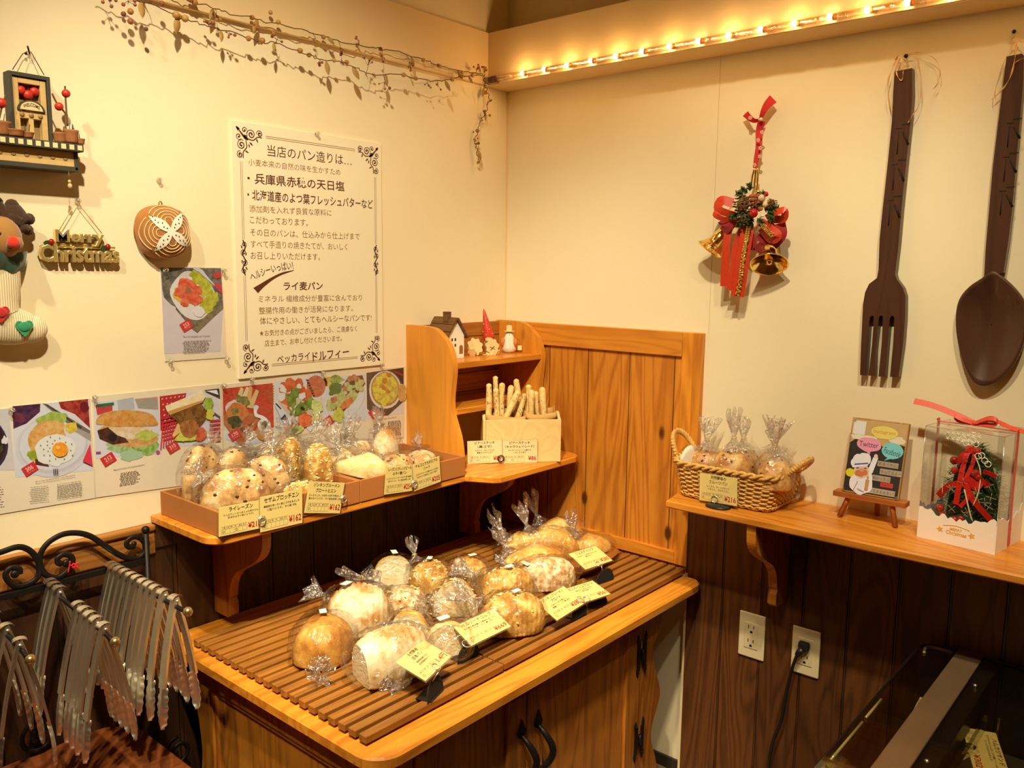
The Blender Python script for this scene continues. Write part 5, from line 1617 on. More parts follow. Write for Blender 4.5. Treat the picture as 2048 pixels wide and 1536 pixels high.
def bag_mesh(L, W_, H, M, seed=0, crump=.007, over=.010, tail=None, tail_len=.05, tail_mb=None):
    mb = MB()
    na, nb = 44, 26
    ex = .75
    def fn(u, v):
        a = u * 2 * math.pi; t = -math.pi / 2 + v * math.pi
        ct, st = math.cos(t), math.sin(t)
        sg = lambda q, e: math.copysign(abs(q) ** e, q)
        x = sg(st, ex) * (L / 2 + over); y = sg(ct, ex) * sg(math.cos(a), .85) * (W_ / 2 + over * .7); z = H * .48 + sg(ct, ex) * sg(math.sin(a), .85) * (H * .52 + over * .4)
        p = V((x * 26, y * 26, z * 26 + seed * 5.3))
        c = (abs(noise.noise(p)) * 1.5 - .35 + .5 * noise.noise(p * 2.7)) * crump
        k = 1 + c / max(.02, math.sqrt(x * x + y * y + z * z)) * 1.0
        return M @ V((x * k, y * k, max(.0006, z * k if z > .012 else z)))
    mb.grid(fn, na, nb)
    if tail is not None:
        tm = tail_mb
        base, d = V(tail[0]), V(tail[1]).normalized()
        u_ = d.orthogonal().normalized(); w_ = d.cross(u_)
        rr = random.Random(seed + 9)
        ph = rr.random() * 6
        def ft(u, v):
            a = u * 2 * math.pi
            if v < .35:
                f = v / .35; r = .024 * (1 - f) ** 1.4 + .0045
            else:
                f = (v - .35) / .65; r = .0045 + .020 * f ** .8
            r *= 1 + (.10 + .42 * max(0, v - .3)) * math.sin(a * 6 + ph) + .15 * math.sin(a * 13 + ph * 2) * v
            s_ = v * tail_len * (1 + .22 * v * math.sin(a * 4 + ph))
            fl = .55 if v > .35 else 1
            return M @ (base + d * s_ + u_ * (r * math.cos(a)) + w_ * (r * math.sin(a) * fl))
        tm.grid(ft, 54, 12)
    return mb
def bagged(name, label, cat, pos, rz, L, W_, H, crust, crumb=None, group=None, tail=None, tail_len=.05, seed=0, sticker=None, seeds=0, raisins=0, crump=.007, over=.010, tilt=0.0, roll=0.0, tie=None, **kw):
    g = thing(name, label, cat, pos, 0, group)
    M = Matrix.Translation(pos) @ Matrix.Rotation(rz, 4, 'Z') @ Matrix.Rotation(tilt, 4, 'Y') @ Matrix.Rotation(roll, 4, 'X')
    lm = loaf_mesh(L, W_, H, M, seed=seed, **kw)
    lo = lm.build('loaf', [CRUST[crust], crumb or CRUMB], g)
    rr = random.Random(seed + 2)
    Mi = M
    def surf(t, a, e=0.0):
        s_ = max(0.05, 1 - abs(t) ** 2.4) ** (1 / 2.4)
        return Mi @ V((t * L / 2, math.cos(a) * W_ / 2 * s_, .1 * H + .9 * H * max(0, math.sin(a)) ** .92 * s_ + e))
    if seeds:
        sm = MB()
        for k in range(seeds):
            t = rr.uniform(-.75, .75) if 't0' not in kw else rr.uniform(max(kw['t0'], -.8), .8); a = rr.uniform(.25, 2.9)
            q = surf(t, a, .0012)
            sm.ell((0, 0, 0), .0058, .0027, .0021, 0, 8, Matrix.Translation(q) @ Matrix.Rotation(rr.random() * 3.1, 4, 'Z') @ Matrix.Rotation(a - 1.57, 4, 'X'))
        tag(sm.build('seeds', SEEDM, lo), kind='stuff')
    if raisins:
        sm = MB()
        for k in range(raisins):
            sm.ell(surf(rr.uniform(-.7, .7), rr.uniform(.3, 2.8), -.001), .0045, .0038, .003, 0, 8, None, .3, k)
        tag(sm.build('raisins', RAISIN, lo), kind='stuff')
    tm = MB()
    tl = None
    if tail is not None:
        tl = tail
    bg = bag_mesh(L, W_, H, M, seed, crump, over, tl, tail_len, tm)
    bo = bg.build('bag', BAG, g, fix=False)
    if tl is not None:
        tm.build('bag_tail', BAGT, bo, fix=False)
        if tie:
            base, d = V(tl[0]), V(tl[1]).normalized()
            c = base + d * (tail_len * .35)
            u_ = d.orthogonal().normalized(); w_ = d.cross(u_)
            k = MB(); k.tube([M @ (c + u_ * (.0062 * math.cos(a)) + w_ * (.0062 * math.sin(a))) for a in [i * .63 for i in range(10)]], .0012, 6, closed=True)
            k.build('twist_tie', tie, bo)
    if sticker:
        for (t, a, w, h, r_) in sticker:
            q = surf(t, a, .009)
            nrm = (surf(t, a, .02) - surf(t, a, 0)).normalized()
            nrm = (Mi.to_3x3() @ V((0, math.cos(a) * .8, math.sin(a)))).normalized()
            u_ = (Mi.to_3x3() @ V((math.cos(r_), math.sin(r_), 0))); u_ = (u_ - nrm * u_.dot(nrm)).normalized(); v_ = nrm.cross(u_)
            s_ = MB(); s_.box(-w, w, -h, h, -.0002, .0003, 0, 0, frame(q, u_, v_, nrm)); s_.build('price_sticker', WHITE, bo)
    return g
def zpos(p, z): return onz(p, z)
TOP = .6108
GT = 'bagged loaves on the slatted racks'
TIE = mat('gold_twist_tie', (.72, .50, .16), rough=.4, metal=.5, var=.1)
def table_loaf(label, px, rz, L, W_, H, crust, **kw):
    bagged('bagged_loaf', label, 'bread', zpos(px, TOP), R(rz), L, W_, H, crust, group=GT, **kw)
table_loaf('bagged dark-crusted half loaf with a twisted corner, nearest the tongs', (648, 1316), 25, 0.132, 0.115, 0.09, 'dark', tail=((-.072, -.03, .012), (-.8, -.5, .1)), tail_len=.045, seed=1, sticker=[(.1, 1.5, .011, .007, .6)], over=.008)
table_loaf('bagged large floury sliced round loaf behind the dark half loaf', (716, 1258), -35, 0.138, 0.125, 0.102, 'flour', slices=11, t0=-.9, t1=.93, jit=.15, tail=((-.06, .05, .06), (-.9, .5, .25)), tail_len=.05, seed=2, sticker=[(-.35, 1.5, .013, .008, .9)])
table_loaf('bagged sliced tin loaf showing its pale cut face, behind the natural yeast price card', (778, 1352), -14, 0.165, 0.100, 0.1, 'flour', crumb=CRUMBP, slices=8, t0=-.72, t1=.86, jit=.2, tail=((-.02, -.045, .004), (.1, -1, -.0)), tail_len=.03, seed=3)
table_loaf('bagged oat-flaked short loaf between the round loaf and the cut half loaf', (810, 1232), -35, 0.105, 0.075, .070, 'oat', seeds=40, seed=4, nz=.09, tail=((-.05, .03, .05), (-.4, .6, .6)), tail_len=.05)
table_loaf('bagged sliced loaf with grey cut face, just behind the tin loaf', (818, 1298), 40, 0.090, 0.090, .082, 'gold', crumb=CRUMB, t0=-.25, t1=.9, slices=5, seed=5, tail=((-.04, .03, .05), (-.8, .2, .5)), tail_len=.03)
table_loaf('bagged half loaf with broad cream cut face, at the back beside the twisted bag tail', (788, 1182), 50, 0.105, 0.110, .090, 'gold', crumb=CRUMBP, t0=-.08, t1=.95, seed=6, tail=((-.045, .06, .055), (-.65, .75, .25)), tail_len=.075, sticker=[(.2, 1.6, .013, .007, .2)], tie=TIE)
table_loaf('bagged round seeded loaf behind the oat-flaked loaf', (860, 1193), 10, 0.105, 0.105, 0.09, 'seed', seed=7, seeds=60, tail=((.01, .05, .075), (.15, .4, 1)), tail_len=.055, tie=TIE, sticker=[(.0, 1.55, .010, .006, .4)])
table_loaf('bagged sliced seeded loaf with grey face, at the back toward the serving tray', (932, 1176), -38, 0.105, 0.100, .080, 'seed', crumb=CRUMB, slices=7, t0=-.45, t1=.9, jit=.2, seed=8, tail=((.06, -.02, .03), (1, -.3, .2)), tail_len=.06, sticker=[(.3, 1.6, .010, .006, .4)])
table_loaf('bagged seeded half loaf with wide grey cut face, in the middle of the rack', (910, 1232), 48, 0.105, 0.105, .085, 'seed', crumb=CRUMB, t0=-.12, t1=.92, seed=9, seeds=24, tail=((-.045, .055, .05), (-.7, .5, .4)), tail_len=.055)
table_loaf('bagged flat grey-crumbed half loaf behind the 669 yen price card', (896, 1310), 52, 0.095, 0.100, .070, 'pale', crumb=CRUMB, t0=-.15, t1=.9, seed=10, sticker=[(.3, 1.4, .009, .012, .3)], tail=((.04, -.03, .02), (.6, -.7, .1)), tail_len=.04)
table_loaf('bagged sliced sunflower loaf in front, between the 669 and 388 yen price cards', (1024, 1260), -36, 0.140, 0.100, .086, 'seed', slices=12, t0=-.9, t1=.93, jit=.25, seed=11, seeds=40, sticker=[(.1, 1.7, .010, .006, .5)], tail=((-.07, .035, .05), (-.8, .3, .5)), tail_len=.065)
table_loaf('bagged sliced sunflower loaf behind the front one', (1012, 1200), -36, 0.130, 0.088, .080, 'seed', slices=11, t0=-.9, t1=.93, jit=.25, seed=12, seeds=30, sticker=[(.1, 1.7, .010, .006, .5)], tail=((-.065, .03, .05), (-.8, .4, .4)), tail_len=.06)
table_loaf('bagged pale sliced loaf nearest the serving tray', (1092, 1174), -34, 0.150, 0.085, .078, 'oat', slices=13, t0=-.92, t1=.93, jit=.2, seed=13, sticker=[(-.75, 1.7, .006, .013, .4)], tail=((-.08, .02, .045), (-.9, .2, .3)), tail_len=.045)

# ------------------------------------------------------------------ wooden serving tray with rustic breads
TC = (onz((968, 1117), TOP) + onz((1252, 1110), TOP)) / 2
t = thing('serving_tray', 'reddish-brown oblong wooden serving tray with rounded corners at the back of the racks', 'tray', (-.195, -.375, TOP))
m = MB()
TA = onz((967, 1122), TOP); TB = onz((1168, 1168), TOP); TD = onz((1253, 1110), TOP); 
tu = (TD - TB).normalized(); tv = V((0, 0, 1)).cross(tu)
if tv.dot(V((0, 1, 0))) < 0: tv = -tv
tw = (TD - TB).length; th_ = abs((TA - TB).dot(tv)); 
TM = frame((TB + TD) / 2 + tv * th_ / 2, tu, tv, V((0, 0, 1)))
def tray_fn(u, v):
    a = u * 2 * math.pi
    k = 1 / (abs(math.cos(a)) ** 5 + abs(math.sin(a)) ** 5) ** .2
    prof = ((0, .008), (.55, .008), (.80, .009), (.90, .014), (.97, .020), (1.0, .0205), (.985, .016), (.90, .004), (.80, .0006), (0, .0006))
    i = min(int(v * 9 + 1e-6), 8); f = v * 9 - i
    r, z = prof[i][0] + (prof[i + 1][0] - prof[i][0]) * f, prof[i][1] + (prof[i + 1][1] - prof[i][1]) * f
    return TM @ V((math.cos(a) * k * r * tw / 2, math.sin(a) * k * r * th_ / 2, z))
m.grid(tray_fn, 56, 9); m.build('tray_body', OLIVE, t)
def tray_bread(label, px, rz, L, W_, H, tail, tl, seed, z=TOP + .0085, **kw):
    bagged('bagged_bread', label, 'bread', zpos(px, z), R(rz), L, W_, H, 'gold', group='bagged rustic breads on the serving tray', tail=tail, tail_len=tl, seed=seed, over=.007, crump=.005, tie=None, nz=.06, tip=.35, **kw)
tray_bread('bagged rustic bread at the front of the tray, near the sliced loaves', (1070, 1135), -28, .190, .085, .062, ((-.065, .03, .035), (-.35, .35, .9)), .075, 31)
tray_bread('bagged rustic bread half hidden behind the front one on the tray', (1045, 1112), -10, .150, .085, .072, ((-.045, .02, .05), (-.35, .25, .9)), .085, 32)
tray_bread('bagged rustic bread in the middle of the serving tray', (1098, 1115), -40, .180, .085, .085, ((-.05, .03, .06), (-.3, .2, .95)), .080, 33)
tray_bread('bagged rustic bread at the back of the tray under the crate shelf', (1115, 1086), -38, .165, .085, .075, ((-.05, .02, .055), (-.3, .2, .95)), .085, 34)
tray_bread('small bagged bread behind the 280 yen price card', (1180, 1102), -35, .130, .085, .050, ((-.035, .02, .04), (-.25, .2, .95)), .065, 35)

# ------------------------------------------------------------------ rolls in the brown trays
ZT = .8765
def roll(label, px, z, rz, L, W_, H, crust, grp, **kw):
    bagged('bagged_roll', label, 'bread', V((px[0], px[1], z)), R(rz), L, W_, H, crust, group=grp, **kw)
G1 = 'bagged rye rolls in the shelf tray'
roll('bagged raisin rye loaf standing at the back of the tray end', (-1.083, -0.075), ZT, 15, 0.105, 0.05, 0.148, 'raisin', G1, seed=41, bot=.25, tail=((.02, 0, .135), (.6, .2, .8)), tail_len=.04, raisins=14)
roll('bagged raisin rye loaf leaning beside the back one at the tray end', (-1.005, -0.070), ZT, 15, 0.095, 0.048, 0.128, 'raisin', G1, seed=48, bot=.25, tail=((.04, 0, .12), (.6, .2, .8)), tail_len=.045, raisins=12)
roll('bagged raisin rye loaf lying in front at the tray end, glossy bag', (-1.062, -0.165), ZT + .006, -22, 0.15, 0.08, 0.108, 'raisin', G1, seed=42, raisins=22, roll=.25, tail=((-.065, .01, .09), (-.5, .2, .8)), tail_len=.035)
roll('bagged raisin rye loaf behind the sesame price card', (-0.965, -0.140), ZT + .004, -30, 0.105, 0.055, 0.112, 'raisin', G1, seed=43, raisins=16, bot=.2, tail=((.01, .02, .105), (.3, .3, 1)), tail_len=.045)
roll('bagged flat sesame roll low behind the sesame price card', (-0.925, -0.205), ZT, 10, 0.095, 0.06, 0.06, 'seed', G1, seed=44, seeds=60, tail=((.0, .03, .05), (.1, .5, .8)), tail_len=.045)
roll('bagged sunflower roll standing upright in the middle of the first tray', (-0.920, -0.100), ZT, 12, .080, .050, .128, 'seed', G1, seed=45, seeds=110, tail=((.0, .02, .12), (.1, .2, 1)), tail_len=.05, bot=.32)
roll('bagged sunflower roll standing between two others in the first tray', (-0.865, -0.085), ZT, 12, 0.07, .055, .132, 'seed', G1, seed=49, seeds=110, tail=((.0, .02, .12), (.1, .2, 1)), tail_len=.05, bot=.32)
roll('bagged sunflower roll by the sunflower price card', (-0.838, -0.155), ZT, -20, 0.07, .060, .125, 'seed', G1, seed=46, seeds=120, tail=((.0, .02, .12), (.4, .3, 1)), tail_len=.06, bot=.32)
roll('bagged golden roll behind the sunflower rolls', (-0.850, -0.045), ZT, 10, .085, 0.045, .130, 'gold', G1, seed=47, tail=((.03, .02, .12), (.5, .3, .8)), tail_len=.05)
G2 = 'bagged pale breads in the shelf tray by the hutch'
roll('bagged pale split bread with pointed ends across the second tray', (-0.722, -0.180), ZT + .030, -36, .165, .070, .060, 'pale', G2, seed=51, tip=.7, ridge=5, tilt=.18, tail=((-.06, .02, .05), (-.6, .3, .7)), tail_len=.06, over=.007)
roll('bagged pale split bread behind the pointed one', (-0.725, -0.095), ZT + .01, -20, 0.12, .055, .080, 'pale', G2, seed=52, tip=.6, ridge=5, tail=((.03, .02, .08), (.3, .4, .9)), tail_len=.07)
roll('bagged pale roll at the back of the second tray against the recipe pages', (-0.640, -0.060), ZT + .010, 8, 0.095, .055, .080, 'flour', G2, seed=53, tail=((.0, .02, .07), (-.2, .2, 1)), tail_len=.055)
roll('heavily crumpled clear bag of bread at the back beside the hutch side', (-0.555, -0.065), ZT + .012, 5, 0.08, .060, .100, 'flour', G2, seed=54, crump=.022, tail=((.0, .02, .085), (.1, .2, 1)), tail_len=.06)
roll('bagged raisin and orange rye bread behind its 254 yen price card', (-0.615, -0.175), ZT + .010, 12, 0.105, 0.085, .058, 'raisin', G2, seed=55, raisins=24, tail=((-.05, .02, .045), (-.6, .3, .6)), tail_len=.04)
roll('bagged floury chocolate macadamia bread beside the hutch, behind its 205 yen card', (-0.520, -0.165), ZT + .006, 12, 0.1, 0.085, .055, 'oat', G2, seed=56, tail=((.04, .03, .045), (.4, .5, .6)), tail_len=.04, raisins=8)
# ------------------------------------------------------------------ wall B: giant fork and spoon
WENGE = wood('dark_carved_wood', (.085, .034, .018), (.045, .018, .010), 2, rough=.38, coat=.15, contrast=.7)
NOTCH = mat('carved_notch', (.012, .006, .004), rough=.7, var=0)
RAF = mat('raffia', (.70, .40, .14), rough=.8, var=.2, scale=80)
def handle_notches(t_, a, b, n, w, off):
    """incised marks down the handle between pixels a (top) and b (bottom)"""
    m = MB()
    for k in range(n):
        f0, f1 = k / n, (k + 1) / n
        P = [B((a[0] + (b[0] - a[0]) * f, a[1] + (b[1] - a[1]) * f), off) for f in (f0, f0 + .12 / n * 1.0, f1)]
        z0, z1 = P[0].z, P[2].z
        yc = P[0].y; h = z0 - z1
        def bx(u0, u1, v0, v1, yy=0):
            m.box(-off - .0006, -off + .0005, P[0].y + (P[2].y - P[0].y) * v0 - u1, P[0].y + (P[2].y - P[0].y) * v0 - u0, z0 - v1 * h, z0 - v0 * h)
        bx(.001, w, .02, .055); bx(-w * .6, w * .1, .13, .16)
        m.tube([V((-off - .0002, yc - w * .20, z0 - .26 * h)), V((-off - .0002, yc - w * .95, z0 - .62 * h))], [.0016, .0024], 5)
        m.tube([V((-off + .0003, yc + w * .30, z0 - .22 * h)), V((-off + .0003, yc + w * .32, z0 - .86 * h))], [.0012, .0014], 5)
    return m.build('carving', NOTCH, t_)
def raffia(px_lists, t_, off, r=.0016):
    m = MB()
    for L_ in px_lists:
        pts = smooth_path([B(p[:2], p[2] if len(p) > 2 else off) for p in L_], 5)
        m.tube(pts, [r * (.7 + .5 * math.sin(i * .9)) for i in range(len(pts))], 6, flat=.5)
    return m.build('raffia_tie', RAF, t_)
c = B((1768, 450), .012)
t = thing('giant_wooden_fork', 'giant dark carved wooden fork hanging from a raffia tie', 'wall decoration', c)
m = MB()
outl = [(1789, 143), (1824, 136), (1825, 190), (1821, 245), (1812, 330), (1803, 420), (1797, 490), (1790, 548), (1793, 558), (1806, 576), (1811, 592), (1810, 640), (1806, 690), (1797, 754), (1780, 754), (1786, 690), (1789, 636), (1787, 632), (1782, 632), (1779, 640), (1774, 700), (1770, 754), (1757, 753), (1763, 690), (1766, 634), (1763, 631), (1759, 632), (1757, 640), (1751, 700), (1749, 752), (1737, 751), (1744, 690), (1748, 634), (1745, 631), (1740, 634), (1738, 645), (1735, 690), (1731, 751), (1720, 750), (1722, 690), (1726, 610), (1730, 585), (1738, 568), (1754, 556), (1757, 540), (1759, 480), (1765, 420), (1775, 330), (1784, 240), (1786, 190)]
solidB(m, outl, .004, .024); m.build('fork_body', WENGE, t)
handle_notches(t, (1804, 246), (1778, 462), 3, .0175, .024)
raffia([[(1800, 116, .012), (1793, 135, .020), (1794, 150, .026), (1802, 161, .026), (1806, 150, .026), (1806, 118, .014)], [(1796, 112, .014), (1783, 140), (1776, 165), (1777, 195), (1783, 225)], [(1806, 113, .014), (1828, 108), (1838, 130), (1842, 180), (1838, 210), (1822, 235, .026), (1816, 246, .028)], [(1828, 105, .012), (1848, 107), (1872, 120), (1880, 145), (1876, 165), (1867, 178)], [(1790, 120, .016), (1798, 112, .020), (1810, 122, .016), (1800, 126, .016), (1792, 114, .018)]], t, .020)
m = MB().tube([B((1812, 112), -.002), B((1812, 112), .024)], .0028, 8); m.ell(B((1812, 112), .026), .0045, .0045, .0045, 0, 10)
tag(m.build('wall_nail', IRON), 'dark nail holding the raffia tie of the giant fork', 'nail')
c = B((1990, 430), .012)
t = thing('giant_wooden_spoon', 'giant dark carved wooden spoon hanging beside the fork', 'wall decoration', c)
m = MB()
outl = [(2013, 113), (2044, 107), (2048, 112), (2046, 170), (2040, 240), (2032, 330), (2024, 420), (2017, 480), (2007, 545), (1968, 556), (1971, 500), (1978, 420), (1986, 330), (1997, 240), (2006, 170)]
solidB(m, outl, .004, .026); m.build('handle', WENGE, t)
m = MB()
ctr = B((1983, 650), .02)
bo = sp2([(1988, 542), (2010, 556), (2035, 580), (2052, 606), (2056, 640), (2048, 690), (2025, 735), (1995, 763), (1968, 771), (1946, 760), (1928, 722), (1916, 672), (1914, 630), (1921, 598), (1940, 574), (1966, 556)], 4, True)
pts3 = [B(p, .018) for p in bo]
cen = sum(pts3, V((0, 0, 0))) / len(pts3)
n = len(pts3); vs = []; fs = []
rings = ((1, .0), (1.0, -.010), (.97, -.013), (.90, -.010), (.7, .0), (.4, .008), (.01, .010))
for s_, dx in rings:
    for p in pts3:
        q = cen.lerp(p, s_); vs.append(V((q.x + dx, q.y, q.z)))
for r_ in range(len(rings) - 1):
    for k in range(n):
        fs.append((r_ * n + k, r_ * n + (k + 1) % n, (r_ + 1) * n + (k + 1) % n, (r_ + 1) * n + k))
m.add(vs, fs, 0, True)
vs = []; fs = []
rings = ((1, .0), (.9, .006), (.6, .012), (.01, .0135))
for s_, dx in rings:
    for p in pts3:
        q = cen.lerp(p, s_); vs.append(V((q.x + dx, q.y, q.z)))
for r_ in range(len(rings) - 1):
    for k in range(n):
        fs.append((r_ * n + k, r_ * n + (k + 1) % n, (r_ + 1) * n + (k + 1) % n, (r_ + 1) * n + k))
m.add(vs, fs, 0, True)
m.build('bowl', WENGE, t)
handle_notches(t, (2026, 236), (2004, 440), 3, .0165, .026)
raffia([[(2031, 82, .016), (2014, 110), (2000, 145), (1990, 185), (1992, 205)], [(2033, 84, .018), (2030, 115, .030), (2022, 150, .030), (2008, 175, .026), (1983, 200)], [(2036, 80, .018), (2050, 86), (2065, 92)], [(2030, 126, .030), (2042, 118, .032), (2060, 114, .030)], [(2024, 78, .018), (2032, 72, .02), (2040, 80, .018), (2030, 86, .018), (2024, 78, .018)]], t, .022)
m = MB().tube([B((2028, 63), -.002), B((2028, 63), .022)], .0026, 8); m.ell(B((2028, 63), .024), .004, .004, .004, 0, 10)
tag(m.build('wall_nail', IRON), 'dark nail above the giant spoon', 'nail')

# ------------------------------------------------------------------ bell ornament
c = B((1500, 400), .05)
t = thing('christmas_bell_ornament', 'two gold bells with red ribbons, pine cones and berries hanging on the wall', 'ornament', c)
zb = zz(1360, 180, .28659)
def ribb(mb, pts, w, off, m=0, tw=None):
    """ribbon traced by zoom pixels (x, y[, off]); w = half width in px"""
    P = smooth_path([V((p[0], p[1], p[2] if len(p) > 2 else off)) for p in pts], 5)
    vs = []
    for i in range(len(P)):
        d = P[min(i + 1, len(P) - 1)] - P[max(i - 1, 0)]
        nx, ny = -d.y, d.x
        l = math.hypot(nx, ny) or 1
        ww = w[0] + (w[1] - w[0]) * i / (len(P) - 1) if isinstance(w, tuple) else w
        for s_ in (-1, 1):
            vs.append(B(zb(P[i].x + s_ * nx / l * ww, P[i].y + s_ * ny / l * ww), P[i].z + s_ * .003))
    fs = [(2 * i, 2 * i + 1, 2 * i + 3, 2 * i + 2) for i in range(len(P) - 1)]
    mb.add(vs, fs, m, False)
REDC = mat('red_print_cloth', (.52, .015, .012), rough=.7, var=.15, scale=90)
m = MB()
ribb(m, [(570, 215, .02), (552, 290, .02), (548, 400, .03), (535, 470, .035), (525, 545, .04)], (26, 16), .03)
ribb(m, [(560, 205, .022), (580, 150, .03), (610, 100, .028), (650, 60, .02)], (10, 34), .03)
ribb(m, [(548, 212, .024), (520, 215, .03), (490, 200, .03), (455, 165, .02)], (10, 24), .03)
o = m.build('cloth_tie', REDC, t, fix=False)
mod = o.modifiers.new('s', 'SOLIDIFY'); mod.thickness = .0012
m = MB()
for x, y in ((572, 295), (490, 195), (560, 405), (558, 465), (520, 525), (545, 350)):
    for k in range(5):
        a = k * 1.257; q = B(zb(x + 9 * math.cos(a), y + 9 * math.sin(a)), .041); m.ell(q, .0006, .0022, .0022, 0, 8)
m.build('flower_pattern', mat('pink_print', (.80, .45, .36), var=.05), o)
m = MB().ell(B(zb(565, 205), .030), .0045, .0045, .0045, 0, 12); m.tube([B(zb(565, 205), -.001), B(zb(565, 205), .028)], .0012, 6)
tag(m.build('push_pin', mat('pearl_pin', (.82, .66, .45), rough=.25, var=0)), 'pearl-headed pin holding the red cloth tie of the bells', 'pin')
m = MB()
for pts in ([(520, 550), (505, 600), (495, 680)], [(540, 545), (542, 610), (536, 700)], [(528, 548), (522, 620), (515, 690)]):
    m.tube(smooth_path([B(zb(*p), .045) for p in pts], 5), .0028, 6)
m.build('gold_cord', GOLD, t)
m = MB()
ribb(m, [(430, 905, .055), (350, 960, .06), (325, 1060, .062), (318, 1180, .06), (310, 1370, .05)], (22, 30), .06)
ribb(m, [(440, 930, .055), (420, 1000, .058), (385, 1100, .06), (375, 1250, .056), (350, 1400, .05)], (20, 26), .06)
ribb(m, [(470, 930, .065), (462, 1030, .07), (440, 1150, .068), (425, 1280, .064), (400, 1440, .055)], (44, 46), .07)
ribb(m, [(400, 880, .06), (330, 860, .075), (265, 830, .075), (290, 770, .07), (370, 790, .06)], (22, 34), .07)
ribb(m, [(390, 910, .06), (300, 900, .08), (245, 870, .08), (290, 850, .07), (380, 870, .06)], (14, 24), .07)
ribb(m, [(600, 890, .06), (680, 850, .08), (730, 840, .08), (720, 900, .07), (640, 900, .06)], (18, 30), .07)
ribb(m, [(560, 920, .06), (620, 960, .075), (680, 1010, .078), (640, 1040, .07), (570, 960, .06)], (30, 34), .07)
ribb(m, [(600, 920, .055), (660, 980, .06), (700, 1030, .06)], (24, 44), .06)
o = m.build('ribbon', REDR, t, fix=False); mod = o.modifiers.new('s', 'SOLIDIFY'); mod.thickness = .0009
rbo = [q for q in bpy.data.objects if q.name.startswith('ribbon') and q.parent == t][0]
for pts in ([(476, 950, .074), (462, 1050, .076), (444, 1150, .074), (428, 1280, .070), (402, 1420, .060)], [(575, 945, .080), (640, 1010, .082)]):
    m = MB(); P = smooth_path([V((p[0], p[1], p[2])) for p in pts], 8)
    for q in P:
        c_ = B(zb(q.x, q.y), q.z)
        for a in range(3): m.ell(c_ + V((0, .004 * math.cos(a * 2.1 + q.y), .004 * math.sin(a * 2.1 + q.y))), .0008, .0032, .0026, 0, 7)
    m.build('gold_pattern', GOLD, rbo)
for pts, w_ in (([(300, 900, .06), (330, 950, .07), (300, 990, .065)], (44, 30)), ([(700, 930, .055), (712, 1010, .06), (650, 1090, .055)], (36, 30)), ([(560, 1000, .05), (600, 1070, .055), (540, 1130, .05)], (40, 46)), ([(430, 1000, .05), (480, 1060, .052), (470, 1110, .05)], (60, 50))):
    m = MB(); ribb(m, pts, w_, .06)
    o = m.build('velvet_petal', mat('deep_red_velvet', (.30, .010, .012), rough=.8, var=.2, sheen=.4), t, fix=False); mod = o.modifiers.new('s', 'SOLIDIFY'); mod.thickness = .0015
def bell(px, d, s_, nm='bell'):
    q = B(zb(*px), .055); d = V(d).normalized()
    u_ = d.orthogonal().normalized(); M_ = frame(q, u_, d.cross(u_), d)
    pr = [(0, -.052), (.010, -.050), (.014, -.044), (.016, -.030), (.019, -.014), (.027, -.002), (.033, .004), (.0345, .006), (.033, .0065), (.031, .002), (.024, -.006), (.016, -.018), (.012, -.040), (0, -.046)]
    m = MB().lathe([(r * s_, z * s_) for r, z in pr], 28, 0, M_); m.ell(M_ @ V((0, 0, .000)), .006 * s_, m=0, n=12)
    return m.build(nm, GOLD, t)
bell((222, 1100), (-.35, .42, -.75), 1.1); bell((622, 1200), (-.50, -.25, -.80), 1.32)
def cone(px, off, r, mt, d=(0, -.3, 1)):
    q = B(zb(*px), off); m = MB(); d = V(d).normalized(); u_ = d.orthogonal().normalized(); M_ = frame(q, u_, d.cross(u_), d)
    m.ell(q, r * .7, r * .7, r * .9, 0, 10)
    for i in range(6):
        z = (-.8 + i * .32) * r; rr_ = r * math.sqrt(max(.05, 1 - (z / (1.1 * r)) ** 2))
        for k in range(8):
            a = k * .785 + i * .39
            m.ell(M_ @ V((rr_ * math.cos(a), rr_ * math.sin(a), z)), r * .20, r * .20, r * .10, 0, 6)
    return m.build('pine_cone', mt, t)
PC = mat('pine_cone_brown', (.15, .075, .025), rough=.7, var=.5, scale=250)
cone((440, 800), .082, .021, PC, (-.6, .2, .5)); cone((455, 895), .080, .018, mat('pine_cone_dark', (.08, .07, .03), rough=.7, var=.6, scale=250), (-.8, .1, -.3)); cone((640, 795), .074, .012, PC); cone((540, 800), .072, .015, PC, (-.5, .3, .6))
m = MB()
rr = random.Random(3)
for (x, y, L_, a) in ((470, 715, 50, -150), (440, 730, 50, -170), (490, 700, 50, -100), (400, 880, 55, 170), (430, 910, 55, 120), (610, 860, 50, 20), (640, 830, 50, -10), (620, 880, 45, 60), (480, 860, 70, 90), (520, 820, 70, -30), (560, 760, 60, -60), (470, 770, 60, 200), (540, 900, 60, 40), (420, 850, 60, 140), (590, 830, 60, 10), (500, 900, 60, 110)):
    b0 = zb(x, y)
    for k in range(20):
        f = k / 20; aa = R(a + (60 if k % 2 else -60) + rr.uniform(-12, 12)); bx_, by_ = x + L_ * f * math.cos(R(a)), y + L_ * f * math.sin(R(a))
        m.tube([B(zb(bx_, by_), .074), B(zb(bx_ + 24 * math.cos(aa), by_ + 24 * math.sin(aa)), .074 + rr.uniform(-.004, .012))], [.0017, .0006], 4)
m.build('fir_sprig', mat('fir_needles', (.05, .10, .022), rough=.6, var=.5, scale=100), t)
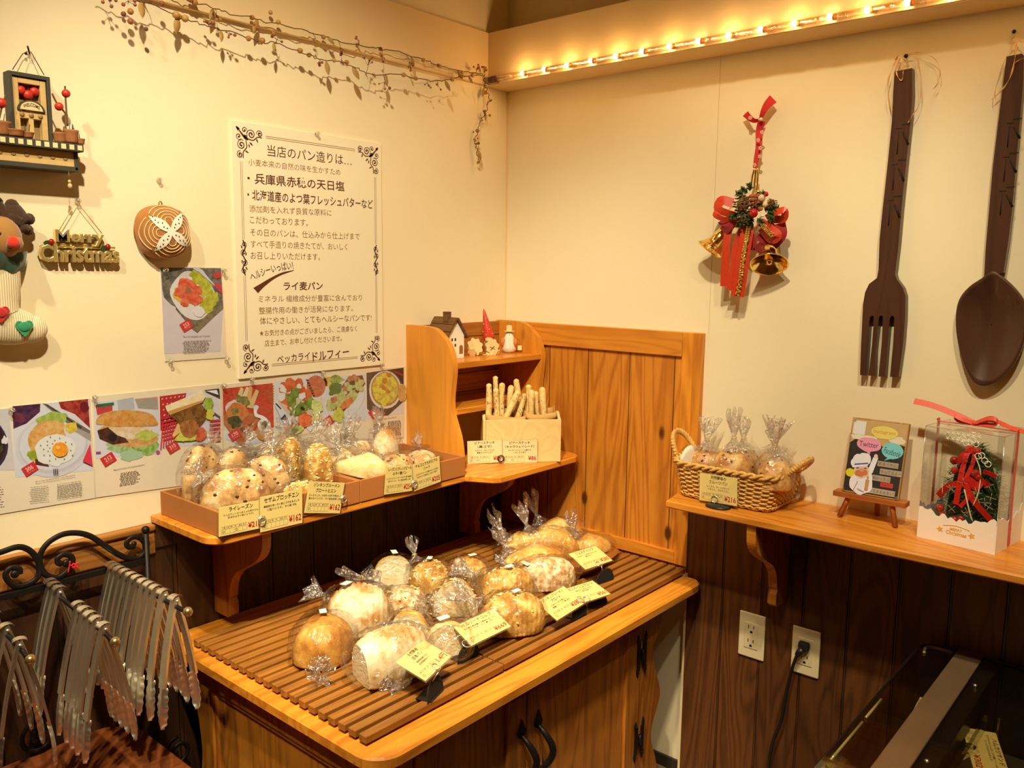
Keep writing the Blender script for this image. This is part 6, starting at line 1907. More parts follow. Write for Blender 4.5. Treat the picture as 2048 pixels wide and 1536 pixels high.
for i, (x, y, r, mt) in enumerate(((513, 860, .0105, mat('red_glass', (.50, .012, .02), rough=.12, var=0, coat=.6)), (598, 800, .0078, mat('beige_bead', (.72, .54, .30), rough=.4, var=.1)), (570, 755, .009, mat('pink_beige_bead', (.70, .46, .30), rough=.4, var=.1)), (602, 728, .0055, mat('red_glass', (1, 0, 0))), (545, 715, .007, GOLD))):
    MB().ell(B(zb(x, y), .090 if i == 0 else .080), r, m=0, n=16).build('bauble', mt, t)
m = MB()
for k, (x, y) in enumerate(((505, 765), (530, 740), (545, 780), (520, 800), (490, 800), (560, 830), (500, 740))):
    m.ell(B(zb(x, y), .082), .0025, .0075, .005, 0, 8, None, .2, k)
m.build('dried_petals', mat('rust_petals', (.42, .10, .035), rough=.6, var=.3, scale=150), t)
m = MB()
for (x, y) in ((365, 815), (565, 885)):
    for k in range(4): m.tube([B(zb(x - 22 + k * 6, y + 18 - k * 4), .088), B(zb(x + 10 + k * 6, y - 14 + k * 3), .090)], .0008, 4)
m.build('silver_net_leaf', mat('silver_wire', (.85, .78, .62), rough=.3, metal=.8, var=0), t)

# ------------------------------------------------------------------ rope light on the beam
t = thing('rope_light', 'strip of glowing amber bulbs in a clear tube along the beam', 'string light', (-.106, -.6, 1.957))
tube_m = film('rope_tube', tint=(1, .86, .62), base=.16, edge=.35, rough=.12, bump=.3, bscale=40)
MB().box(-.1085, -.1035, -3.0, -.060, 1.9462, 1.9668, 0, .002).build('mounting_strip', mat('pale_strip', (.88, .70, .44), rough=.35, var=.05), t)
m = MB().tube([(-.116, -.045, 1.957), (-.116, -3.0, 1.957)], .0078, 12); m.build('clear_tube', tube_m, t)
bulbm = mat('glowing_bulb', (1, .8, .5), emit=(1, .70, .36, 40), var=0)
cap = mat('amber_cap', (.55, .22, .05), rough=.3, var=.1)
MB().tube([(-.116, -.032, 1.957), (-.116, -.055, 1.957)], .009, 12).build('end_plug', mat('brown_plug', (.10, .05, .025), rough=.4, var=.1), t)
pb = pc = None
for k in range(24):
    y = -.158 - k * .0785
    if pb is None:
        pb = MB().ell((0, 0, 0), .0058, .0072, .0066, 0, 12).build('bulb', bulbm, t); pb.location = (-.120, y, 1.9575)
        pc = MB().tube([(0, -.006, -.0015), (0, -.0125, -.0015)], .0068, 12).build('bulb_cap', cap, t); pc.location = (-.118, y, 1.9575)
    else:
        o = pb.copy(); COL.objects.link(o); o.location = (-.120, y, 1.9575)
        o = pc.copy(); COL.objects.link(o); o.location = (-.118, y, 1.9575)
    if k % 2 == 0:
        l = bpy.data.lights.new('bulb_glow', 'POINT'); l.energy = .13; l.color = (1, .55, .18); l.shadow_soft_size = .012
        lo = bpy.data.objects.new('bulb_glow', l); COL.objects.link(lo); lo.location = (-.142, y, 1.957)

# ------------------------------------------------------------------ outlets and plug
def outlet(yc, zc, label):
    g = thing('wall_outlet', label, 'outlet', (-.028, yc, zc), 0, 'wall outlets')
    F = FB(yc, zc, .0262)
    m = MB(); m.box(-.035, .035, -.06, .06, 0, .006, 0, .004, F); pl = m.build('plate', IVORY, g)
    m = MB(); m.box(-.0185, .0185, -.034, .034, .0058, .0078, 0, .0015, F); f_ = m.build('socket_face', mat('ivory_socket', (.80, .68, .42), rough=.4, var=.02), g)
    m = MB()
    for s_ in (.0185, -.0185):
        m.box(-.0085, -.0065, s_ + .001, s_ + .010, .0076, .0082, 0, 0, F); m.box(.0055, .0075, s_ + .002, s_ + .0095, .0076, .0082, 0, 0, F)
        m.prism([(.0035 * math.cos(R(a)), s_ - .008 + .0035 * math.sin(R(a))) for a in range(0, 360, 30) if a <= 180] + [(-.0035, s_ - .0105), (.0035, s_ - .0105)], .0076, .0082, 0, F)
    m.build('slot', BLACKP, f_)
    return F
p = B((1504.6, 1270.2), .0262); outlet(p.y, p.z, 'empty ivory double wall outlet under the shelf bracket')
p = B((1612.2, 1302.6), .0262); F = outlet(p.y, p.z, 'ivory double wall outlet with a black plug in its upper socket')
t = thing('power_cord', 'black angled plug and power cord hanging down from the wall outlet', 'cord', F @ V((0, .0185, .01)))
m = MB(); m.box(-.0135, .0135, .008, .0305, .0084, .024, 0, .005, F); m.build('plug', BLACKP, t)
m = MB(); m.tube([F @ V(q) for q in ((-.002, .012, .019), (-.008, .002, .023), (-.013, -.006, .026))], [.0095, .0085, .006], 10); m.build('strain_relief', BLACKP, t)
P3 = [F @ V((-.012, -.004, .026))] + [B(q, .050) for q in ((1585, 1335), (1575, 1375), (1570, 1400), (1563, 1440), (1548, 1478), (1540, 1510), (1537, 1545), (1536, 1590), (1538, 1650), (1545, 1720))]
P3.append(V((-.06, P3[-1].y - .02, .006))); P3.append(V((-.09, P3[-1].y - .10, .006)))
m = MB(); m.tube(smooth_path(P3, 6), .0042, 10); m.build('cord', BLACKP, t)

# ------------------------------------------------------------------ wicker basket with bagged fruit bread
ZS = .8562
WICK = mat('wicker', (.68, .40, .11), rough=.6, var=.35, scale=120, bump=.3)
bx = [onz((1352, 985), ZS), onz((1562, 1030), ZS)]
fl, fr_ = V((bx[0].x, bx[0].y, 0)), V((bx[1].x, bx[1].y, 0))
y0b, y1b = -.985, -.728
xf, xb = -.186, -.030
cxb, cyb = (xf + xb) / 2, (y0b + y1b) / 2
t = thing('wicker_basket', 'rectangular wicker basket with two rope handles on the long pine shelf', 'basket', (cxb, cyb, ZS))
HB = .082
def bask(a, h, e=0.0):
    """a around, h 0..1 up; flares outward"""
    k = 1 / (abs(math.cos(a)) ** 7 + abs(math.sin(a)) ** 7) ** (1 / 7)
    gx = (xb - xf) / 2 * (.94 + .14 * h) + e; gy = (y1b - y0b) / 2 * (.90 + .16 * h) + e
    return V((cxb + math.cos(a) * k * gx, cyb + math.sin(a) * k * gy, ZS + .003 + h * HB + .012 * h * abs(math.sin(a)) ** 6))
ns = 56
m = MB()
for r_ in range(15):
    pts = []
    for k in range(ns * 2):
        a = 2 * math.pi * (k + .5) / (ns * 2)
        s_ = 1 if ((k // 2) + r_) % 2 else -1
        pts.append(bask(a, (r_ + .3) / 15.5, .0022 * s_))
    m.tube(pts, .0027, 6, closed=True, flat=.9)
m.build('weave', WICK, t)
m = MB()
for k in range(ns):
    a = 2 * math.pi * (k + .5) / ns
    m.tube([bask(a, f / 4) for f in range(5)], .0020, 5)
m.build('stakes', mat('wicker_dark', (.36, .17, .04), rough=.7, var=.3), t)
m = MB()
for q in range(2):
    pts = []
    for k in range(160):
        a = 2 * math.pi * k / 160
        c_ = bask(a, 1.0, .002); an = k * .9 + q * math.pi
        pts.append(c_ + V((math.cos(a) * math.cos(an), math.sin(a) * math.cos(an), math.sin(an))) * .0042)
    m.tube(pts, .0040, 6, closed=True)
for k in range(60):
    a = 2 * math.pi * k / 60; m.tube([bask(a, .0, .002), bask(a + .13, .10, .005), bask(a + .22, .02, .003)], .0020, 5)
m.build('rim', WICK, t)
for sgn in (1, -1):
    m = MB()
    yb_ = cyb + sgn * ((y1b - y0b) / 2 * 1.05)
    for q in range(3):
        pts = []
        for k in range(60):
            f = k / 59; an = k * .75 + q * 2.094
            c_ = V((cxb + .005 - .048 * math.cos(math.pi * f), yb_ + sgn * (.010 + .030 * math.sin(math.pi * f)), ZS + HB + .012 + (.052 if sgn > 0 else .030) * math.sin(math.pi * f)))
            pts.append(c_ + V((math.cos(an) * .0045, 0, math.sin(an) * .0045)))
        m.tube(pts, .0042, 6)
    m.build('handle', WICK, t)
MB().box(xf + .012, xb - .012, y0b + .018, y1b - .018, ZS + .0005, ZS + .004).build('bottom', WICK, t)
t2 = thing('napkin_liner', 'white paper liner showing at the basket edge beside the rope handle', 'napkin', (cxb, cyb, ZS + .01))
def lin_f(u, v):
    a = .9 + u * 1.5
    p_ = bask(a, .25 + v * (.72 + .22 * math.sin(u * 3.1)), -.008)
    return p_ + V((.002 * math.sin(u * 17), 0, 0))
m = MB(); m.grid(lin_f, 20, 6); o = m.build('paper', WHITE, t2, fix=False); mod = o.modifiers.new('s', 'SOLIDIFY'); mod.thickness = .0005
FB_ = mott('fruit_bread', (.44, .17, .04), (.72, .40, .12), 35, .5, .5, (.84, .60, .28), bscale=60)
CRUST['fruit'] = FB_
for i, (px, L_, H_, lab, td) in enumerate((((1412, 925), .090, .062, 'bagged fruit bread in the basket nearest the rope handle by the pine panel', (.1, .1, 1)),
        ((1466, 940), .105, .078, 'bagged fruit bread with tall knotted bag top behind the 216 yen card', (-.05, .0, 1)),
        ((1522, 925), .090, .080, 'bagged fruit bread at the back of the basket against the wall', (.0, .1, 1)),
        ((1548, 955), .105, .074, 'bagged fruit bread at the front corner of the basket, biggest flared bag top', (-.2, .1, 1)),
        ((1590, 930), .085, .085, 'bagged fruit bread in the basket nearest the easel', (-.1, -.1, 1)))):
    pz = ZS + .042 + (.010 if i in (1, 3) else .0)
    q = onz(px, pz + .025)
    q.x = min(max(q.x, xf + .05), xb - .045); q.z = pz
    bagged('bagged_fruit_bread', lab, 'bread', q, R(-70 + 31 * i), L_, .085, H_, 'fruit', group='bagged fruit breads in the wicker basket', tail=((0, 0, H_ * .98), td), tail_len=.085 if i in (1, 3) else .07, seed=60 + i, raisins=14, crump=.006, over=.006, tie=TIE)

# ------------------------------------------------------------------ easel with sign board
ED = wood('easel_wood', (.50, .16, .035), (.30, .09, .018), 1, rough=.5)
def EB(p, off): return B(p, off)
t = thing('mini_easel', 'small reddish wooden table easel on the long pine shelf', 'easel', (-.045, -1.15, ZS))
zb_ = ZS
yl = B((1697, 832), .05).y; yr = B((1816, 846), .05).y
zl = B((1690, 985), .085).z
led_z = B((1720, 990), .09).z
m = MB(); m.box(-.092, -.060, B((1800, 1010), .09).y - .012, B((1668, 985), .09).y + .002, led_z - .012, led_z, 0, .001)
m.build('ledge', ED, t)
LY0, LY1 = B((1800, 1010), .09).y - .012, B((1668, 985), .09).y + .002
for y_, dy in ((LY1 - .030, .012), (LY0 + .030, -.012)):
    m = MB()
    a = V((-.078, y_ - dy * .2, led_z - .010)); b = V((-.090, y_ + dy, ZS + .001)); 
    m.tube([b, a, V((-.030, y_ - dy * 1.6, 1.05))], .0062, 4); m.build('leg', ED, t)
m = MB(); m.tube([V((-.020, (LY0 + LY1) / 2, ZS + .001)), V((-.030, (LY0 + LY1) / 2, 1.02))], .0060, 4); m.build('leg', ED, t)
# the board leans on the easel
bx0 = -.085; zb0 = led_z + .001; zb1 = B((1755, 840), .045).z; bx1 = -.043
bu = V((0, -1, 0)); bv = (V((bx1, 0, zb1)) - V((bx0, 0, zb0))).normalized(); bn = bu.cross(bv)
YL = B((1684, 975), .085).y; YR = B((1797, 995), .085).y
BF = frame(V((bx0, YL, zb0)), bu, bv, bn); BWI = YL - YR; BHI = math.hypot(bx1 - bx0, zb1 - zb0)
t = thing('sign_board', 'small chalkboard with coloured speech bubbles standing on the easel', 'sign', BF @ V((BWI / 2, 0, 0)))
m = MB(); m.box(0, BWI, 0, BHI, -.012, 0, 0, .001, BF); m.build('board', wood('tan_board_edge', (.52, .29, .09), (.34, .17, .05), 2, rough=.5), t)
class BPrint:
    def __init__(s): s.mb = MB(); s.mats = []; s.ix = {}; s.k = 0
    def c(s, c):
        if c not in s.ix: s.ix[c] = len(s.mats); s.mats.append(prn(*c) if isinstance(c, tuple) else c)
        return s.ix[c]
    def P(s, u, v): return BF @ V((u * BWI, v * BHI, .0004 + s.k * .00008))
    def poly(s, pts, c): s.k += 1; s.mb.poly([s.P(*p) for p in pts], s.c(c)); return s
    def ell(s, u, v, ru, rv, c, wob=0, rot=0): return s.poly(ellpx(u, v, ru, rv, rot, 26, wob, u), c)
    def text(s, tx, u, v, w, h, c, bold=0, rot=0):
        s.k += 1; a = R(rot); ux = bu * math.cos(a) + bv * math.sin(a); uy = bv * math.cos(a) - bu * math.sin(a)
        put_text(s.mb, tx, s.P(u, v), ux, uy, w * BWI, h * BHI, s.c(c), bold); return s
p = BPrint()
p.poly([(.02, .02), (.98, .02), (.98, .98), (.02, .98)], (206, 160, 90))
p.poly([(.02, .02), (.98, .02), (.98, .70), (.80, .72), (.6, .66), (.45, .74), (.3, .68), (.12, .72), (.02, .66)], (46, 34, 24))
p.ell(.25, .74, .22, .04, (240, 216, 160), .3); p.ell(.82, .76, .16, .05, (238, 210, 150), .3)
bod = p.mb.build('face_print', p.mats, t, fix=False)
p2 = p; p = BPrint(); p.k = 6
p.poly([(.04, .78), (.26, .78), (.26, .96), (.04, .96)], (238, 220, 180))
p.mb.build('white_note', p.mats, t, fix=False)
for nm, u, v, ru, rv, col_, tx, tc_, tail in (('speech_bubble', .60, .84, .24, .085, (240, 206, 84), 'Instagram', (206, 140, 50), None),
        ('speech_bubble', .36, .66, .22, .095, (238, 150, 150), 'Twitter', (110, 30, 50), (.40, .52)), ('speech_bubble', .78, .62, .19, .105, (128, 200, 172), 'Facebook', (40, 60, 60), (.66, .48)), ('speech_bubble', .11, .26, .085, .055, (226, 206, 20), None, None, (.17, .19))):
    p = BPrint(); p.k = 9
    if tail: p.poly([(u - .05, v - rv * .8), (u + .05, v - rv * .8), tail], col_)
    p.ell(u, v, ru, rv, col_, .06)
    if tx: p.text(tx, u - ru * .78, v - rv * .35, ru * 1.55, rv * .75, tc_, .0, -10 if 'F' in tx else 0)
    p.mb.build(nm, p.mats, t, fix=False)
p = BPrint(); p.k = 16
Wc = (240, 224, 196)
p.ell(.32, .13, .21, .135, Wc, .08); p.ell(.34, .22, .17, .12, Wc, .05); p.poly([(.44, .26), (.50, .30), (.56, .50), (.52, .535), (.47, .50), (.40, .30)], Wc); p.ell(.515, .52, .035, .03, (236, 196, 150))
p.ell(.30, .30, .14, .095, (236, 190, 140), .03); p.ell(.22, .44, .10, .08, Wc, .05); p.ell(.32, .46, .12, .085, Wc, .05); p.ell(.16, .40, .07, .06, Wc); p.poly([(.13, .33), (.40, .38), (.42, .46), (.12, .44)], Wc)
p.poly([(.16, .365), (.40, .405), (.40, .425), (.16, .385)], (90, 96, 140)); p.ell(.30, .275, .115, .045, (206, 116, 56), .15, 8); p.ell(.305, .315, .035, .025, (226, 140, 110))
p.ell(.225, .335, .03, .008, (150, 80, 50), 0, 10); p.ell(.365, .345, .03, .008, (150, 80, 50), 0, 10)
p.poly([(.40, .06), (.46, .06), (.465, .20), (.40, .20)], (206, 140, 70)); p.ell(.432, .225, .016, .03, (206, 140, 70))
p.poly([(.20, .03), (.21, .03), (.27, .16), (.26, .165)], (180, 150, 120)); p.poly([(.27, .06), (.40, .03), (.402, .04), (.27, .07)], (180, 150, 120))
p.mb.build('baker_cutout', p.mats, t, fix=False)
for u, v, w_, h_, tx, rc, tcx in ((.56, .40, .36, .07, '気まぐれに', (176, 152, 110), (90, 66, 40)), (.62, .30, .38, .075, 'やってるよー', (176, 152, 110), (90, 66, 40)), (.50, .205, .32, .075, '良かったら', (176, 152, 110), (90, 66, 40)), (.66, .14, .22, .06, 'フォロー', (200, 60, 40), (120, 20, 16)), (.47, .035, .46, .075, '下さぁぁぁあい！', (186, 160, 116), (90, 66, 40))):
    p = BPrint(); p.k = 12
    p.poly([(u, v), (u + w_, v), (u + w_, v + h_), (u, v + h_)], rc); p.text(tx, u + .015, v + h_ * .18, w_ - .03, h_ * .62, tcx)
    p.mb.build('paper_strip', p.mats, t, fix=False)
for u, v in ((.035, .035), (.965, .035), (.06, .965)):
    MB().ell(BF @ V((u * BWI, v * BHI, .003)), .0028, .0028, .0028, 0, 10).build('clear_tack', PIN, t)

# ------------------------------------------------------------------ Christmas tree in its clear box
P1, P2, P3_ = onz((1834, 1073), ZS), onz((1988, 1110), ZS), onz((2040, 1077), ZS)
gu = (P2 - P1); GW = gu.length; gu.normalize(); gv = V((0, 0, 1)).cross(gu)
if gv.x < 0: gv = -gv
GD = .138
GH = .30
GF = frame(P1, gu, gv, V((0, 0, 1)))
zt_ = None
for k in range(200):
    z_ = .15 + k * .001
    q = GF @ V((0, 0, z_)); d = (q - CAM); y_ = 768 + FPX * d.dot(DOWN) / d.dot(FWD)
    if y_ < 852: GH = z_; break
t = thing('gift_box', 'clear plastic gift box with torn-edge white base and red ribbon, around a small tree', 'gift box', GF @ V((GW / 2, GD / 2, 0)))
bm2 = mat('white_card_base', (.90, .84, .76), rough=.6, var=.02)
rr = random.Random(8)
def torn(w, h, n=22, sd=1):
    r2 = random.Random(sd)
    return [(0, .0)] + [(w, .0)] + [(w * (1 - i / n), h * (1 + .5 * (abs(i / n - .5) * 2) ** 2 * .6) + r2.uniform(-.005, .005)) for i in range(n + 1)]
m = MB(); m.prism(torn(GW, .055, 26, 1), -.001, 0, 0, GF @ Matrix(((1, 0, 0, 0), (0, 0, 1, 0), (0, 1, 0, 0), (0, 0, 0, 1))))
m.prism(torn(GD, .060, 20, 2), GW, GW + .001, 0, GF @ Matrix(((0, 0, 1, 0), (1, 0, 0, 0), (0, 1, 0, 0), (0, 0, 0, 1))))
m.prism(torn(GD, .060, 20, 3), -.001, 0, 0, GF @ Matrix(((0, 0, 1, 0), (1, 0, 0, 0), (0, 1, 0, 0), (0, 0, 0, 1))))
m.prism(torn(GW, .055, 26, 4), GD, GD + .001, 0, GF @ Matrix(((1, 0, 0, 0), (0, 0, 1, 0), (0, 1, 0, 0), (0, 0, 0, 1))))
m.box(0, GW, 0, GD, .0005, .002, 0, 0, GF)
bs = m.build('card_base', bm2, t)
let_ = MB()
g3 = GF.to_3x3()
put_text(let_, 'MERRY', GF @ V((GW * .43, -.0016, .031)), gu, V((0, 0, 1)), .024, .0055, 0, .02); put_text(let_, 'Christmas', GF @ V((GW * .38, -.0016, .022)), gu, V((0, 0, 1)), .040, .0080, 0, .02)
let_.tube([GF @ V((GW * (.34 + .34 * k / 12), -.0015, .038 + .004 * math.sin(math.pi * k / 12))) for k in range(13)], .0006, 5)
for uu in (.30, .71):
    let_.prism([((.007 if i % 2 else .0035) * math.cos(i * .628), (.007 if i % 2 else .0035) * math.sin(i * .628)) for i in range(10)], 0, .0003, 0, frame(GF @ V((GW * uu, -.0012, .028)), gu, V((0, 0, 1)), -gv))
let_.build('gold_lettering', mat('gold_print', (.75, .42, .08), rough=.4, var=.1), bs, fix=False)
m = MB()
e = .002
def q4(a, b, c_, d): m.poly([GF @ V(a), GF @ V(b), GF @ V(c_), GF @ V(d)])
q4((0, 0, .0), (GW, 0, .0), (GW, 0, GH), (0, 0, GH)); q4((GW, 0, 0), (GW, GD, 0), (GW, GD, GH), (GW, 0, GH)); q4((0, GD, 0), (0, 0, 0), (0, 0, GH), (0, GD, GH)); q4((GW, GD, 0), (0, GD, 0), (0, GD, GH), (GW, GD, GH)); q4((0, 0, GH), (GW, 0, GH), (GW, GD, GH), (0, GD, GH))
m.build('clear_panel', film('clear_box_pvc', base=.07, edge=.45, rough=.06, bump=.12, bscale=7), t)
m = MB()
for (a, b) in (((0, 0), 0), ((GW, 0), 0), ((GW, GD), 0), ((0, GD), 0)):
    m.tube([GF @ V((a[0], a[1], .06)), GF @ V((a[0], a[1], GH))], .0008, 5)
for a, b in (((0, 0), (GW, 0)), ((GW, 0), (GW, GD)), ((GW, GD), (0, GD)), ((0, GD), (0, 0))): m.tube([GF @ V((*a, GH)), GF @ V((*b, GH))], .0008, 5)
m.build('panel_edge', film('clear_box_edge', base=.3, edge=.5, rough=.15, bump=0), t)
RIB = mat('red_sheer_ribbon', (.70, .085, .045), rough=.5, var=.2, scale=90)
def gr(mb, pts, w, wd):
    P = smooth_path([V(p) for p in pts], 6); wd = V(wd)
    vs = []
    for q in P: vs += [GF @ (q - wd * w), GF @ (q + wd * w)]
    mb.add(vs, [(2 * i, 2 * i + 1, 2 * i + 3, 2 * i + 2) for i in range(len(P) - 1)], 0, False)
m = MB()
gr(m, [(-.0015, GD * .5, .002), (-.0015, GD * .5, GH * .5), (-.0015, GD * .5, GH), (.003, GD * .5, GH + .0015), (GW * .5, GD * .5, GH + .003), (GW - .003, GD * .5, GH + .0015), (GW + .0015, GD * .5, GH - .002), (GW + .0015, GD * .5, GH * .5), (GW + .0018, GD * .5 + .004, .004)], .0065, (0, 1, 0))
kb = V((GW * .46, GD * .5, GH + .008))
gr(m, [kb, kb + V((-.045, -.004, .016)), kb + V((-.085, -.01, .028)), kb + V((-.12, -.015, .033))], .0068, (0, .5, .85))
gr(m, [kb, kb + V((.035, .0, .010)), kb + V((.07, .0, .0)), kb + V((.095, .0, -.004))], .0062, (0, .8, .5))
gr(m, [kb, kb + V((.030, -.010, .016)), kb + V((.045, -.012, .014)), kb + V((.040, -.006, .003)), kb], .0045, (0, .5, .85))
gr(m, [kb, kb + V((-.020, -.010, .006)), kb + V((-.036, -.012, .012)), kb + V((-.030, -.006, .002)), kb], .0045, (0, .5, .85))
m.ell(GF @ kb, .006, .005, .005, 0, 10)
o = m.build('ribbon', RIB, t, fix=False); mod = o.modifiers.new('s', 'SOLIDIFY'); mod.thickness = .0006
m = MB()
for k in range(10): m.tube([GF @ V((GW * (.45 + .042 * k) + .006 * math.cos(a), -.0005, GH - .020 - .004 * k * (k > 5) + .006 * math.sin(a) + .004 * math.sin(k * 2.0))) for a in [i * .7 for i in range(10)]], .0008, 4)
for k in range(14):
    gx = GW * (.30 + .065 * (k % 7)); gz = GH - .008 - .012 * (k // 7)
    for a in range(3): m.tube([GF @ V((gx - .005 * math.cos(a * 1.05), -.0005, gz - .005 * math.sin(a * 1.05))), GF @ V((gx + .005 * math.cos(a * 1.05), -.0005, gz + .005 * math.sin(a * 1.05)))], .0005, 4)
m.build('snow_print', WHITE, t)
# the tree itself
tc = GF @ V((GW * .53, GD * .5, 0))
t = thing('christmas_tree', 'small decorated tinsel Christmas tree inside the clear gift box', 'christmas tree', tc)
rr = random.Random(12)
m = MB()
HT = GH - .028
RU, RV = .069, .052
def tr_(z): return max(.06, 1 - (z / HT) ** 3.4)
nb = 3600
vs = []; fs = []
for k in range(nb):
    z = .016 + (HT - .020) * (1 - (rr.random()) ** .8)
    a = rr.uniform(0, 6.283); f = rr.uniform(.45, 1.0) * tr_(z)
    p0 = tc + gu * (RU * f * math.cos(a)) + gv * (RV * f * math.sin(a)) + V((0, 0, z))
    a2 = a + rr.uniform(-1.2, 1.2); l = rr.uniform(.010, .022) * (.6 if f > .85 else 1)
    d = (gu * math.cos(a2) + gv * math.sin(a2) * .6 + V((0, 0, rr.uniform(-.8, .6)))).normalized()
    s_ = d.cross(V((rr.random() - .5, rr.random() - .5, 1))).normalized() * .0011
    o_ = len(vs); vs += [p0 - s_, p0 + s_, p0 + d * l]; fs.append((o_, o_ + 1, o_ + 2))
m.add(vs, fs)
tag(m.build('tinsel_needles', mat('tinsel_green', (.030, .105, .026), rough=.45, var=.6, scale=60), t, fix=False), kind='stuff')
def bough(u, v):
    z = .012 + v * (HT - .03); a = u * 6.2832; f = .72 * tr_(z)
    return tc + gu * (RU * f * math.cos(a)) + gv * (RV * f * math.sin(a)) + V((0, 0, z))
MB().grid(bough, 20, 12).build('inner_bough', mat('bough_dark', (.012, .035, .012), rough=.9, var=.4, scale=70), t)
MB().lathe([(.020, .0022), (.024, .018), (0, .018)], 14, 0, Matrix.Translation(tc)).build('pot', mat('tree_pot', (.25, .10, .05), var=.2), t)
def TP(gx, gz, e=.004):
    f = tr_(gz)
    q = min(.96, abs(gx) / (RU * f + .004))
    return tc + gu * gx + gv * max(-.0635, -(RV * f * math.sqrt(1 - q * q) + e)) + V((0, 0, gz))
m = MB()
def rb(pts, w):
    P = smooth_path([TP(*p) for p in pts], 5); vs = []
    for i in range(len(P)):
        d = (P[min(i + 1, len(P) - 1)] - P[max(i - 1, 0)]).normalized(); s_ = d.cross(gv).normalized() * w * 1.35
        vs += [P[i] - s_, P[i] + s_]
    m.add(vs, [(2 * i, 2 * i + 1, 2 * i + 3, 2 * i + 2) for i in range(len(P) - 1)], 0, False)
hb = HT * .60
rb([(-.012, HT * .95), (-.013, HT * .8), (-.013, hb), (-.014, hb - .045)], .004); rb([(.0, HT * .93), (.004, HT * .8), (-.004, hb + .005)], .003)
rb([(-.008, hb), (-.035, hb - .012), (-.058, hb - .040)], .005); rb([(-.002, hb), (.018, hb - .030), (.052, hb - .068)], .0045); rb([(0, hb), (.022, hb + .012), (.040, hb + .002)], .0040); rb([(.012, hb - .012), (.006, hb - .030), (-.006, hb - .048)], .003)
rb([(-.03, hb + .035), (-.018, hb + .055), (.0, hb + .07)], .004); rb([(.025, hb + .03), (.040, hb + .025), (.046, hb + .020)], .0035)
rb([(-.004, hb), (.004, hb + .012), (.012, hb + .004), (.002, hb)], .0035); rb([(.012, hb), (.026, hb + .008), (.020, hb - .006), (.008, hb)], .0035)
rb([(-.055, .040), (-.046, .024), (-.050, .012)], .005); rb([(.040, .052), (.048, .035), (.040, .018)], .006); rb([(.030, .050), (.036, .034), (.030, .02)], .005)
o = m.build('ribbon', RED, t, fix=False); mod = o.modifiers.new('s', 'SOLIDIFY'); mod.thickness = .0005
m = MB()
for pts in ([(.004, hb + .06), (.022, hb + .03), (.026, hb - .01), (.020, hb - .04)], [(.0, hb - .01), (.014, hb - .05), (.026, hb - .085)], [(-.035, hb + .03), (-.05, hb), (-.045, hb - .03)], [(.030, .056), (.046, .05), (.05, .03)]):
    m.tube(smooth_path([TP(*p, .009) for p in pts], 5), .0016, 5, flat=.4)
m.build('cream_ribbon', mat('cream_ribbon_satin', (.82, .66, .42), rough=.4, var=.1), t)
bm_red = mat('red_shiny_bauble', (.45, .02, .015), rough=.12, var=.1, coat=.5)
for (gx, gz, r) in ((-.036, hb + .040, .009), (-.028, hb + .022, .0075), (.014, hb + .024, .009), (.020, hb + .018, .007), (-.048, hb - .062, .0085), (-.040, hb - .075, .007), (-.012, .050, .009), (-.004, .045, .008), (.0, .056, .007), (.006, hb + .066, .008)):
    MB().ell(TP(gx, gz, .006), r, m=0, n=14).build('bauble', bm_red, t)
for (gx, gz) in ((-.020, .018), (-.006, .022)):
    b_ = MB().ell(TP(gx, gz, .010), .009, .009, .008, 0, 14).build('white_ball', WHITE, t)
    MB().ell(TP(gx, gz + .007, .011), .007, .007, .005, 0, 12).build('red_cap', bm_red, b_)
m = MB()
lf = [(0, 0), (.012, .010), (.022, .026), (.040, .034), (.055, .030), (.066, .016), (.060, .0), (.046, -.008), (.028, -.014), (.010, -.012)]
m.prism(lf, 0, .001, 0, frame(TP(-.034, hb - .072, .014), (gu * .85 + V((0, 0, -.55))).normalized(), (V((0, 0, .85)) + gu * .5).normalized(), -gv)); m.build('velvet_leaf', mat('dark_green_velvet', (.010, .045, .022), rough=.9, var=.2, sheen=.4), t)
MB().ell(TP(-.020, .044, .008), .0025, m=0, n=10).build('fairy_light', mat('violet_led', (.2, .1, .8), emit=(.25, .08, 1.0, 3.0), var=0), t)
m = MB()
for k in range(16):
    gx, gz = (rr.uniform(-.045, .05), rr.uniform(.05, hb + .02))
    for a in range(4):
        an = a * 1.57 + k
        m.tube([TP(gx, gz, .004), TP(gx, gz, .005) + gu * (.010 * math.cos(an)) + V((0, 0, .010 * math.sin(an)))], .0007, 4)
m.build('frosted_twig', mat('frosted_white', (.40, .36, .20), rough=.6, var=.2), t)
# ------------------------------------------------------------------ wrought-iron tongs stand
t = thing('tongs_stand', 'black wrought-iron stand with scrolls and three brass-tipped rods for tongs', 'stand', (-1.48, -.06, 0))
YS = -.045
for xp in (-1.2005, -1.76):
    MB().tube([(xp, YS, .0), (xp, YS, .848)], .0062, 10).ell((xp, YS, .856), .0085, m=0, n=12).build('post', IRON, t)
for z_ in (.784, .115): MB().box(-1.76, -1.20, YS - .0035, YS + .0035, z_, z_ + .012, 0, .001).build('crossbar', IRON, t)
def spiral(c, r0, r1, a0, turns, n=40):
    return [V((c[0] + (r0 + (r1 - r0) * k / n) * math.cos(R(a0) + 2 * math.pi * turns * k / n), YS, c[1] + (r0 + (r1 - r0) * k / n) * math.sin(R(a0) + 2 * math.pi * turns * k / n))) for k in range(n + 1)]
def S(pxs): return [A(p, -YS) for p in pxs]
m = MB()
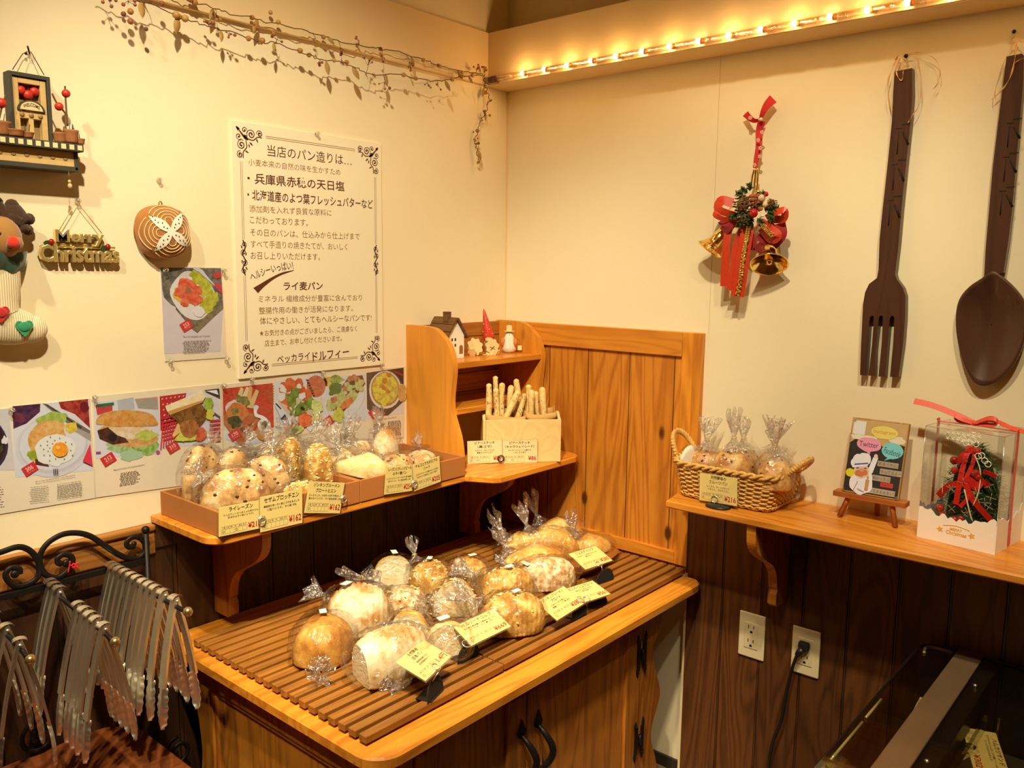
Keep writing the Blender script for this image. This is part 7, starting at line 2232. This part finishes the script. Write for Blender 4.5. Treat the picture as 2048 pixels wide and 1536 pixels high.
g1 = smooth_path(S([(292, 1088), (290, 1104), (278, 1116), (258, 1117), (235, 1108), (208, 1090), (182, 1073), (155, 1066), (125, 1069), (97, 1085), (82, 1106), (80, 1128), (90, 1148), (112, 1156), (132, 1145), (145, 1126), (142, 1113), (128, 1109), (116, 1116), (116, 1125), (124, 1128)]), 5)
m.tube(g1, .0036, 8, flat=1.6)
g1 = smooth_path(S([(270, 1092), (258, 1094), (253, 1086), (262, 1076), (276, 1074), (288, 1084), (290, 1096)]), 5)
m.tube(g1, .0036, 8, flat=1.6); m.ell(A((133, 1126), -YS), .0085, .005, .0085, 0, 10); m.ell(A((268, 1088), -YS), .006, .004, .006, 0, 10)
m.build('scroll', IRON, t)
m = MB()
g1 = smooth_path(S([(-60, 1150), (-30, 1112), (0, 1105), (35, 1094), (58, 1100), (74, 1118), (79, 1140), (72, 1158), (52, 1170), (30, 1172), (14, 1158), (12, 1146), (22, 1136), (38, 1138), (40, 1148)]), 5)
m.tube(g1, .0036, 8, flat=1.6); m.ell(A((30, 1148), -YS), .0085, .005, .0085, 0, 10)
m.build('scroll', IRON, t)
for cx_, cz_ in ((-1.43, .49), (-1.15, .33)):
    m = MB(); m.tube(spiral((cx_, cz_), .036, .010, 90, 1.4), .0034, 8, flat=1.4); m.build('scroll', IRON, t)
RODS = {}
for i, (xr, dz, ylen) in enumerate(((-1.281, .0, -.360), (-1.399, -.026, -.330), (-1.518, -.030, -.285))):
    m = MB()
    pts = smooth_path([V((xr, YS, .789)), V((xr, -.15, .789 + dz * .35)), V((xr, (ylen + .03), .789 + dz * .8)), V((xr, ylen + .012, .789 + dz)), V((xr, ylen, .790 + dz))], 6)
    m.tube(pts, .0042, 10)
    rd = m.build('rod', IRON, t)
    MB().ell((xr, ylen - .004, .791 + dz), .0090, m=0, n=14).build('ball_tip', mat('brass_tip', (.55, .40, .18), rough=.3, metal=.9, var=.2), rd)
    RODS[i] = (xr, dz, ylen)
m = MB()
q = A((135, 1136), .052)
for pts in (((136, 1146), (139, 1131), (140, 1122)), ((139, 1130), (145, 1132), (149, 1137)), ((148, 1126), (144, 1131), (146, 1136), (150, 1133), (149, 1127)), ((155, 1125), (151, 1130), (153, 1135), (157, 1131), (155, 1126))):
    m.tube(smooth_path([A(p, .053) for p in pts], 4), .0014, 6)
tag(m.build('red_wire_twist', mat('red_plastic_wire', (.75, .02, .03), rough=.35, var=.05)), 'bright red twisted wire tag on the iron scroll of the tongs stand', 'wire tag')

# ------------------------------------------------------------------ tongs: one built, the others copied
def tong_arm(sgn):
    """folded steel arm hanging from the pivot at the origin, scalloped tip; in the x-z plane"""
    L_ = .238
    m = MB()
    sec = lambda f: (.0068 + .0015 * f, .0060 * (1 - .25 * f))
    prev = None; vs = []; fs = []
    N_ = 16
    for k in range(N_ + 1):
        f = k / N_; w, h = sec(f)
        bend_ = .003 * math.sin(math.pi * f) * sgn
        for (yy, xx) in ((-w, -h * sgn), (-w, 0), (w, 0), (w, -h * sgn), (w - .0014, -h * sgn), (w - .0014, -.0014 * sgn), (-w + .0014, -.0014 * sgn), (-w + .0014, -h * sgn)):
            vs.append(V((xx + bend_ + .0065 * sgn, yy, -f * L_ * .70 + .014)))
    for k in range(N_):
        for q in range(8):
            fs.append((k * 8 + q, k * 8 + (q + 1) % 8, (k + 1) * 8 + (q + 1) % 8, (k + 1) * 8 + q))
    fs.append(tuple(range(8))); fs.append(tuple(N_ * 8 + q for q in range(8)))
    m.add(vs, fs)
    # spoon-like gripping tip with scalloped edge
    z0 = -L_ * .70 + .016
    vs = []; fs = []; n_ = 22; q_ = 6
    for k in range(n_ + 1):
        f = k / n_
        w = (.0085 + .0055 * math.sin(math.pi * min(1, f * 1.05)) ** .7) * (1 - .55 * max(0, f - .8) / .2)
        w += .0016 * math.sin(f * 31)
        for j in range(q_ + 1):
            u = j / q_ * 2 - 1
            x_ = .0065 * sgn - sgn * (.0065 * u * u) - sgn * .010 * f * f
            vs.append(V((x_, u * w, z0 - f * L_ * .33)))
    for k in range(n_):
        for j in range(q_):
            fs.append((k * (q_ + 1) + j, k * (q_ + 1) + j + 1, (k + 1) * (q_ + 1) + j + 1, (k + 1) * (q_ + 1) + j))
    m.add(vs, fs, 0, True)
    return m
def make_tongs(label, loc, rz, half, group):
    g = thing('bread_tongs', label, 'tongs', loc, rz, group)
    for sgn in (1, -1):
        a = tong_arm(sgn)
        Mx = Matrix.Rotation(-sgn * half, 4, 'Y')
        b = MB(); b.add([Mx @ v for v in a.v], a.f); b.s = a.s
        b.build('arm', STEEL, g, local=True, fix=False)
    h = MB()
    h.grid(lambda u, v: V((.0115 * math.cos(math.pi * u), (v - .5) * .0150, .012 + .0065 * math.sin(math.pi * u))), 10, 2)
    h.tube([(0, -.0085, .007), (0, .0085, .007)], .0030, 8)
    h.build('spring_head', STEEL, g, local=True, fix=False)
    return g
def copy_tongs(src, label, loc, rz):
    r_ = src.copy(); COL.objects.link(r_); r_.location = loc; r_.rotation_euler = (0, 0, rz); r_['label'] = label
    for ch in src.children:
        c_ = ch.copy(); COL.objects.link(c_); c_.parent = r_
    return r_
GTG = 'steel tongs hung on the rods'
ORD = ['first', 'second', 'third', 'fourth', 'fifth', 'sixth', 'seventh', 'eighth', 'ninth', 'tenth', 'eleventh', 'twelfth']
def rod_pos(i, y):
    xr, dz, yl = RODS[i]
    f = min(1, max(0, (-.045 - y) / (-.045 - yl)))
    return V((xr, y, .789 + dz * f + .0032))
base_t = {}
rr = random.Random(4)
ys = [-.060, -.078, -.098, -.122, -.148, -.172, -.198, -.222, -.246, -.276, -.318]
narrow = wide = None
for k, y in enumerate(ys):
    p = rod_pos(0, y); rz = rr.uniform(-.10, .10)
    l = 'steel bread tongs, %s from the wall on the rod beside the bread cabinet' % ORD[k]
    if narrow is None:
        narrow = make_tongs(l, p, rz, R(13.5), GTG)
    elif k >= 9:
        if wide is None: wide = make_tongs(l, p, .12, R(12), GTG)
        else: copy_tongs(wide, l, p, .22)
    else:
        copy_tongs(narrow, l, p, rz)
for k, y in enumerate((-.064, -.082, -.104, -.188, -.214, -.238, -.262, -.292)):
    copy_tongs(narrow, 'steel bread tongs, %s from the wall on the middle rod' % ORD[k], rod_pos(1, y), rr.uniform(-.1, .1))
for k, y in enumerate((-.075, -.130, -.185, -.245)):
    copy_tongs(narrow if k < 3 else wide, 'steel bread tongs, %s from the wall on the rod at the picture edge' % ORD[k], rod_pos(2, y), rr.uniform(-.1, .1) - (.3 if k == 3 else 0))

# ------------------------------------------------------------------ wooden trays under the tongs
t = thing('wooden_tray_stack', 'reddish-brown wooden tray with a rounded corner under the hanging tongs', 'tray', (-1.5, -.26, .43))
tb_ = rounded(-1.80, -1.252, -.62, -.030, (.05, .05, .075, .075), 10)
m = MB(); slab(m, tb_, .435, .452, .006); m.build('tray_top', REDWOOD, t)
m = MB(); slab(m, rounded(-1.795, -1.258, -.615, -.036, (.05, .05, .07, .07), 10), .415, .4345, .004); m.build('lower_tray', REDWOOD, t)
m = MB()
for xp in (-1.74, -1.31):
    for yp in (-.56, -.09):
        m.box(xp - .018, xp + .018, yp - .018, yp + .018, .0, .4148, 0, .002)
m.build('support', DARK_W, t)

# ------------------------------------------------------------------ refrigerated display case
t = thing('display_case', 'low glass-topped chilled display case against the dark wainscot', 'display case', (-.5, -1.8, 0))
CY = -1.290; CZ = .60; CX1 = -.045; CX0 = -.98
BODY = mat('black_case_body', (.014, .011, .009), rough=.35, var=.15)
MB().box(CX0, CX1, -2.7, CY + .004, .0, .36, 0, .004).build('body', BODY, t)
MB().box(CX1 - .012, CX1, -2.7, CY, .36, .594, 0, .002).build('back_wall', BODY, t)
edge_m = mat('glass_edge', (.42, .36, .14), rough=.15, var=.05, spec=.8)
o = rounded(CX0, CX1, -2.7, CY, (.03, .03, .045, .03), 8)
m = MB(); m.prism(o, CZ - .006, CZ, 0)
m.build('glass_top', film('case_glass', tint=(.95, .93, .86), base=.02, edge=.30, rough=.02, bump=0), t)
m = MB(); m.box(CX0 + .03, CX1 - .05, CY - .004, CY + .001, .362, CZ - .008); m.build('end_glass', film('case_end_glass', tint=(.85, .80, .66), base=.03, edge=.3, rough=.02, bump=0), t)
m = MB()
m.tube([(p[0], p[1], CZ - .003) for p in o], .0032, 6, closed=True); m.build('top_edge', BODY, t)
m = MB()
m.tube([(CX1 - .33, CY - .010, CZ - .004), (CX1 - .42, CY - .010, CZ - .004)], .0026, 6); m.tube([(CX1 - .44, CY - .0105, CZ - .004), (CX1 - .60, CY - .0105, CZ - .004)], .0026, 6)
m.tube(smooth_path([(CX1 - .058, CY - .016, CZ - .004), (CX1 - .030, CY - .012, CZ - .004), (CX1 - .016, CY - .022, CZ - .004), (CX1 - .012, CY - .062, CZ - .004)], 5), .0034, 6)
m.build('polished_edge', edge_m, t)
BRZ = mat('brushed_bronze_strip', (.42, .27, .15), rough=.35, metal=.7, var=.25, scale=8)
m = MB(); m.box(CX0 + .01, CX1 - .006, CY - .122, CY - .072, CZ + .0005, CZ + .006, 0, .002); m.build('metal_strip', BRZ, t)
m = MB()
m.box(CX0 + .01, CX1 - .012, CY - .150, CY - .118, CZ - .05, CZ - .008, 0, .002); m.build('inner_bracket', BODY, t)
m = MB()
for xb_ in (CX1 - .14, CX1 - .49): m.ell((xb_, CY - .133, CZ - .006), .0045, .0045, .003, 0, 10)
m.build('screw_head', STEEL, t)
m = MB(); m.box(CX0 + .02, CX1 - .02, -2.6, CY - .02, .405, .409); m.build('shelf_pan', mat('case_pan', (.10, .075, .05), rough=.3, metal=.5, var=.2), t)
m = MB()
for k in range(20):
    y_ = CY - .20 - k * .028; m.tube([(CX0 + .06, y_, .43), (CX1 - .28, y_, .43)], .0020, 6)
for x_ in (CX0 + .10, CX1 - .42, CX1 - .30): m.tube([(x_, CY - .17, .428), (x_, CY - .80, .428)], .0026, 6)
m.build('wire_rack', STEEL, t)
m = MB(); m.prism([(0, 0), (.02, 0), (.02, .10), (.0, .15)], 0, .004, 0, frame(V((CX1 - .22, CY - .19, .43)), V((-1, 0, 0)), V((0, 0, 1)), V((0, -1, 0)))); m.box(CX1 - .44, CX1 - .215, CY - .172, CY - .166, .44, .575, 0, 0)
m.build('inner_glass_divider', film('divider_glass', tint=(.80, .84, .74), base=.16, edge=.4, rough=.05, bump=0), t)
SW1 = mott('sandwich_bread', (.70, .50, .26), (.88, .72, .46), 30, .7, .3)
def sandwich(x_, y_, rz, lab):
    g = thing('wrapped_sandwich', lab, 'sandwich', (x_, y_, .4095), 0, 'wrapped sandwiches in the display case')
    Ms = Matrix.Translation((x_, y_, .4095)) @ Matrix.Rotation(rz, 4, 'Z')
    tri = [(-.055, 0), (.055, 0), (0, .06)]
    F_ = Ms @ Matrix(((1, 0, 0, 0), (0, 0, 1, 0), (0, 1, 0, 0), (0, 0, 0, 1)))
    for a, b, mt, nm in ((-.034, -.022, SW1, 'bread_slice'), (-.022, -.014, mat('ham', (.72, .36, .28), var=.15), 'ham'), (-.014, -.006, mat('egg_fill', (.86, .72, .34), var=.2), 'filling'), (-.006, .006, SW1, 'bread_slice'), (.006, .016, mat('lettuce', (.40, .48, .14), var=.3), 'lettuce'), (.016, .030, SW1, 'bread_slice')):
        MB().prism(tri, a + .0002, b - .0002, 0, F_).build(nm, mt, g)
    MB().prism([(-.060, -.0002), (.060, -.0002), (0, .066)], -.038, .034, 0, F_).build('wrapper', BAG, g)
sandwich(-.40, -1.36, R(20), 'wrapped sandwich under the bronze strip end of the display case')
sandwich(-.52, -1.39, R(15), 'wrapped sandwich next to the glass end of the display case, nearer the front')
sandwich(-.64, -1.44, R(12), 'wrapped sandwich nearest the front of the display case')
bq_ = B((2052, 1522), .40)
g = thing('yellow_cheese_roll', 'yellow-topped roll at the picture edge inside the display case', 'bread', V((-.42, -1.70, .4335)))
MB().ell(V((-.42, -1.70, .47)), .05, .05, .036, 0, 18, None, .1, 3).build('roll', mott('cheese_top', (.70, .44, .06), (.90, .66, .12), 25, .5, .4), g)
# ------------------------------------------------------------------ price cards
def card_lines(mb, O, ux, uy, w, h, title, desc, price, circles, title_h=.16, small=False):
    un = ux.cross(uy)
    Z = lambda u, v, e=.0007: O + ux * (u * w) + uy * (v * h) + un * e
    y = .80 if len(title) == 1 else .84
    for k, tx in enumerate(title):
        n_ = len(tx)
        tw_ = min(.82, .082 * n_) if len(title) > 1 else min(.84, .092 * n_)
        put_text(mb, tx, Z(.5, y - (.17 * k)) - ux * (tw_ * w / 2), ux, uy, tw_ * w, title_h * h * (.78 if len(title) > 1 else 1), 0, .010)
    y0 = y - .17 * len(title) + .04
    for k, tx in enumerate(desc):
        tw_ = min(.90, .050 * len(tx))
        put_text(mb, tx, Z(.5, y0 - .005 - .10 * k) - ux * (tw_ * w / 2), ux, uy, tw_ * w, .070 * h, 0, .004)
    for k, tx in enumerate(('小麦', 'そば', '卵', '乳', '落花生', 'えび')):
        put_text(mb, tx, Z(.07 + .095 * k, .245), ux, uy, (.075 if len(tx) > 1 else .04) * w, .050 * h, 0)
    for v in (.06, .22, .31):
        a, b = Z(.05, v, .0006), Z(.64, v, .0006)
        mb.poly([a, b, b + uy * (.006 * h), a + uy * (.006 * h)], 2)
    for k in range(7):
        a, b = Z(.05 + .098 * k, .06, .0006), Z(.05 + .098 * k, .22, .0006)
        mb.poly([a, a + ux * (.005 * w), b + ux * (.005 * w), b], 2)
    for k in circles:
        c_ = Z(.10 + .098 * k, .14)
        pts = [c_ + ux * (.026 * w * math.cos(a)) + uy * (.026 * w * math.sin(a)) for a in [i * .524 for i in range(12)]]
        pin = [c_ + ux * (.019 * w * math.cos(a)) + uy * (.019 * w * math.sin(a)) for a in [i * .524 for i in range(12)]]
        for i in range(12):
            j = (i + 1) % 12
            mb.poly([pin[i], pts[i], pts[j], pin[j]], 0)
    pw = .072 * len(price) * 1.05
    put_text(mb, price, Z(.97 - pw, .10), ux, uy, pw * w, .20 * h, 1, .015)
def price_card(label, O, ux, uy, w, h, title, desc, price, circles, sheet_m=None, group='price cards', **kw):
    ux = ux.normalized(); uy = uy.normalized(); un = ux.cross(uy)
    g = thing('price_card', label, 'price card', O + ux * (w / 2), 0, group)
    F = frame(O, ux, uy, un)
    MB().box(0, w, 0, h, -.0004, .0003, 0, 0, F).build('card', sheet_m or CARD, g)
    m = MB(); card_lines(m, O, ux, uy, w, h, title, desc, price, circles, **kw); m.build('lettering', [BLACKINK, REDINK, GREYINK], g, fix=False)
    m = MB(); m.box(-.003, w + .003, -.003, h + .003, -.0012, -.0006, 0, 0, F); m.poly([F @ V(q) for q in ((-.003, -.003, .0014), (w + .003, -.003, .0014), (w + .003, h + .003, .0014), (-.003, h + .003, .0014))])
    m.build('clear_sleeve', CLEAR, g, fix=False)
    return g
def quad_on_y(p, y):
    tl, tr, br, bl = [ony(q, y) for q in p]
    ux = ((tr - tl) + (br - bl)) / 2; uy = ((tl - bl) + (tr - br)) / 2
    w, h = ux.length, uy.length
    ux = ux.normalized(); uy = (uy - ux * uy.dot(ux)).normalized()
    c_ = (tl + tr + br + bl) / 4
    return c_ - ux * (w / 2) - uy * (h / 2), ux, uy, w, h
def ring_holder(label, c, n, r=.0085, foot=None, mt=None):
    """wire ring clip; foot = where its pin ends"""
    mt = mt or STEEL
    n = n.normalized(); u_ = n.orthogonal().normalized(); w_ = n.cross(u_)
    if abs(u_.z) > abs(w_.z): u_, w_ = w_, u_
    g = thing('ring_clip', label, 'card clip', c, 0, 'wire ring card clips')
    m = MB(); m.tube([c + u_ * (r * math.cos(a)) + w_ * (r * math.sin(a)) for a in [k * .2618 for k in range(24)]], .0010, 6, closed=True)
    m.tube([c + u_ * (r * .8 * math.cos(a)) + w_ * (r * .8 * math.sin(a)) + n * .0015 for a in [k * .2618 for k in range(24)]], .0008, 6, closed=True)
    m.build('ring', mt, g)
    if foot is not None:
        MB().tube([c + (foot - c).normalized() * r, foot], .0010, 6).build('pin', mt, g)
    return g
YC = -.2585
q = quad_on_y(((438, 1018), (522, 997), (526, 1058), (437, 1071)), YC)
price_card('yellow price card for raisin rye bread, 216 yen, on the shelf tray corner', *q, ['ライレーズン'], ['たっぷりレーズンの入った昔からも', '好まれるライ麦パンです。'], '¥216', (0, 3))
q = quad_on_y(((519, 996), (601, 977), (608, 1046), (522, 1063)), YC - .003)
price_card('yellow price card for sesame rolls, 162 yen, overlapping the 216 yen shelf card', *q, ['セザムブロッチエン'], ['繊維質が多いライ麦にゴマをまぶした', '小型パンです。ライ麦 70%'], '¥162', (0,))
q = quad_on_y(((615, 962), (687, 966), (682, 1026), (612, 1026)), YC)
price_card('yellow price card for sunflower rolls, 162 yen, hanging below the sunflower breads', *q, ['ゾンネンブルーメン', 'ブロートヒエン'], ['ローストした、ひまわりの種が香ばしく', '豊かなパンです。ライ麦全粒粉 10%'], '¥162', (0,))
q = quad_on_y(((769, 935), (823, 930), (829, 980), (771, 989)), YC)
price_card('yellow price card for raisin and orange peel rye bread, 254 yen', *q, ['レーズンとオレンジピール', 'のライ麦パン'], ['レーズンとオレンジピールがライ麦の酸味と', '合わさって。ライ麦全粒粉 10%'], '¥254', (0,))
q = quad_on_y(((824, 931), (876, 912), (884, 963), (830, 981)), YC - .003)
price_card('tilted yellow price card for chocolate macadamia hearts, 205 yen', *q, ['チョコとマカダミアの', 'ハート'], ['マカダミアナッツの歯応えと甘さ控え', 'めのチョコの香ばしさをライ麦で'], '¥205', (0,))
# two cards in front of the crate
def quad_on_crate(p, d):
    tl, tr, br, bl = [crate_plane(s_, d) for s_ in p]
    ux = ((tr - tl) + (br - bl)) / 2; uy = ((tl - bl) + (tr - br)) / 2
    w, h = ux.length, uy.length
    c_ = (tl + tr + br + bl) / 4
    ux = ux.normalized(); uy = (uy - ux * uy.dot(ux)).normalized()
    return c_ - ux * (w / 2) - uy * (h / 2), ux, uy, w, h
q = quad_on_crate(((934, 883), (1003, 879), (1005, 925), (936, 927)), -.006)
price_card('pale price card for black sesame bread sticks, 86 yen, in front of the crate', *q, ['ビアーステッキ', '（黒ゴマ）'], ['ミネラル、カルシウムの', '豊富なゴマたっぷり'], '¥86', (0, 2), CARD2)
q = quad_on_crate(((1004, 882), (1075, 880), (1074, 925), (1004, 926)), -.004)
price_card('pale price card for caraway bread sticks, 86 yen, beside the sesame stick card', *q, ['ビアーステッキ', '（キャラウェイシード）'], ['キャラウェイシードの香りが', 'くせになります'], '¥86', (0, 2), CARD2)
ring_holder('black wire ring clip joining the two bread stick cards at the crate', crate_plane((1002, 917), -.010), -cv, .0092, crate_plane((1002, 926), -.010), IRON)
for px, l, y in (((524, 1040), 'wire ring clip between the 216 yen and sesame shelf cards', YC - .007), ((688, 998), 'wire ring clip at the edge of the sunflower roll card', YC - .004), ((829, 967), 'wire ring clip between the 254 and 205 yen shelf cards', YC - .007)):
    ring_holder(l, ony(px, y), V((0, -1, 0)), .0085)
# card on the wicker basket
def quad_on_x(p, x):
    tl, tr, br, bl = [onx(s_, x) for s_ in p]
    ux = ((tr - tl) + (br - bl)) / 2; uy = ((tl - bl) + (tr - br)) / 2
    w, h = ux.length, uy.length
    c_ = (tl + tr + br + bl) / 4
    ux = ux.normalized(); uy = (uy - ux * uy.dot(ux)).normalized()
    return c_ - ux * (w / 2) - uy * (h / 2), ux, uy, w, h
q = quad_on_x(((1402, 945), (1478, 958), (1471, 1011), (1397, 1000)), -.2035)
price_card('yellow price card for fruit bread, 216 yen, on the wicker basket', *q, ['天然酵母の', 'フルーツパン'], ['レーズン、オレンジピール', 'いちじく、クルミ入り。'], '¥216', (0,))
cc = onx((1429, 998), -.207)
g = thing('card_holder', 'black oval card holder with ring clip in front of the wicker basket', 'card holder', V((-.213, cc.y, ZS)), 0, 'black card holders')
MB().lathe([(0, .0004), (.030, .0004), (.031, .003), (.026, .006), (0, .007)], 24, 0, Matrix.Translation((-.2115, cc.y - .012, ZS)) @ Matrix.Diagonal((.75, 1.0, 1, 1))).build('base', BLACKP, g)
MB().tube([cc + V((0, .0085 * math.cos(a), .0085 * math.sin(a))) for a in [k * .2618 for k in range(24)]], .0010, 6, closed=True).tube([cc - V((0, 0, .0085)), V((cc.x, cc.y, ZS + .006))], .0010, 6).build('ring', STEEL, g)

# cards lying back on the loaves, each gripped by a holder with an upright oval leaf
def table_card(label, TLp, BLp, BRp, zb, title, desc, price, circles, hold_px, hold_lab, ring_px, **kw):
    BL = onz(BLp, zb); BR = onz(BRp, zb)
    ux = (BR - BL).normalized()
    TL = None
    v = ray(TLp)                                   # upper corner: on the plane through BL square to the lower edge
    TL = CAM + v * ((BL - CAM).dot(ux) / v.dot(ux))
    uy = TL - BL
    price_card(label, BL, ux, uy.normalized(), (BR - BL).length, uy.length, title, desc, price, circles, **kw)
    hp = onz(hold_px, TOP)
    un = ux.cross(uy.normalized())
    g = thing('card_holder', hold_lab, 'card holder', hp, 0, 'black card holders')
    d = ux
    leaf = sp2([(-.034, .0), (-.024, .016), (-.004, .027), (.018, .029), (.030, .024), (.033, .010), (.030, .0)], 4)
    lean = V((0, .45, .9)).normalized()
    m = MB(); m.prism(leaf + [(-.0, .0)], -.0012, .0012, 0, frame(hp + V((0, 0, .0012)), d, lean, d.cross(lean)))
    m.build('leaf', BLACKP, g)
    m = MB(); m.box(-.026, .026, -.004, .030, .0002, .0016, 0, 0, frame(hp, d, V((0, 0, 1)).cross(d), V((0, 0, 1)))); m.build('base', BLACKP, g)
    v = ray(ring_px); rc = CAM + v * ((BL - CAM).dot(un) / v.dot(un)) + un * .002
    u2 = ux
    m = MB(); m.tube([rc + u2 * (.009 * math.cos(a)) + uy.normalized() * (.009 * math.sin(a)) for a in [k * .2618 for k in range(24)]], .0010, 6, closed=True)
    m.tube([rc - uy.normalized() * .009, hp + lean * .026], .0010, 6)
    m.build('ring', STEEL, g)
table_card('yellow price card for country bread, 1.4 yen, lying on the front loaf', (791, 1325), (851, 1362), (902, 1313), .655, ['天然酵母', '田舎パン'], ['長時間発酵させた', '自家製酵母のパン'], '1.4円', (0,), (872, 1392), 'black card holder at the front slat, holding the natural yeast bread card', (872, 1335))
table_card('yellow price card for the 669 yen loaf, behind the front black holders', (907, 1254), (942, 1292), (1021, 1253), .650, ['ベルリーナコルブ'], ['ライ麦の風味豊かな酸味のきいた', 'パンです。ライ麦 70%'], '¥669', (0,), (938, 1318), 'black card holder at the front slat, holding the 669 yen card', (932, 1289))
table_card('yellow price card for sunflower bread, 388 yen, leaning on the front holder', (1072, 1204), (1114, 1241), (1168, 1207), .640, ['ゾンネンブルーメン', 'ブロート'], ['ひまわりの種の香ばしい', '食事パン。ライ麦 20%'], '¥388', (0,), (1160, 1232), 'black card holder at the front slat, holding the 388 yen card', (1161, 1200))
table_card('yellow price card for rye bread, 561 yen, behind the 388 yen card', (1128, 1179), (1164, 1207), (1221, 1188), .640, ['カンパーニュブロート'], ['噛むほどに旨みの広がる', 'ライ麦の食事パン'], '¥561', (0,), (1196, 1212), 'black card holder half hidden behind the 388 yen card', (1172, 1200))
table_card('yellow price card for rustic bread, 280 yen, on the corner of the serving tray', (1137, 1108), (1171, 1139), (1225, 1121), .650, ['リュスティック'], ['外はカリッと中はもっちりした', '素朴なパン'], '¥280', (0,), (1212, 1163), 'black card holder beside the serving tray, holding the 280 yen card', (1198, 1129))
# cards in the display case
un = V((-.60, .30, .75)).normalized()
def case_card(label, p, z, title, desc, price, circles):
    tl, tr, bl = [onz(s_, z) for s_ in p]
    ux = (tr - tl); uy = (tl - bl); uy = uy - ux * (uy.dot(ux) / ux.length_squared)
    price_card(label, bl, ux, uy, ux.length, uy.length, title, desc, price, circles)
case_card('yellow price card for ham cutlet sandwich, 302 yen, inside the display case', ((1977, 1424), (2003, 1500), (1924, 1454)), .552, ['ハムカツサンド'], ['サクサクのハムカツと特製ソースを', 'たっぷりはさみました'], '¥302', (0, 2))
case_card('yellow price card mostly under the bronze strip of the display case', ((1866, 1406), (1826, 1490), (1840, 1394)), .545, ['たまごサンド'], ['ふんわり玉子を', 'はさみました'], '¥280', (0,))
ring_holder('black wire ring clip on the ham cutlet sandwich card in the display case', onz((1940, 1492), .555), V((0, 0, 1)), .009, None, IRON)
